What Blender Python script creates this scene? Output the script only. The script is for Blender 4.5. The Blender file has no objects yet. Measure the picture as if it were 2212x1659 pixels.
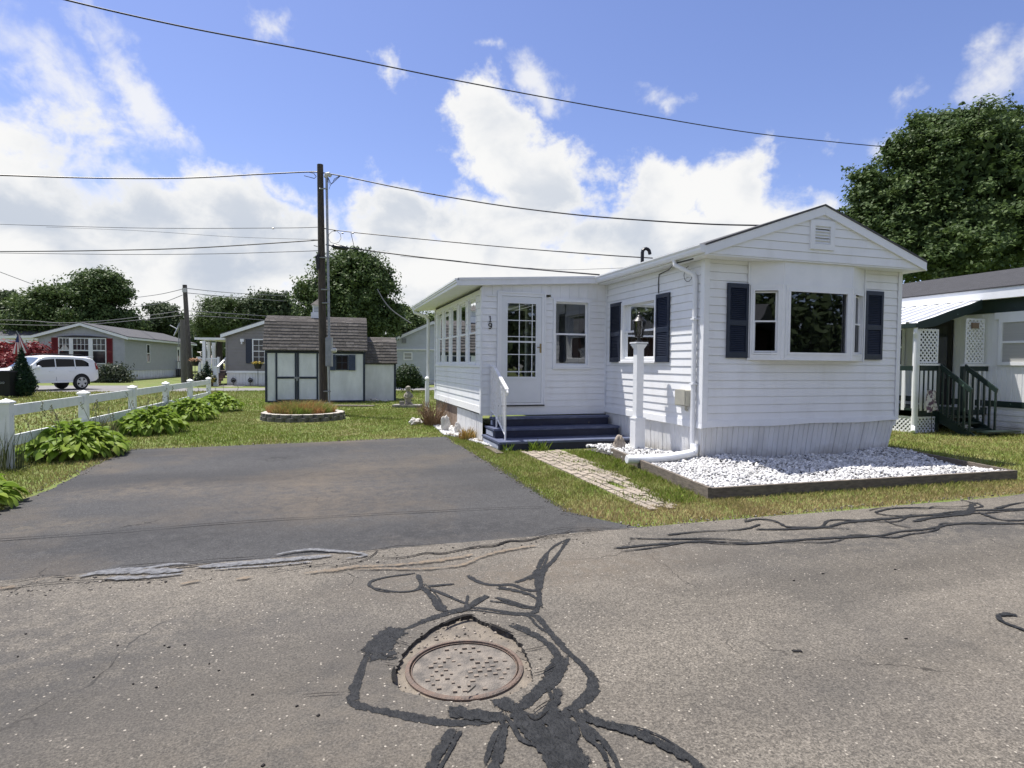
import bpy, bmesh, math, random
import numpy as np
from mathutils import Vector, Matrix
random.seed(7)
SC = bpy.context.scene
COL = SC.collection
PI = math.pi

# ------------------------------------------------------------------ camera
# World axes: x along the white home's front, y along its long side, z up.
# Pixel numbers in this script are of a 2212x1659 view of the photograph and are
# only used to find real points on the ground or at a known distance.
F_PX, EYE = 1290.0, 1.5
ROLL = .0084
TILT = math.atan((829 - 785.4) / F_PX)
YAW = math.atan(406 / 1290.)
cy, sy = math.cos(YAW), math.sin(YAW)
CAM = Vector((-5.4955, -7.7898, EYE))
def w2l(v): return Vector((v[0]*cy + v[1]*sy, -v[0]*sy + v[1]*cy, v[2]))
_X = Vector((1, 0, 0)); _D = Vector((0, math.cos(TILT), -math.sin(TILT))); _U0 = Vector((0, math.sin(TILT), math.cos(TILT)))
_R = math.cos(ROLL)*_X + math.sin(ROLL)*_U0
_U = math.cos(ROLL)*_U0 - math.sin(ROLL)*_X
CR, CU, CD = w2l(_R), w2l(_U), w2l(_D)
FWD = w2l((0, 1, 0)); RGT = w2l((1, 0, 0))
cam = bpy.data.objects.new('camera', bpy.data.cameras.new('camera'))
COL.objects.link(cam)
m = Matrix((CR, CU, -CD)).transposed().to_4x4(); m.translation = CAM
cam.matrix_world = m
cam.data.sensor_width = 36; cam.data.lens = 36*F_PX/2212
cam.data.clip_start = .05; cam.data.clip_end = 2000
SC.camera = cam
def ray(px, py): return CD + CR*((px-1106)/F_PX) + CU*((829-py)/F_PX)
def gp(px, py, z=0.0):
    r = ray(px, py); return CAM + r*((z-EYE)/r.z)
def at(px, py, d):                      # point at forward distance d
    r = ray(px, py); return CAM + r*(d/r.dot(FWD))

# ------------------------------------------------------------------ sky, sun, exposure
SUN_DIR = Vector((-.26, .30, 1.0)).normalized()
sun = bpy.data.objects.new('sun', bpy.data.lights.new('sun', 'SUN'))
sun.data.energy = 5.0; sun.data.angle = math.radians(.53); sun.data.color = (1, .955, .89)
sun.rotation_euler = SUN_DIR.to_track_quat('Z', 'Y').to_euler(); sun.location = (0, 0, 30)
COL.objects.link(sun)
SC.view_settings.view_transform = 'Standard'; SC.view_settings.look = 'None'
SC.view_settings.gamma = 1; SC.view_settings.exposure = .5

wd = bpy.data.worlds.new('World'); SC.world = wd; wd.use_nodes = True
def build_sky():
    nt = wd.node_tree; N = nt.nodes; L = nt.links; N.clear()
    def nd(t, **k):
        n = N.new(t)
        for a, b in k.items(): setattr(n, a, b)
        return n
    def mth(op, a, b=None, clamp=False):
        n = nd('ShaderNodeMath', operation=op, use_clamp=clamp)
        for i, v in enumerate((a, b)):
            if v is None: continue
            if isinstance(v, (int, float)): n.inputs[i].default_value = v
            else: L.new(v, n.inputs[i])
        return n.outputs[0]
    def smooth(v, a, b, lo=0., hi=1.):
        n = nd('ShaderNodeMapRange', interpolation_type='SMOOTHSTEP')
        L.new(v, n.inputs[0])
        for i, q in zip((1, 2, 3, 4), (a, b, lo, hi)): n.inputs[i].default_value = q
        return n.outputs[0]
    sky = nd('ShaderNodeTexSky', sky_type='NISHITA', sun_disc=False)
    sky.sun_elevation = math.asin(SUN_DIR.z); sky.sun_rotation = math.atan2(SUN_DIR.x, SUN_DIR.y)
    sky.altitude = 50; sky.air_density = 1.0; sky.dust_density = .6; sky.ozone_density = 1.6
    tc = nd('ShaderNodeTexCoord'); dirv = tc.outputs['Generated']
    def dot(v):
        n = nd('ShaderNodeVectorMath', operation='DOT_PRODUCT'); L.new(dirv, n.inputs[0]); n.inputs[1].default_value = v
        return n.outputs['Value']
    x, y, z = dot(RGT), dot(FWD), dot((0, 0, 1))
    az = mth('ARCTAN2', x, y); el = mth('ARCSINE', z)
    cmb = nd('ShaderNodeCombineXYZ'); L.new(az, cmb.inputs[0]); L.new(el, cmb.inputs[1]); ae = cmb.outputs[0]
    wn = nd('ShaderNodeTexNoise'); L.new(ae, wn.inputs['Vector']); wn.inputs['Scale'].default_value = 5.5; wn.inputs['Detail'].default_value = 6; wn.inputs['Roughness'].default_value = .62
    wv = nd('ShaderNodeVectorMath', operation='SUBTRACT'); L.new(wn.outputs['Color'], wv.inputs[0]); wv.inputs[1].default_value = (.5, .5, .5)
    ws = nd('ShaderNodeVectorMath', operation='MULTIPLY'); L.new(wv.outputs[0], ws.inputs[0]); ws.inputs[1].default_value = (.24, .20, 0)
    wa = nd('ShaderNodeVectorMath', operation='ADD'); L.new(ae, wa.inputs[0]); L.new(ws.outputs[0], wa.inputs[1]); aw = wa.outputs[0]
    def azel(px, py):
        r = ray(px, py).normalized(); return math.atan2(r.dot(RGT), r.dot(FWD)), math.asin(r.z)
    def noise(scale, detail, rough, off=0., sx=1., sy_=1., dist=0.):
        mp = nd('ShaderNodeMapping'); mp.inputs['Location'].default_value = (off, off*.7, off*.3); mp.inputs['Scale'].default_value = (sx, sy_, 1)
        L.new(ae, mp.inputs[0])
        n = nd('ShaderNodeTexNoise'); L.new(mp.outputs[0], n.inputs['Vector'])
        n.inputs['Scale'].default_value = scale; n.inputs['Detail'].default_value = detail; n.inputs['Roughness'].default_value = rough
        n.inputs['Distortion'].default_value = dist
        return n.outputs['Fac']
    def field(blobs):
        out = None
        for (px, py, rx, ry, rot, w) in blobs:
            a, e = azel(px, py); a2, _ = azel(px+rx, py); _, e2 = azel(px, py-ry)
            k = 1/F_PX*math.cos(e)
            mp = nd('ShaderNodeMapping', vector_type='TEXTURE'); L.new(aw, mp.inputs[0])
            mp.inputs['Location'].default_value = (a, e, 0); mp.inputs['Rotation'].default_value = (0, 0, -math.radians(rot))
            c = math.cos(a); c = c if abs(rot) < 1 else (1+c)/2
            mp.inputs['Scale'].default_value = (rx*k*c, ry*k, 1)
            ln = nd('ShaderNodeVectorMath', operation='LENGTH'); L.new(mp.outputs[0], ln.inputs[0])
            v = mth('MULTIPLY', mth('SUBTRACT', 1.0, ln.outputs['Value']), w)
            out = v if out is None else mth('MAXIMUM', out, v)
        return out
    puffy = field([
        (40, 520, 430, 265, 24, 1), (-160, 520, 420, 310, 10, 1), (330, 560, 330, 180, 15, 1), (490, 490, 190, 110, 8, 1), (640, 560, 240, 120, 8, 1),
        (840, 505, 150, 105, 0, 1), (1010, 255, 80, 75, 40, .8), (1070, 310, 150, 115, 35, 1), (1180, 400, 130, 120, 45, 1), (1100, 500, 250, 110, 0, 1),
        (1420, 430, 120, 110, 0, 1), (1590, 400, 140, 130, -20, 1), (1450, 530, 420, 110, 0, 1), (1000, 620, 900, 130, 0, 1), (200, 640, 600, 130, 0, 1)])
    wispy = field([
        (310, 200, 240, 52, 57, 1), (400, 320, 110, 36, 38, .9), (70, 120, 190, 70, 32, .8), (200, 70, 130, 36, 45, .7), (140, 210, 150, 40, 30, .6), (580, 30, 60, 45, 60, .8), (875, 128, 45, 34, 40, 1),
        (1160, 190, 90, 62, 30, 1.1), (1465, 190, 60, 36, 20, .7), (1950, 245, 50, 26, -20, .6), (2190, 130, 60, 160, 20, .8), (630, 435, 70, 28, 8, .9), (1060, 100, 40, 26, 20, .6), (1900, 310, 60, 26, 0, .6)])
    n1 = noise(7.5, 9, .56, .0, 1, 1.35, .35)
    n2 = noise(4.2, 7, .5, 3.1, 1, 1.6, .2)
    n3 = noise(16, 6, .62, 7.7, 1, 1.0, 1.2)
    n4 = noise(26, 8, .6, 5.3, 1, 1.1, .4)
    def jit(v, n, amp): return mth('ADD', v, mth('MULTIPLY', mth('SUBTRACT', n, .5), amp))
    pf = jit(jit(puffy, n1, 1.5), n4, .55)
    pm = smooth(pf, .0, .42)
    wf = jit(jit(jit(wispy, n1, 1.7), n3, .9), n4, .5)
    wm = mth('MULTIPLY', smooth(wf, .0, 1.05), .86)
    # the rest of the sky (sides, behind, overhead) carries loose clouds as well
    side = mth('MAXIMUM', smooth(y, .62, .3), smooth(z, .62, .85))
    bm_ = mth('MULTIPLY', smooth(n2, .47, .62), side)
    mask = mth('MAXIMUM', mth('MAXIMUM', pm, wm), mth('MULTIPLY', bm_, .9))
    # grey-blue bellies where the cloud is thick
    belly = mth('MULTIPLY', smooth(jit(n2, n1, .5), .40, .66), smooth(pf, .12, .8))
    low = smooth(z, .42, .12)
    belly = mth('MULTIPLY', belly, mth('ADD', mth('MULTIPLY', low, .5), .5))
    mix = nd('ShaderNodeMix', data_type='RGBA')
    L.new(belly, mix.inputs['Factor']); mix.inputs['A'].default_value = (.99, .99, .985, 1); mix.inputs['B'].default_value = (.60, .66, .76, 1)
    bg1 = nd('ShaderNodeBackground'); tint = nd('ShaderNodeMix', data_type='RGBA', blend_type='MULTIPLY')
    tint.inputs['Factor'].default_value = 1; L.new(sky.outputs[0], tint.inputs['A']); tint.inputs['B'].default_value = (1.04, .985, 1.24, 1)
    L.new(tint.outputs['Result'], bg1.inputs[0]); bg1.inputs[1].default_value = .098
    bg2 = nd('ShaderNodeBackground'); L.new(mix.outputs['Result'], bg2.inputs[0]); bg2.inputs[1].default_value = .68
    ms = nd('ShaderNodeMixShader'); L.new(mask, ms.inputs[0]); L.new(bg1.outputs[0], ms.inputs[1]); L.new(bg2.outputs[0], ms.inputs[2])
    out = nd('ShaderNodeOutputWorld'); L.new(ms.outputs[0], out.inputs[0])
build_sky()

# ------------------------------------------------------------------ materials
MATS = {}
def mat(name, col, rough=.6, col2=None, scale=6., det=5., lo=.35, hi=.65, bump=0., bscale=None, metal=0., spec=.5, stretch=(1, 1, 1), speck=None, coat=0., splash=None):
    """Principled with two colours mixed by noise, optional bump and specks"""
    if name in MATS: return MATS[name]
    mt = bpy.data.materials.new(name); mt.use_nodes = True; nt = mt.node_tree; N, L = nt.nodes, nt.links
    p = N['Principled BSDF']; p.inputs['Roughness'].default_value = rough; p.inputs['Metallic'].default_value = metal
    p.inputs['Specular IOR Level'].default_value = spec; p.inputs['Base Color'].default_value = (*col, 1); p.inputs['Coat Weight'].default_value = coat
    tc = N.new('ShaderNodeTexCoord'); mp = N.new('ShaderNodeMapping'); L.new(tc.outputs['Object'], mp.inputs[0]); mp.inputs['Scale'].default_value = stretch
    last = None
    if col2 is not None:
        n = N.new('ShaderNodeTexNoise'); n.inputs['Scale'].default_value = scale; n.inputs['Detail'].default_value = det; n.inputs['Roughness'].default_value = .62
        L.new(mp.outputs[0], n.inputs['Vector'])
        r = N.new('ShaderNodeMapRange'); L.new(n.outputs['Fac'], r.inputs[0]); r.inputs[1].default_value = lo; r.inputs[2].default_value = hi
        x = N.new('ShaderNodeMix'); x.data_type = 'RGBA'; L.new(r.outputs[0], x.inputs['Factor']); x.inputs['A'].default_value = (*col, 1); x.inputs['B'].default_value = (*col2, 1)
        last = x.outputs['Result']
    if speck:
        sc, dens, scol = speck
        v = N.new('ShaderNodeTexNoise'); v.inputs['Scale'].default_value = sc; v.inputs['Detail'].default_value = 1; L.new(mp.outputs[0], v.inputs['Vector'])
        r = N.new('ShaderNodeMapRange'); L.new(v.outputs['Fac'], r.inputs[0]); r.inputs[1].default_value = dens; r.inputs[2].default_value = dens+.06
        x = N.new('ShaderNodeMix'); x.data_type = 'RGBA'; L.new(r.outputs[0], x.inputs['Factor']); x.inputs['B'].default_value = (*scol, 1)
        if last is None: x.inputs['A'].default_value = (*col, 1)
        else: L.new(last, x.inputs['A'])
        last = x.outputs['Result']
    if splash:                                   # soil splashed up from the ground, ragged upper limit
        z0, z1, scol = splash; ge = N.new('ShaderNodeNewGeometry'); sx = N.new('ShaderNodeSeparateXYZ'); L.new(ge.outputs['Position'], sx.inputs[0])
        n = N.new('ShaderNodeTexNoise'); n.inputs['Scale'].default_value = 3.5; n.inputs['Detail'].default_value = 7; n.inputs['Roughness'].default_value = .7; L.new(ge.outputs['Position'], n.inputs['Vector'])
        a = N.new('ShaderNodeMath'); a.operation = 'MULTIPLY_ADD'; L.new(n.outputs['Fac'], a.inputs[0]); a.inputs[1].default_value = -(z1-z0)*1.6; L.new(sx.outputs['Z'], a.inputs[2])
        r = N.new('ShaderNodeMapRange'); L.new(a.outputs[0], r.inputs[0]); r.inputs[1].default_value = z1-(z1-z0)*.8-.25*(z1-z0); r.inputs[2].default_value = z0-(z1-z0)*.8; r.inputs[4].default_value = .8
        x = N.new('ShaderNodeMix'); x.data_type = 'RGBA'; L.new(r.outputs[0], x.inputs['Factor']); x.inputs['B'].default_value = (*scol, 1); L.new(last, x.inputs['A']); last = x.outputs['Result']
    if last is not None: L.new(last, p.inputs['Base Color'])
    if bump:
        n = N.new('ShaderNodeTexNoise'); n.inputs['Scale'].default_value = bscale or scale*4; n.inputs['Detail'].default_value = 4; L.new(mp.outputs[0], n.inputs['Vector'])
        b = N.new('ShaderNodeBump'); b.inputs['Strength'].default_value = bump; b.inputs['Distance'].default_value = .02
        L.new(n.outputs['Fac'], b.inputs['Height']); L.new(b.outputs[0], p.inputs['Normal'])
    MATS[name] = mt; return mt

def glass_mat(name, tint, gloss=.0):
    mt = bpy.data.materials.new(name); mt.use_nodes = True; nt = mt.node_tree; N, L = nt.nodes, nt.links
    N.remove(N['Principled BSDF']); out = N['Material Output']
    tr = N.new('ShaderNodeBsdfTransparent'); tr.inputs[0].default_value = (*tint, 1)
    gl = N.new('ShaderNodeBsdfGlossy'); gl.inputs['Roughness'].default_value = .012; gl.inputs[0].default_value = (.96, .98, 1, 1)
    tc = N.new('ShaderNodeTexCoord'); nz = N.new('ShaderNodeTexNoise'); nz.inputs['Scale'].default_value = 2.6; nz.inputs['Detail'].default_value = 1
    L.new(tc.outputs['Object'], nz.inputs['Vector'])
    bp = N.new('ShaderNodeBump'); bp.inputs['Strength'].default_value = .05; bp.inputs['Distance'].default_value = .02
    L.new(nz.outputs['Fac'], bp.inputs['Height']); L.new(bp.outputs[0], gl.inputs['Normal'])
    fr = N.new('ShaderNodeFresnel'); fr.inputs[0].default_value = 1.52
    ad = N.new('ShaderNodeMath'); ad.operation = 'MULTIPLY_ADD'; ad.use_clamp = True; L.new(fr.outputs[0], ad.inputs[0]); ad.inputs[1].default_value = 1.05; ad.inputs[2].default_value = gloss
    ms = N.new('ShaderNodeMixShader'); L.new(ad.outputs[0], ms.inputs[0]); L.new(tr.outputs[0], ms.inputs[1]); L.new(gl.outputs[0], ms.inputs[2]); L.new(ms.outputs[0], out.inputs[0])
    MATS[name] = mt; return mt

def leaf_mat(name, c1, c2, c3=None, trans=.25, rough=.5, scale=.9):
    mt = bpy.data.materials.new(name); mt.use_nodes = True; nt = mt.node_tree; N, L = nt.nodes, nt.links
    p = N['Principled BSDF']; p.inputs['Roughness'].default_value = max(rough, .5); p.inputs['Specular IOR Level'].default_value = .16
    g = N.new('ShaderNodeNewGeometry'); tc = N.new('ShaderNodeTexCoord')
    n = N.new('ShaderNodeTexNoise'); n.inputs['Scale'].default_value = scale; n.inputs['Detail'].default_value = 3; L.new(tc.outputs['Object'], n.inputs['Vector'])
    a0 = N.new('ShaderNodeMath'); a0.operation = 'MULTIPLY'; L.new(g.outputs['Random Per Island'], a0.inputs[0]); a0.inputs[1].default_value = .6
    a = N.new('ShaderNodeMath'); a.operation = 'MULTIPLY_ADD'; L.new(n.outputs['Fac'], a.inputs[0]); a.inputs[1].default_value = 1.5; L.new(a0.outputs[0], a.inputs[2])
    r = N.new('ShaderNodeValToRGB'); L.new(a.outputs[0], r.inputs[0])
    mr = N.new('ShaderNodeMapRange'); L.new(a.outputs[0], mr.inputs[0]); mr.inputs[1].default_value = .5; mr.inputs[2].default_value = 1.6; L.new(mr.outputs[0], r.inputs[0])
    r.color_ramp.elements[0].color = (*c1, 1); r.color_ramp.elements[1].color = (*c2, 1)
    if c3:
        e = r.color_ramp.elements.new(.93); e.color = (*c2, 1); r.color_ramp.elements[2].color = (*c3, 1)
    L.new(r.outputs[0], p.inputs['Base Color'])
    t = N.new('ShaderNodeBsdfTranslucent'); L.new(r.outputs[0], t.inputs[0])
    ms = N.new('ShaderNodeMixShader'); ms.inputs[0].default_value = trans; L.new(p.outputs[0], ms.inputs[1]); L.new(t.outputs[0], ms.inputs[2])
    L.new(ms.outputs[0], N['Material Output'].inputs[0]); MATS[name] = mt; return mt

def attr_mat(name, rough=.6, trans=.2):
    mt = bpy.data.materials.new(name); mt.use_nodes = True; nt = mt.node_tree; N, L = nt.nodes, nt.links
    p = N['Principled BSDF']; p.inputs['Roughness'].default_value = rough; p.inputs['Specular IOR Level'].default_value = .25
    a = N.new('ShaderNodeAttribute'); a.attribute_name = 'Col'; L.new(a.outputs['Color'], p.inputs['Base Color'])
    t = N.new('ShaderNodeBsdfTranslucent'); L.new(a.outputs['Color'], t.inputs[0])
    ms = N.new('ShaderNodeMixShader'); ms.inputs[0].default_value = trans; L.new(p.outputs[0], ms.inputs[1]); L.new(t.outputs[0], ms.inputs[2])
    L.new(ms.outputs[0], N['Material Output'].inputs[0]); MATS[name] = mt; return mt

M_VINYL = mat('white_vinyl', (.81, .82, .83), .42, (.70, .70, .685), 2.6, lo=.48, hi=.85, stretch=(1, 1, .35), bump=.10, bscale=2.6)
M_TRIM = mat('white_trim', (.82, .83, .84), .4, (.76, .775, .79), 3.)
M_SKIRT = mat('white_skirting', (.78, .785, .79), .45, (.66, .66, .65), 3., stretch=(1, 1, .3), splash=(.0, .28, (.40, .37, .33)))
M_NAVY = mat('navy_shutter', (.010, .017, .036), .42, (.016, .024, .045), 9.)
M_BLACK = mat('black_metal', (.012, .012, .014), .4)
M_SHINGLE = mat('grey_shingle', (.10, .10, .105), .9, (.055, .055, .06), 14., bump=.5, bscale=90)
M_GLASS = glass_mat('window_glass', (.30, .32, .33), .09)
M_GLASSD = glass_mat('dim_side_glass', (.22, .23, .24), -.03)
M_SCREEN = glass_mat('screened_glass', (.22, .23, .25), -.02)
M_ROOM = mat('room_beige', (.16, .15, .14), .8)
M_CURTAIN = mat('curtain_cloth', (.55, .53, .50), .9, (.42, .40, .38), 20., stretch=(6, 6, .3))
M_ROOFMETAL = mat('white_metal_roof', (.80, .81, .82), .35, (.72, .73, .74), 4.)
M_IRON = mat('white_iron', (.80, .80, .80), .4, (.62, .60, .56), 25., lo=.5, hi=.75)
M_STEPTOP = mat('blue_tread', (.074, .09, .158), .55, (.18, .20, .27), 12., stretch=(.4, 3, 1), lo=.5, hi=.75)
M_STEPFACE = mat('navy_riser', (.009, .0125, .038), .5, (.014, .020, .05), 8., speck=(7., .72, (.13, .10, .08)))
M_WEATHERED = mat('weathered_timber', (.20, .165, .13), .85, (.10, .085, .07), 9., stretch=(1, 1, 5), bump=.5, bscale=40)
M_STONE = mat('rough_stone', (.34, .28, .22), .9, (.16, .13, .11), 9., bump=.9, bscale=25)
M_CONCRETE = mat('concrete', (.46, .43, .38), .9, (.33, .31, .28), 7., bump=.3)
M_POLE = mat('weathered_pole_wood', (.088, .070, .055), .9, (.036, .030, .026), 10., stretch=(4, 4, .35), bump=.8, bscale=30)
M_POLEGREY = mat('grey_pole_wood', (.17, .16, .145), .9, (.10, .095, .085), 10., stretch=(4, 4, .35), bump=.6, bscale=30)
M_GREYMETAL = mat('grey_metal', (.30, .31, .33), .45, (.22, .23, .25), 8., metal=.4)
M_BARK = mat('bark', (.075, .058, .044), .95, (.04, .032, .026), 8., stretch=(2, 2, .5), bump=.8)

# ------------------------------------------------------------------ mesh helpers
def tag(o, label=None, cat=None, group=None, kind=None):
    if label: o['label'] = label
    if cat: o['category'] = cat
    if group: o['group'] = group
    if kind: o['kind'] = kind
    return o
ROOT = {}
def thing(name, label, cat, loc=(0, 0, 0), rotz=0., group=None):
    o = bpy.data.objects.new(name, None); COL.objects.link(o); o.empty_display_size = .2
    o.location = loc; o.rotation_euler = (0, 0, rotz)
    ROOT[o] = Matrix.Translation(Vector(loc)) @ Matrix.Rotation(rotz, 4, 'Z')
    return tag(o, label, cat, group)
class Wall:
    """a wall plane: u runs along it, n points out of it, z is up"""
    def __init__(s, o, u, n): s.o, s.u, s.n = Vector(o), Vector(u).normalized(), Vector(n).normalized()
    def P(s, u, n, z): return s.o + s.u*u + s.n*n + Vector((0, 0, z))
WORLD = Wall((0, 0, 0), (1, 0, 0), (0, 1, 0))
class MB:
    def __init__(s): s.v, s.f, s.mi = [], [], []
    def face(s, pts, mi=0):
        i = len(s.v); s.v += [tuple(p) for p in pts]; s.f.append(tuple(range(i, i+len(pts)))); s.mi.append(mi)
    def box(s, u0, u1, n0, n1, z0, z1, W=WORLD, mi=0):
        i = len(s.v)
        s.v += [tuple(W.P(u, n, z)) for z in (z0, z1) for n in (n0, n1) for u in (u0, u1)]
        for q in ((0, 2, 3, 1), (4, 5, 7, 6), (0, 1, 5, 4), (2, 6, 7, 3), (0, 4, 6, 2), (1, 3, 7, 5)): s.f.append(tuple(i+k for k in q)); s.mi.append(mi)
        return s
    def cbox(s, c, sx, sy_, sz, rotz=0., W=None):
        a = Vector((math.cos(rotz), math.sin(rotz), 0)); b = Vector((-a.y, a.x, 0))
        return s.box(-sx/2, sx/2, -sy_/2, sy_/2, 0, sz, Wall(c, a, b))
    def ring(s, u0, u1, z0, z1, w, n0, n1, W, wt=None, wb=None):
        wt = w if wt is None else wt; wb = w if wb is None else wb
        s.box(u0, u0+w, n0, n1, z0, z1, W); s.box(u1-w, u1, n0, n1, z0, z1, W)
        s.box(u0+w, u1-w, n0, n1, z0, z0+wb, W); s.box(u0+w, u1-w, n0, n1, z1-wt, z1, W); return s
    def prism(s, pts, d, mi=0):
        """closed polygon pts extruded by vector d"""
        d = Vector(d); k = len(pts); i = len(s.v); P = [Vector(p) for p in pts]
        s.v += [tuple(p) for p in P] + [tuple(p+d) for p in P]
        s.f.append(tuple(range(i+k-1, i-1, -1))); s.f.append(tuple(range(i+k, i+2*k))); s.mi += [mi, mi]
        for j in range(k):
            j2 = (j+1) % k; s.f.append((i+j, i+j2, i+k+j2, i+k+j)); s.mi.append(mi)
        return s
    def tube(s, pts, r, n=8, caps=True, mi=0):
        P = [Vector(p) for p in pts]; rs = r if isinstance(r, (list, tuple)) else [r]*len(P); i = len(s.v); prev = None
        for k, p in enumerate(P):
            t = (P[min(k+1, len(P)-1)] - P[max(k-1, 0)]).normalized()
            if prev is None:
                a = t.orthogonal().normalized()
            else:
                a = prev - t*prev.dot(t)
                a = a.normalized() if a.length > 1e-6 else t.orthogonal().normalized()
            prev = a; b = t.cross(a)
            s.v += [tuple(p + (a*math.cos(2*PI*j/n) + b*math.sin(2*PI*j/n))*rs[k]) for j in range(n)]
        for k in range(len(P)-1):
            for j in range(n):
                j2 = (j+1) % n; s.f.append((i+k*n+j, i+k*n+j2, i+(k+1)*n+j2, i+(k+1)*n+j)); s.mi.append(mi)
        if caps:
            s.f.append(tuple(i+j for j in range(n-1, -1, -1))); e = i+(len(P)-1)*n; s.f.append(tuple(e+j for j in range(n))); s.mi += [mi, mi]
        return s
    def lathe(s, c, prof, n=16, mi=0):
        """prof = [(r, z), ...] about a vertical axis through c"""
        c = Vector(c)
        return s.tubez([(c.x, c.y, c.z+z) for r, z in prof], [max(r, 1e-4) for r, z in prof], n, mi)
    def tubez(s, pts, rs, n, mi=0):
        i = len(s.v)
        for p, r in zip(pts, rs): s.v += [(p[0]+math.cos(2*PI*j/n)*r, p[1]+math.sin(2*PI*j/n)*r, p[2]) for j in range(n)]
        for k in range(len(pts)-1):
            for j in range(n):
                j2 = (j+1) % n; s.f.append((i+k*n+j, i+k*n+j2, i+(k+1)*n+j2, i+(k+1)*n+j)); s.mi.append(mi)
        s.f.append(tuple(i+j for j in range(n-1, -1, -1))); e = i+(len(pts)-1)*n; s.f.append(tuple(e+j for j in range(n))); s.mi += [mi, mi]
        return s
    def build_each(s, name, m, parent=None, **k):
        """one object for every separate piece"""
        par = list(range(len(s.v)))
        def find(a):
            while par[a] != a: par[a] = par[par[a]]; a = par[a]
            return a
        for f in s.f:
            for q in f[1:]: par[find(q)] = find(f[0])
        groups = {}
        for f, mi in zip(s.f, s.mi): groups.setdefault(find(f[0]), []).append((f, mi))
        out = []
        for g in groups.values():
            b = MB(); mp = {}
            for f, mi in g:
                for q in f:
                    if q not in mp: mp[q] = len(b.v); b.v.append(s.v[q])
                b.f.append(tuple(mp[q] for q in f)); b.mi.append(mi)
            out.append(b.build(name, m, parent, **k))
        return out
    def build(s, name, m, parent=None, local=False, smooth=False, label=None):
        me = bpy.data.meshes.new(name); V = [Vector(p) for p in s.v]
        o = bpy.data.objects.new(name, me); COL.objects.link(o)
        if parent is not None:
            M = ROOT[parent]; ROOT[o] = M; o.parent = parent
            if not local:
                Mi = M.inverted(); V = [Mi @ p for p in V]
        else:
            c = Vector((sum(p.x for p in V)/len(V), sum(p.y for p in V)/len(V), min(p.z for p in V)))
            V = [p-c for p in V]; o.location = c; ROOT[o] = Matrix.Translation(c)
        me.from_pydata([tuple(p) for p in V], [], s.f)
        for x in (m if isinstance(m, list) else [m]): me.materials.append(x)
        if any(s.mi): me.polygons.foreach_set('material_index', s.mi)
        if smooth:
            me.polygons.foreach_set('use_smooth', [True]*len(me.polygons))
            try: me.set_sharp_from_angle(angle=math.radians(40))
            except Exception: pass
        me.update()
        if label: o['label'] = label
        return o
def np_mesh(name, V, Fc, m, parent=None, col=None, smooth=False):
    """V (N,3) world coordinates, Fc (M,k) all faces the same size"""
    V = np.asarray(V, np.float32); Fc = np.asarray(Fc, np.int32); k = Fc.shape[1]
    me = bpy.data.meshes.new(name); o = bpy.data.objects.new(name, me); COL.objects.link(o)
    if parent is not None:
        M = np.array(ROOT[parent].inverted()); V = V @ M[:3, :3].T + M[:3, 3]; o.parent = parent; ROOT[o] = ROOT[parent]
    else:
        c = np.array([V[:, 0].mean(), V[:, 1].mean(), V[:, 2].min()]); V = V - c; o.location = c; ROOT[o] = Matrix.Translation(Vector(c))
    me.vertices.add(len(V)); me.vertices.foreach_set('co', V.astype(np.float32).ravel())
    me.loops.add(Fc.size); me.loops.foreach_set('vertex_index', Fc.ravel())
    me.polygons.add(len(Fc)); me.polygons.foreach_set('loop_start', np.arange(0, Fc.size, k, dtype=np.int32))
    if smooth: me.polygons.foreach_set('use_smooth', np.ones(len(Fc), bool))
    me.materials.append(m)
    if col is not None:
        a = me.color_attributes.new('Col', 'FLOAT_COLOR', 'POINT'); c4 = np.ones((len(V), 4), np.float32); c4[:, :3] = col; a.data.foreach_set('color', c4.ravel())
    me.update(calc_edges=True); return o

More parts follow.
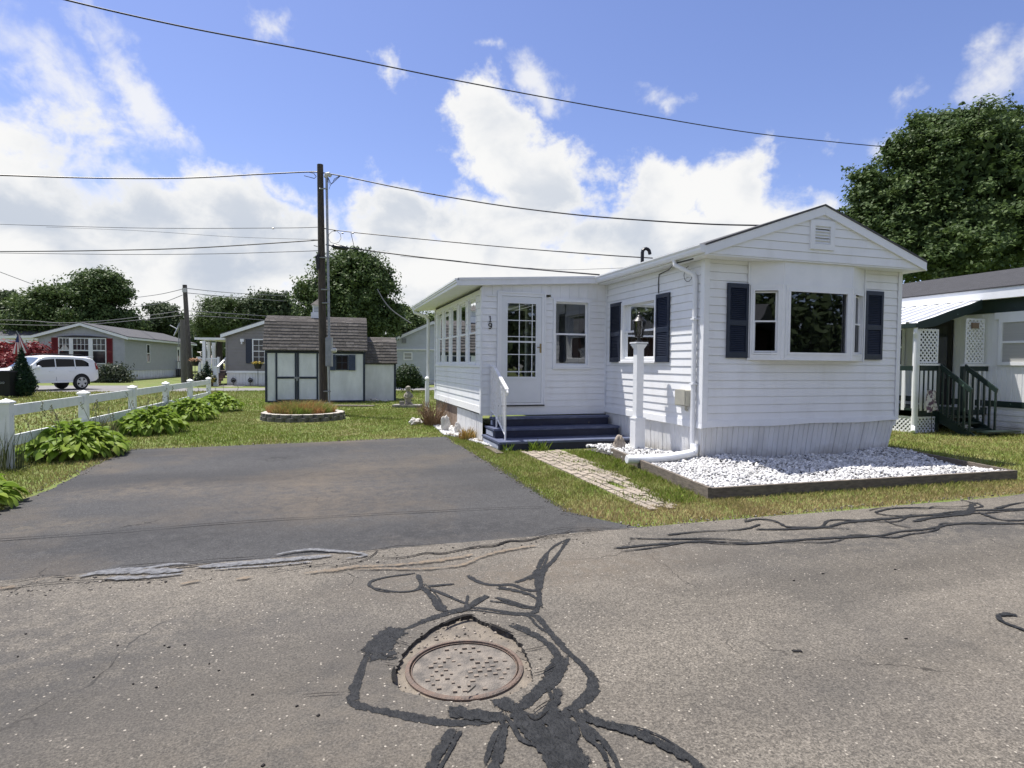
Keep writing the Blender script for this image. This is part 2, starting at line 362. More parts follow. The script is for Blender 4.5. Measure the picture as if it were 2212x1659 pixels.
# ================================================================== SETTING: ground, road, driveway
RNG = np.random.default_rng(11)
def road_mat(name, c_agg, c_dark, c_stain, speck=.35, sc=1., stain_sc=.5, st_lo=.45, st_hi=.7, spots=()):
    mt = bpy.data.materials.new(name); mt.use_nodes = True; nt = mt.node_tree; N, L = nt.nodes, nt.links
    p = N['Principled BSDF']; p.inputs['Roughness'].default_value = .88; p.inputs['Specular IOR Level'].default_value = .3
    tc = N.new('ShaderNodeTexCoord')
    def noise(s, d, r=.6):
        n = N.new('ShaderNodeTexNoise'); n.inputs['Scale'].default_value = s; n.inputs['Detail'].default_value = d; n.inputs['Roughness'].default_value = r
        L.new(tc.outputs['Object'], n.inputs['Vector']); return n.outputs['Fac']
    def mr(v, a, b, lo=0., hi=1.):
        r = N.new('ShaderNodeMapRange'); L.new(v, r.inputs[0])
        for i, q in zip((1, 2, 3, 4), (a, b, lo, hi)): r.inputs[i].default_value = q
        return r.outputs[0]
    def mix(f, a, b):
        x = N.new('ShaderNodeMix'); x.data_type = 'RGBA'; L.new(f, x.inputs['Factor'])
        for s, q in (('A', a), ('B', b)):
            if isinstance(q, tuple): x.inputs[s].default_value = (*q, 1)
            else: L.new(q, x.inputs[s])
        return x.outputs['Result']
    fine = noise(95*sc, 4, .8)
    va = N.new('ShaderNodeTexVoronoi'); va.inputs['Scale'].default_value = 115*sc; L.new(tc.outputs['Object'], va.inputs['Vector']); sa = N.new('ShaderNodeSeparateColor'); L.new(va.outputs['Color'], sa.inputs[0])
    vb = N.new('ShaderNodeTexVoronoi'); vb.inputs['Scale'].default_value = 63*sc; L.new(tc.outputs['Object'], vb.inputs['Vector']); sb = N.new('ShaderNodeSeparateColor'); L.new(vb.outputs['Color'], sb.inputs[0])
    tone = N.new('ShaderNodeMath'); tone.operation = 'MULTIPLY_ADD'; L.new(sa.outputs[0], tone.inputs[0]); tone.inputs[1].default_value = .6; L.new(mr(sb.outputs[0], 0, 1, 0, .4), tone.inputs[2])
    stone = mix(tone.outputs[0], tuple(q*.45 for q in c_agg), tuple(min(1, q*1.55) for q in c_agg))
    c = mix(mr(fine, .34, .56), c_dark, stone)
    c = mix(mr(noise(stain_sc, 6, .62), st_lo, st_hi, 0, .75), c, mix(mr(fine, .36, .62), tuple(q*.55 for q in c_stain), c_stain))
    c = mix(mr(noise(3.1, 5), .5, .8, 0, .35), c, c_dark)
    # worn darker lanes that run along the road, and hair cracks
    ml = N.new('ShaderNodeMapping'); ml.inputs['Scale'].default_value = (.12, .75, 1); L.new(tc.outputs['Object'], ml.inputs[0]); nl = N.new('ShaderNodeTexNoise'); nl.inputs['Scale'].default_value = 1.; nl.inputs['Detail'].default_value = 5; L.new(ml.outputs[0], nl.inputs['Vector'])
    c = mix(mr(nl.outputs['Fac'], .46, .66, 0, .5), c, tuple(q*.8 for q in c_dark))
    wz = N.new('ShaderNodeTexNoise'); wz.inputs['Scale'].default_value = 2.2; wz.inputs['Detail'].default_value = 4; L.new(tc.outputs['Object'], wz.inputs['Vector'])
    wm_ = N.new('ShaderNodeVectorMath'); wm_.operation = 'MULTIPLY_ADD'; L.new(wz.outputs['Color'], wm_.inputs[0]); wm_.inputs[1].default_value = (.5, .5, .5); L.new(tc.outputs['Object'], wm_.inputs[2])
    vc = N.new('ShaderNodeTexVoronoi'); vc.feature = 'DISTANCE_TO_EDGE'; vc.inputs['Scale'].default_value = .55; L.new(wm_.outputs[0], vc.inputs['Vector'])
    mk = N.new('ShaderNodeMath'); mk.operation = 'MULTIPLY'; L.new(mr(vc.outputs['Distance'], .0035, .0012), mk.inputs[0]); L.new(mr(noise(.8, 2), .52, .6, 0, .8), mk.inputs[1])
    c = mix(mk.outputs[0], c, tuple(q*.35 for q in c_dark))
    bn = mr(noise(7., 8, .75), .40, .58, .12, 1.25)
    def brk(v): q = N.new('ShaderNodeMath'); q.operation = 'MULTIPLY'; q.use_clamp = True; L.new(v, q.inputs[0]); L.new(bn, q.inputs[1]); return q.outputs[0]
    for (sx_, sy2, rx, ry, scol, amt) in spots:         # worn or oily patches with ragged limits
        mp = N.new('ShaderNodeMapping'); mp.vector_type = 'TEXTURE'; mp.inputs['Location'].default_value = (sx_, sy2, 0); mp.inputs['Scale'].default_value = (rx, ry, 1); L.new(wm_.outputs[0], mp.inputs[0])
        ln = N.new('ShaderNodeVectorMath'); ln.operation = 'LENGTH'; L.new(mp.outputs[0], ln.inputs[0]); c = mix(brk(mr(ln.outputs['Value'], 1.25, .25, 0, amt)), c, mix(mr(fine, .34, .6), tuple(q*.5 for q in scol), scol))
    vo = N.new('ShaderNodeTexVoronoi'); vo.inputs['Scale'].default_value = 74*sc; vo.inputs['Randomness'].default_value = 1; L.new(tc.outputs['Object'], vo.inputs['Vector'])
    sep = N.new('ShaderNodeSeparateColor'); L.new(vo.outputs['Color'], sep.inputs[0])
    m1 = N.new('ShaderNodeMath'); m1.operation = 'MULTIPLY'
    sz = N.new('ShaderNodeMath'); sz.operation = 'MULTIPLY_ADD'; L.new(sep.outputs[2], sz.inputs[0]); sz.inputs[1].default_value = -.34; L.new(vo.outputs['Distance'], sz.inputs[2]); L.new(mr(sz.outputs[0], .12, -.02), m1.inputs[0]); L.new(mr(sep.outputs[0], 1-speck, 1-speck+.03), m1.inputs[1])
    c = mix(m1.outputs[0], c, mix(sep.outputs[1], tuple(min(1, q*1.6) for q in c_agg), (.44, .40, .335)))
    L.new(c, p.inputs['Base Color'])
    b = N.new('ShaderNodeBump'); b.inputs['Strength'].default_value = .75; b.inputs['Distance'].default_value = .008
    L.new(fine, b.inputs['Height']); L.new(b.outputs[0], p.inputs['Normal'])
    MATS[name] = mt; return mt
M_ROAD = road_mat('old_road_asphalt', (.205, .183, .150), (.050, .046, .040), (.082, .079, .075), .09, spots=[(-7.5, -4.2, 3.2, 1.0, (.085, .082, .078), .7), (1.5, -3.5, 5.5, .55, (.07, .068, .066), .75), (-3.6, -3.55, 1.6, .4, (.19, .155, .115), .5), (-5.2, -5.1, 1.3, 1.1, (.22, .19, .15), .35), (-1.0, -5.5, 2.0, .8, (.23, .20, .16), .3), (2.5, -6.5, 1.0, .8, (.07, .068, .066), .5)])
M_DRIVE = road_mat('driveway_asphalt', (.080, .079, .078), (.034, .034, .035), (.165, .135, .10), .03, 1.25, .42, .50, .68, spots=[(-5.3, -.4, 1.6, 1.5, (.19, .155, .118), .42), (-4.6, 1.6, .9, 1.6, (.155, .13, .103), .4), (-7.2, .3, 1.0, .5, (.20, .165, .125), .5), (-7.6, -1.2, .8, .35, (.19, .16, .12), .4), (-5.9, 2.4, .35, .25, (.02, .02, .02), .6), (-6.6, -1.9, 1.6, .5, (.045, .045, .046), .6), (-4.3, -2.3, 1.6, .5, (.045, .045, .046), .7), (-5.7, 3.2, 2.6, .8, (.045, .045, .048), .5)])
M_CRACK = mat('black_bits_and_holes', (.012, .011, .010), .95)  # black road bits; on the cover its discs paint the holes dark
M_PITSAND = mat('sandy_grit', (.235, .20, .155), .95, (.12, .105, .088), 9., bump=.6, bscale=110)
M_RUST = mat('cast_iron_rust', (.17, .115, .085), .75, (.11, .09, .075), 20., bump=.6, bscale=90)
M_COVER = mat('sandy_cast_iron', (.235, .205, .17), .9, (.11, .10, .088), 11., lo=.38, hi=.64, bump=.7, bscale=110)
M_LAWN = mat('lawn_soil', (.12, .17, .026), .95, (.19, .165, .065), 1.3, lo=.42, hi=.70, bump=.8, bscale=30, speck=(30., .62, (.07, .10, .022)))
M_LANE = mat('far_lane_asphalt', (.22, .215, .21), .9, (.17, .165, .16), 3.)

def fill_poly(name, outer, holes, z, m, kind='structure'):
    bm = bmesh.new(); ed = []
    for loop in [outer] + holes:
        vs = [bm.verts.new((p[0], p[1], z)) for p in loop]
        ed += [bm.edges.new((vs[i], vs[(i+1) % len(vs)])) for i in range(len(vs))]
    bmesh.ops.triangle_fill(bm, use_beauty=True, edges=ed, normal=(0, 0, 1))
    for f in bm.faces:
        if f.normal.z < 0: f.normal_flip()
    me = bpy.data.meshes.new(name); bm.to_mesh(me); bm.free(); me.materials.append(m)
    o = bpy.data.objects.new(name, me); COL.objects.link(o); tag(o, kind=kind); return o
def kc(x, y, x0=900, y0=1550, s=1300/2212.): return ((x0+s*x)*.72, (y0+s*y)*.72)
def wav(a, b, n, amp, seed=0, f=1.):
    """points from a to b with a wandering sideways offset"""
    r = random.Random(seed); ph = [r.uniform(0, 6.28) for _ in range(5)]; a = Vector(a); b = Vector(b); d = b-a; nrm = Vector((-d.y, d.x)).normalized(); out = []
    for i in range(n+1):
        t = i/n; q = d.length*t*f
        o = sum(math.sin(q*k*1.7+ph[j])/(j+1) for j, k in enumerate((.6, 1.7, 3.9, 8.3, 17.)))*amp
        o *= min(1, t*8, (1-t)*8); out.append(a + d*t + nrm*o)
    return out

pit = [gp(*kc(x, y)) for x, y in ((490, 862), (474, 830), (480, 790), (496, 762), (510, 735), (528, 695), (560, 655), (600, 622), (640, 598), (680, 566), (720, 545), (760, 532), (800, 512), (840, 506), (875, 500), (905, 520), (930, 532), (970, 552), (1010, 575), (1050, 592), (1090, 606),
       (1112, 632), (1135, 655), (1150, 690), (1166, 715), (1184, 765), (1180, 800), (1186, 832), (1150, 868), (1100, 895), (1050, 915), (1000, 930), (930, 938), (850, 946), (770, 944), (700, 936), (640, 925), (580, 906), (530, 885))]
pit = [(p.x, p.y) for p in pit]; _r = random.Random(12); _q = []
for (x0, y0), (x1, y1) in zip(pit, pit[1:]+pit[:1]):          # crumbled, jagged rim
    for k in range(4): t = k/4; _q.append((x0+(x1-x0)*t+_r.uniform(-.009, .009), y0+(y1-y0)*t+_r.uniform(-.009, .009)))
pit = _q
fill_poly('ground', [(-300, -200), (300, -200), (300, 400), (-300, 400)], [[(-6, -6), (-3.6, -6), (-3.6, -4), (-6, -4)]], -.015, M_LAWN)
edge_r = wav((-3.0, -2.93), (60, -2.62), 260, .045, 3)
edge_l = wav((-60, -3.02), (-3.0, -2.93), 240, .02, 5)
fill_poly('road', [(-60, -9.6), (60, -9.6)] + [(p.x, p.y) for p in reversed(edge_l + edge_r[1:])][0:], [pit], 0.0, M_ROAD)
dl = wav((-8.62, -3.1), (-8.6, 3.75), 60, .05, 8); dt = wav((-8.55, 3.75), (-3.1, 4.26), 50, .035, 9); dr = wav((-3.1, 4.26), (-3.1, -2.2), 60, .045, 10)
fill_poly('driveway', [(p.x, p.y) for p in dl + dt[1:] + dr[1:]] + [(-3.0, -2.45), (-2.82, -2.75), (-2.6, -3.1)], [], -.005, M_DRIVE)
# far lane behind the yard and a pale footpath by the beige home
fill_poly('lane', [(-70, 26.1), (60, 24.6), (60, 28.4), (-70, 30.0)], [], -.008, M_LANE)
fill_poly('parking_pad', [(-24.5, 28.5), (-15.6, 28.5), (-16.2, 33.5), (-24.5, 34)], [], -.004, M_LANE)
fill_poly('footpath', [(p.x, p.y) for p in (gp(525, 834), gp(548, 829), gp(520, 824), gp(500, 826), gp(488, 829), gp(470, 834))], [], -.003, M_CONCRETE)
fill_poly('neighbour_path', [(9.9, .9), (13.5, .4), (13.5, 1.2), (10.1, 1.5)], [], -.006, M_CONCRETE)
# sunken pit round the manhole
pw = MB()
for i in range(len(pit)):
    a, b = pit[i], pit[(i+1) % len(pit)]; pw.face([(a[0], a[1], 0), (b[0], b[1], 0), (b[0], b[1], -.04), (a[0], a[1], -.04)])
tag(pw.build('road_edge', mat('broken_asphalt', (.085, .078, .068), .95, (.02, .019, .018), 30.)), kind='structure')
fill_poly('road_base', [(-6.2, -6.2), (-3.4, -6.2), (-3.4, -3.8), (-6.2, -3.8)], [], -.024, M_PITSAND)

# ---------------- manhole
MC = (gp(*kc(540, 772), z=-.02) + gp(*kc(1140, 772), z=-.02))/2; MC.z = -.036; MR = (gp(*kc(540, 772), z=-.02) - gp(*kc(1140, 772), z=-.02)).length/2
mh = thing('manhole', 'round rusty iron manhole cover sunk in a cracked pit of the road', 'manhole', MC)
b = MB(); n = 64
for (r0, z0), (r1, z1) in zip([(MR, -.01), (MR, .022), (MR*.97, .026), (MR*.93, .026), (MR*.925, .012), (MR*.905, .012), (MR*.90, .02)], [(MR, .022), (MR*.97, .026), (MR*.93, .026), (MR*.925, .012), (MR*.905, .012), (MR*.90, .02), (MR*.885, .02)]):
    for j in range(n):
        a0, a1 = 2*PI*j/n, 2*PI*(j+1)/n
        b.face([MC+Vector((math.cos(a0)*r0, math.sin(a0)*r0, z0)), MC+Vector((math.cos(a1)*r0, math.sin(a1)*r0, z0)), MC+Vector((math.cos(a1)*r1, math.sin(a1)*r1, z1)), MC+Vector((math.cos(a0)*r1, math.sin(a0)*r1, z1))])
b.build('frame', M_RUST, mh)
b = MB(); rr = MR*.885
b.face([MC+Vector((math.cos(2*PI*j/n)*rr, math.sin(2*PI*j/n)*rr, .013)) for j in range(n)])
rs = random.Random(4)
for i in range(-7, 8):
    for j in range(-7, 8):
        x, y = (i+.5*(j % 2))*.047, j*.041
        if math.hypot(x, y) > rr*.9 or rs.random() < .34: continue
        a = yaw_ = YAW*-1+.2; p = MC + Vector((x*math.cos(a)-y*math.sin(a), x*math.sin(a)+y*math.cos(a), .0135))
        k_ = len(b.mi); b.cbox(p, rs.uniform(.012, .024), rs.uniform(.012, .02), rs.uniform(.004, .009), a); b.mi[k_:] = [1]*(len(b.mi)-k_)
for x, y in ((724, 720), (675, 760), (676, 804), (940, 832)):
    p = gp(*kc(x, y), z=-.028); k_ = len(b.mi); b.tubez([(p.x, p.y, -.0285), (p.x, p.y, -.0275)], [.012, .012], 12); b.mi[k_:] = [2]*(len(b.mi)-k_)
b.build('cover', [M_COVER, mat('worn_iron', (.15, .125, .10), .75, (.22, .18, .14), 30.), M_CRACK], mh)
b = MB()


# ---------------- tar ribbons, cracks and stains lying on the road
def chaikin(P, k=2):
    for _ in range(k):
        Q = [P[0]]
        for a, b in zip(P[:-1], P[1:]): Q += [a*.75+b*.25, a*.25+b*.75]
        P = Q + [P[-1]]
    return P
def worn_mat(name, col, col2, rough, scale, lo, hi, amp, maxa=1.):
    """a coat lying on the road whose edge frays away (Col = 0 at the rim, 1 in the middle)"""
    m_ = mat(name, col, rough, col2, 22., lo=.4, hi=.66, bump=.7, bscale=70, spec=.3); nt = m_.node_tree; N, L = nt.nodes, nt.links
    at_ = N.new('ShaderNodeAttribute'); at_.attribute_name = 'Col'; se = N.new('ShaderNodeSeparateColor'); L.new(at_.outputs['Color'], se.inputs[0]); ge = N.new('ShaderNodeNewGeometry')
    n = N.new('ShaderNodeTexNoise'); n.inputs['Scale'].default_value = scale; n.inputs['Detail'].default_value = 7; n.inputs['Roughness'].default_value = .72; L.new(ge.outputs['Position'], n.inputs['Vector'])
    ad = N.new('ShaderNodeMath'); ad.operation = 'MULTIPLY_ADD'; L.new(n.outputs['Fac'], ad.inputs[0]); ad.inputs[1].default_value = amp; L.new(se.outputs[0], ad.inputs[2])
    mr = N.new('ShaderNodeMapRange'); L.new(ad.outputs[0], mr.inputs[0]); mr.inputs[1].default_value = lo+amp*.5; mr.inputs[2].default_value = hi+amp*.5; mr.inputs[4].default_value = maxa
    tr = N.new('ShaderNodeBsdfTransparent'); ms = N.new('ShaderNodeMixShader'); L.new(mr.outputs[0], ms.inputs[0]); L.new(tr.outputs[0], ms.inputs[1]); L.new(N['Principled BSDF'].outputs[0], ms.inputs[2]); L.new(ms.outputs[0], N['Material Output'].inputs[0])
    return m_
M_TAR = worn_mat('worn_tar_sealant', (.010, .011, .012), (.026, .027, .028), .7, 24., .30, .44, 3.0)
M_SAND = worn_mat('worn_sandy_grit', (.26, .20, .14), (.16, .135, .105), .95, 16., .45, .8, 2.6, .7)
M_GREYSEAL = worn_mat('worn_grey_coat', (.22, .225, .235), (.09, .092, .10), .75, 18., .38, .62, 2.2, .85)
M_CRACKL = worn_mat('crack_line', (.010, .009, .008), (.016, .014, .012), .95, 30., .2, .5, .7)
_z = [0.0022]
class RB:
    def __init__(s): s.V, s.F, s.C = [], [], []
    def build(s, name, m): return np_mesh(name, s.V, s.F, m, col=np.array(s.C)[:, None]*np.ones((1, 3)))
def ribbon(rb, pts, w, seed=0, jag=.18, step=.02, taper=False):
    r = random.Random(seed); P = chaikin([Vector((p.x, p.y)) for p in pts]); Q = [P[0]]
    for a, b in zip(P[:-1], P[1:]):
        k = max(1, int((b-a).length/step)); Q += [a+(b-a)*(i/k) for i in range(1, k+1)]
    _z[0] += .00010; z = _z[0]; ph = [r.uniform(0, 6.3) for _ in range(6)]; i0 = len(rb.V); n = len(Q)
    for i, p in enumerate(Q):
        t = (Q[min(i+1, n-1)]-Q[max(i-1, 0)]); t = t.normalized() if t.length > 1e-7 else Vector((1, 0)); nn = Vector((-t.y, t.x)); s = i*step
        ww = w*.60*(1+.28*math.sin(s*3.7+ph[0])+.18*math.sin(s*9+ph[1])+.10*math.sin(s*21+ph[2])); off = w*.16*(math.sin(s*2.6+ph[3])+.6*math.sin(s*7.3+ph[4]))
        end = min(1, (i+.4)/4, (n-.6-i)/4)
        if taper: ww *= min(1, .3+3*i/n, .3+3*(n-1-i)/n)
        for f, c in ((-1, 0.), (-.62, .6), (0, 1.), (.62, .6), (1, 0.)):
            q = p+nn*(off+ww*f*(1+r.uniform(-jag, jag)*.4)); rb.V.append((q.x, q.y, z)); rb.C.append(c*end)
    for i in range(n-1):
        for k in range(4): a = i0+i*5+k; rb.F.append((a, a+5, a+6, a+1))
def kpts(lst, k=kc): return [gp(*k(x, y)) for x, y in lst]
k2 = lambda x, y: ((2100+.4394*x)*.72, (1150+.4394*y)*.72)
k7 = lambda x, y: ((2200+.4847*x)*.72, (1500+.4847*y)*.72)
k6 = lambda x, y: ((.4847*x)*.72, (1500+.4847*y)*.72)
tar = RB()
for i, (lst, w) in enumerate([
    ([(760, 490), (650, 530), (560, 570), (450, 600), (390, 660), (340, 730), (310, 820), (280, 900), (262, 952), (330, 978), (450, 1005), (600, 1035), (720, 1055), (830, 1062), (940, 1042), (1060, 1010)], .058),
    ([(540, 575), (450, 610), (420, 680), (430, 740)], .13), ([(500, 560), (400, 640), (370, 720)], .10), ([(600, 545), (720, 500), (840, 470)], .075),
    ([(690, 510), (800, 470), (900, 465), (1000, 480), (1110, 500), (1200, 500), (1250, 560), (1300, 620), (1360, 690), (1430, 750), (1480, 810), (1490, 880), (1450, 930), (1390, 975), (1330, 1020)], .055),
    ([(1080, 545), (1170, 580), (1260, 640), (1330, 720), (1300, 790), (1250, 850), (1200, 930), (1130, 960), (1050, 950)], .06),
    ([(1340, 700), (1330, 780), (1260, 850), (1160, 930), (1100, 990)], .075),
    ([(1380, 110), (1330, 170), (1290, 230), (1240, 270), (1225, 330), (1215, 380), (1150, 372), (1090, 345), (980, 350), (900, 330), (860, 300)], .042),
    ([(1370, 112), (1280, 160), (1225, 220), (1205, 290), (1150, 320), (1090, 340)], .042), ([(1215, 270), (1205, 340), (1225, 385), (1215, 470), (1185, 500)], .04),
    ([(1215, 470), (1150, 465), (1060, 440), (970, 430)], .035), ([(1000, 360), (1100, 375), (1190, 400), (1220, 430)], .04),
    ([(590, 290), (500, 300), (420, 312), (350, 332), (350, 360), (420, 377), (520, 390), (610, 375), (622, 340), (590, 290)], .035),
    ([(620, 350), (670, 400), (710, 450), (740, 490)], .05), ([(650, 370), (740, 400), (800, 430), (860, 452)], .035), ([(640, 360), (720, 352), (800, 345)], .03),
    ([(860, 395), (850, 440), (840, 480)], .03), ([(960, 400), (900, 430), (860, 470), (800, 490)], .05), ([(980, 410), (1060, 430), (1150, 462), (1210, 465)], .03),
    ([(760, 975), (870, 995), (970, 1015), (1060, 1020)], .085), ([(790, 1010), (900, 1030), (1000, 1020)], .07), ([(1000, 930), (1060, 960), (1130, 1010), (1200, 1080)], .09),
    ([(790, 1080), (760, 1120), (720, 1180), (690, 1240), (665, 1300), (640, 1380)], .045), ([(1060, 1050), (1040, 1120), (1020, 1200), (990, 1290), (960, 1380)], .06),
    ([(1080, 990), (1130, 1060), (1200, 1130), (1260, 1200), (1310, 1290), (1340, 1380)], .07), ([(1170, 1010), (1240, 1100), (1310, 1180), (1400, 1290), (1440, 1380)], .085),
    ([(1330, 880), (1310, 960), (1290, 1040), (1310, 1110), (1400, 1200), (1440, 1290), (1470, 1380)], .075), ([(1270, 1000), (1320, 1080), (1360, 1180), (1400, 1290)], .11),
    ([(1390, 980), (1420, 1050), (1500, 1120), (1570, 1190), (1620, 1290), (1640, 1380)], .055), ([(1410, 1010), (1530, 1060), (1680, 1100), (1800, 1150), (1900, 1200), (2030, 1290), (2140, 1370)], .05)]):
    w *= .86; P_ = kpts(lst); ribbon(tar, P_, w, 30+i)
    if len(P_) > 3:                             # a thinner straggling strand beside it
        g_ = random.Random(900+i); k_ = g_.choice((-1, 1))*w*g_.uniform(.7, 1.3); Q_ = [p+Vector(((q-p).y, -(q-p).x, 0)).normalized()*k_*g_.uniform(-.4, 1.2) for p, q in zip(P_[:-1], P_[1:])]; ribbon(tar, Q_, w*g_.uniform(.28, .5), 400+i)
for i, (lst, w) in enumerate([
    ([(-600, 1130), (-300, 1100), (0, 1085), (160, 1105), (350, 1100), (600, 1075), (850, 1060), (1100, 1045), (1250, 1040), (1340, 1015), (1500, 1005), (1600, 990), (1700, 965), (1900, 955), (2300, 962)], .07),
    ([(300, 950), (400, 925), (520, 940), (580, 985), (700, 985), (850, 985), (950, 955), (1100, 940), (1220, 930), (1340, 920), (1500, 905), (1620, 900), (1720, 880), (1850, 870), (2050, 865), (2400, 850)], .08),
    ([(1180, 885), (1300, 855), (1500, 850), (1650, 855), (1800, 860), (1900, 850), (1940, 840), (1880, 815), (1830, 815)], .05), ([(1180, 885), (1300, 910), (1560, 905), (1700, 895), (1850, 870)], .06),
    ([(1240, 930), (1330, 970), (1440, 990)], .04), ([(360, 1000), (600, 1000), (800, 985), (1040, 1000)], .06), ([(1460, 950), (1600, 915), (1850, 890), (1850, 820)], .09), ([(1900, 880), (2010, 925), (2100, 940), (2300, 930)], .06),
    ([(-250, 1040), (0, 1010), (300, 1005), (420, 960)], .05), ([(-500, 1060), (-200, 1070), (100, 1060), (350, 1080)], .04), ([(2000, 860), (2150, 820), (2350, 800)], .05)]):
    w *= .62; P_ = kpts(lst, k2); ribbon(tar, P_, w, 80+i)
    if len(P_) > 5: g_ = random.Random(700+i); Q_ = [p+Vector((0, g_.uniform(-.14, .14), 0)) for p in P_]; ribbon(tar, Q_, w*.5, 500+i)
ribbon(tar, kpts([(1760, 722), (1700, 712), (1650, 722), (1645, 748), (1720, 782), (1810, 815), (1950, 870)], k7), .05, 101)
tag(tar.build('tar_seal', M_TAR), kind='structure')
crk = RB()
for i, (lst, w) in enumerate([
    ([(150, 262), (190, 255), (280, 240), (350, 215), (450, 215), (560, 210), (640, 185), (720, 195), (830, 170), (920, 155), (1000, 155), (1060, 125), (1150, 130), (1230, 105), (1310, 90), (1400, 80), (1500, 65), (1600, 65), (1690, 65)], .022),
    ([(260, 190), (330, 178), (400, 172), (500, 150), (600, 152), (700, 142), (780, 150)], .012), ([(400, 172), (380, 195), (330, 225)], .010), ([(1170, 112), (1260, 75), (1350, 55), (1450, 60), (1560, 58), (1640, 66)], .012),
    ([(1220, 122), (1290, 105), (1380, 98), (1480, 84), (1560, 74)], .014), ([(1060, 125), (1130, 112), (1180, 118)], .018), ([(840, 168), (900, 150), (980, 148), (1050, 128)], .014), ([(1340, 92), (1400, 62)], .008), ([(1460, 62), (1490, 82)], .008),
    ([(1090, 610), (1150, 605), (1180, 600)], .007), ([(1140, 690), (1200, 680), (1260, 665)], .007), ([(1180, 812), (1240, 800), (1310, 760)], .007), ([(480, 720), (430, 715), (410, 700)], .008), ([(490, 760), (420, 750)], .006), ([(560, 660), (500, 640)], .006),
    ([(1180, 1010), (1240, 965), (1290, 940)], .008), ([(1100, 690), (1160, 715)], .006), ([(0, 920), (120, 910), (240, 905)], .005), ([(1150, 1010), (1200, 1060), (1270, 1000)], .006), ([(900, 870), (880, 890), (850, 915)], .008),
    ([(730, 560), (780, 530), (860, 505), (900, 515)], .03), ([(960, 548), (1040, 585), (1095, 606)], .03), ([(488, 862), (474, 830), (482, 770)], .02)]):
    ribbon(crk, kpts(lst), w, 130+i, .5, .008, taper=True)
for i, (lst, w) in enumerate([([(-300, 560), (-60, 540), (90, 545), (200, 530), (420, 510), (650, 500), (900, 495), (1110, 490)], .01), ([(0, 520), (150, 500), (280, 470), (380, 480), (480, 485)], .014), ([(740, 415), (870, 408), (1000, 395), (1200, 390), (1290, 375), (1480, 365), (1680, 350)], .016), ([(950, 460), (1040, 425), (1210, 410), (1400, 388)], .02), ([(1600, 460), (1760, 440), (1900, 415), (2063, 400)], .012)]):
    ribbon(crk, kpts(lst, k6), w, 170+i, .5, .008, taper=True)
ribbon(crk, [gp(-120, 1174), gp(0, 1167), gp(300, 1146), gp(500, 1128), gp(1000, 1101), gp(1192, 1095)], .012, 190, .2)
tag(crk.build('road_crack', M_CRACKL), kind='structure')
gs = RB()
for i, (lst, w) in enumerate([([(480, 490), (640, 455), (850, 445), (1050, 440), (1180, 430)], .13), ([(560, 470), (760, 428), (900, 430), (1060, 402), (1180, 408)], .06), ([(620, 495), (800, 490), (1000, 480), (1150, 465)], .07),
    ([(1180, 425), (1350, 410), (1500, 395), (1700, 380), (1900, 365), (2080, 345)], .10), ([(1300, 440), (1500, 420), (1700, 410), (1950, 385)], .05), ([(1690, 352), (1800, 328), (1930, 312), (2063, 322), (2200, 330), (2300, 350), (2120, 372)], .045)]):
    ribbon(gs, kpts(lst, k6), w, 210+i, .55, .015, taper=True)
tag(gs.build('sealer_patch', M_GREYSEAL), kind='structure')
sd = RB()
for i, (lst, w) in enumerate([([(-300, 575), (-80, 560), (60, 550), (110, 548)], .07), ([(180, 520), (290, 490), (340, 480)], .03), ([(380, 492), (480, 490)], .02), ([(1100, 532), (1180, 518), (1255, 505)], .06), ([(1440, 505), (1520, 490), (1580, 482)], .07)]):
    ribbon(sd, kpts(lst, k6), w, 240+i, .8, .012, taper=True)
for i, (lst, w) in enumerate([([(0, 300), (150, 285), (300, 262), (480, 255), (640, 240), (830, 215), (900, 190)], .09), ([(700, 270), (840, 250), (900, 215), (1000, 185), (1110, 165), (1220, 150)], .07), ([(250, 275), (420, 268), (600, 275), (760, 262)], .05)]):
    ribbon(sd, kpts(lst), w, 250+i, .9, .012, taper=True)
tag(sd.build('road_sand', M_SAND), kind='structure')
ev, ef, ec = [], [], []; off_ = 0                       # loose gravel in and around the pit
cx_, cy_ = sum(p[0] for p in pit)/len(pit), sum(p[1] for p in pit)/len(pit)
LOOSE = [([(cx_+(p[0]-cx_)*1.0, cy_+(p[1]-cy_)*1.0) for p in pit], 260, -.024), ([(cx_+(p[0]-cx_)*1.25, cy_+(p[1]-cy_)*1.25) for p in pit], 160, -.001)]
# little bits lying on the road
db = MB(); r_ = random.Random(5)
for x, y, s in [(395, 937, .03), (555, 457, .012), (375, 500, .010), (1002, 431, .010), (1070, 860, .010)]:
    p = gp(*k7(x, y)); db.cbox((p.x, p.y, 0), s*1.6, s*.7, .006, -.3)
for x, y in [(160, 830), (1045, 912), (1018, 902), (1143, 898), (1295, 1014), (1355, 1057), (968, 1162), (825, 1140), (1563, 1206), (1838, 1277), (1970, 1335), (110, 970), (728, 902), (1628, 1645), (580, 1098)]:
    p = gp(*k6(x, y)); db.cbox((p.x, p.y, 0), r_.uniform(.007, .014), r_.uniform(.005, .01), .005, r_.uniform(0, 3))
tag(db.build('road_debris', M_CRACK), kind='stuff')

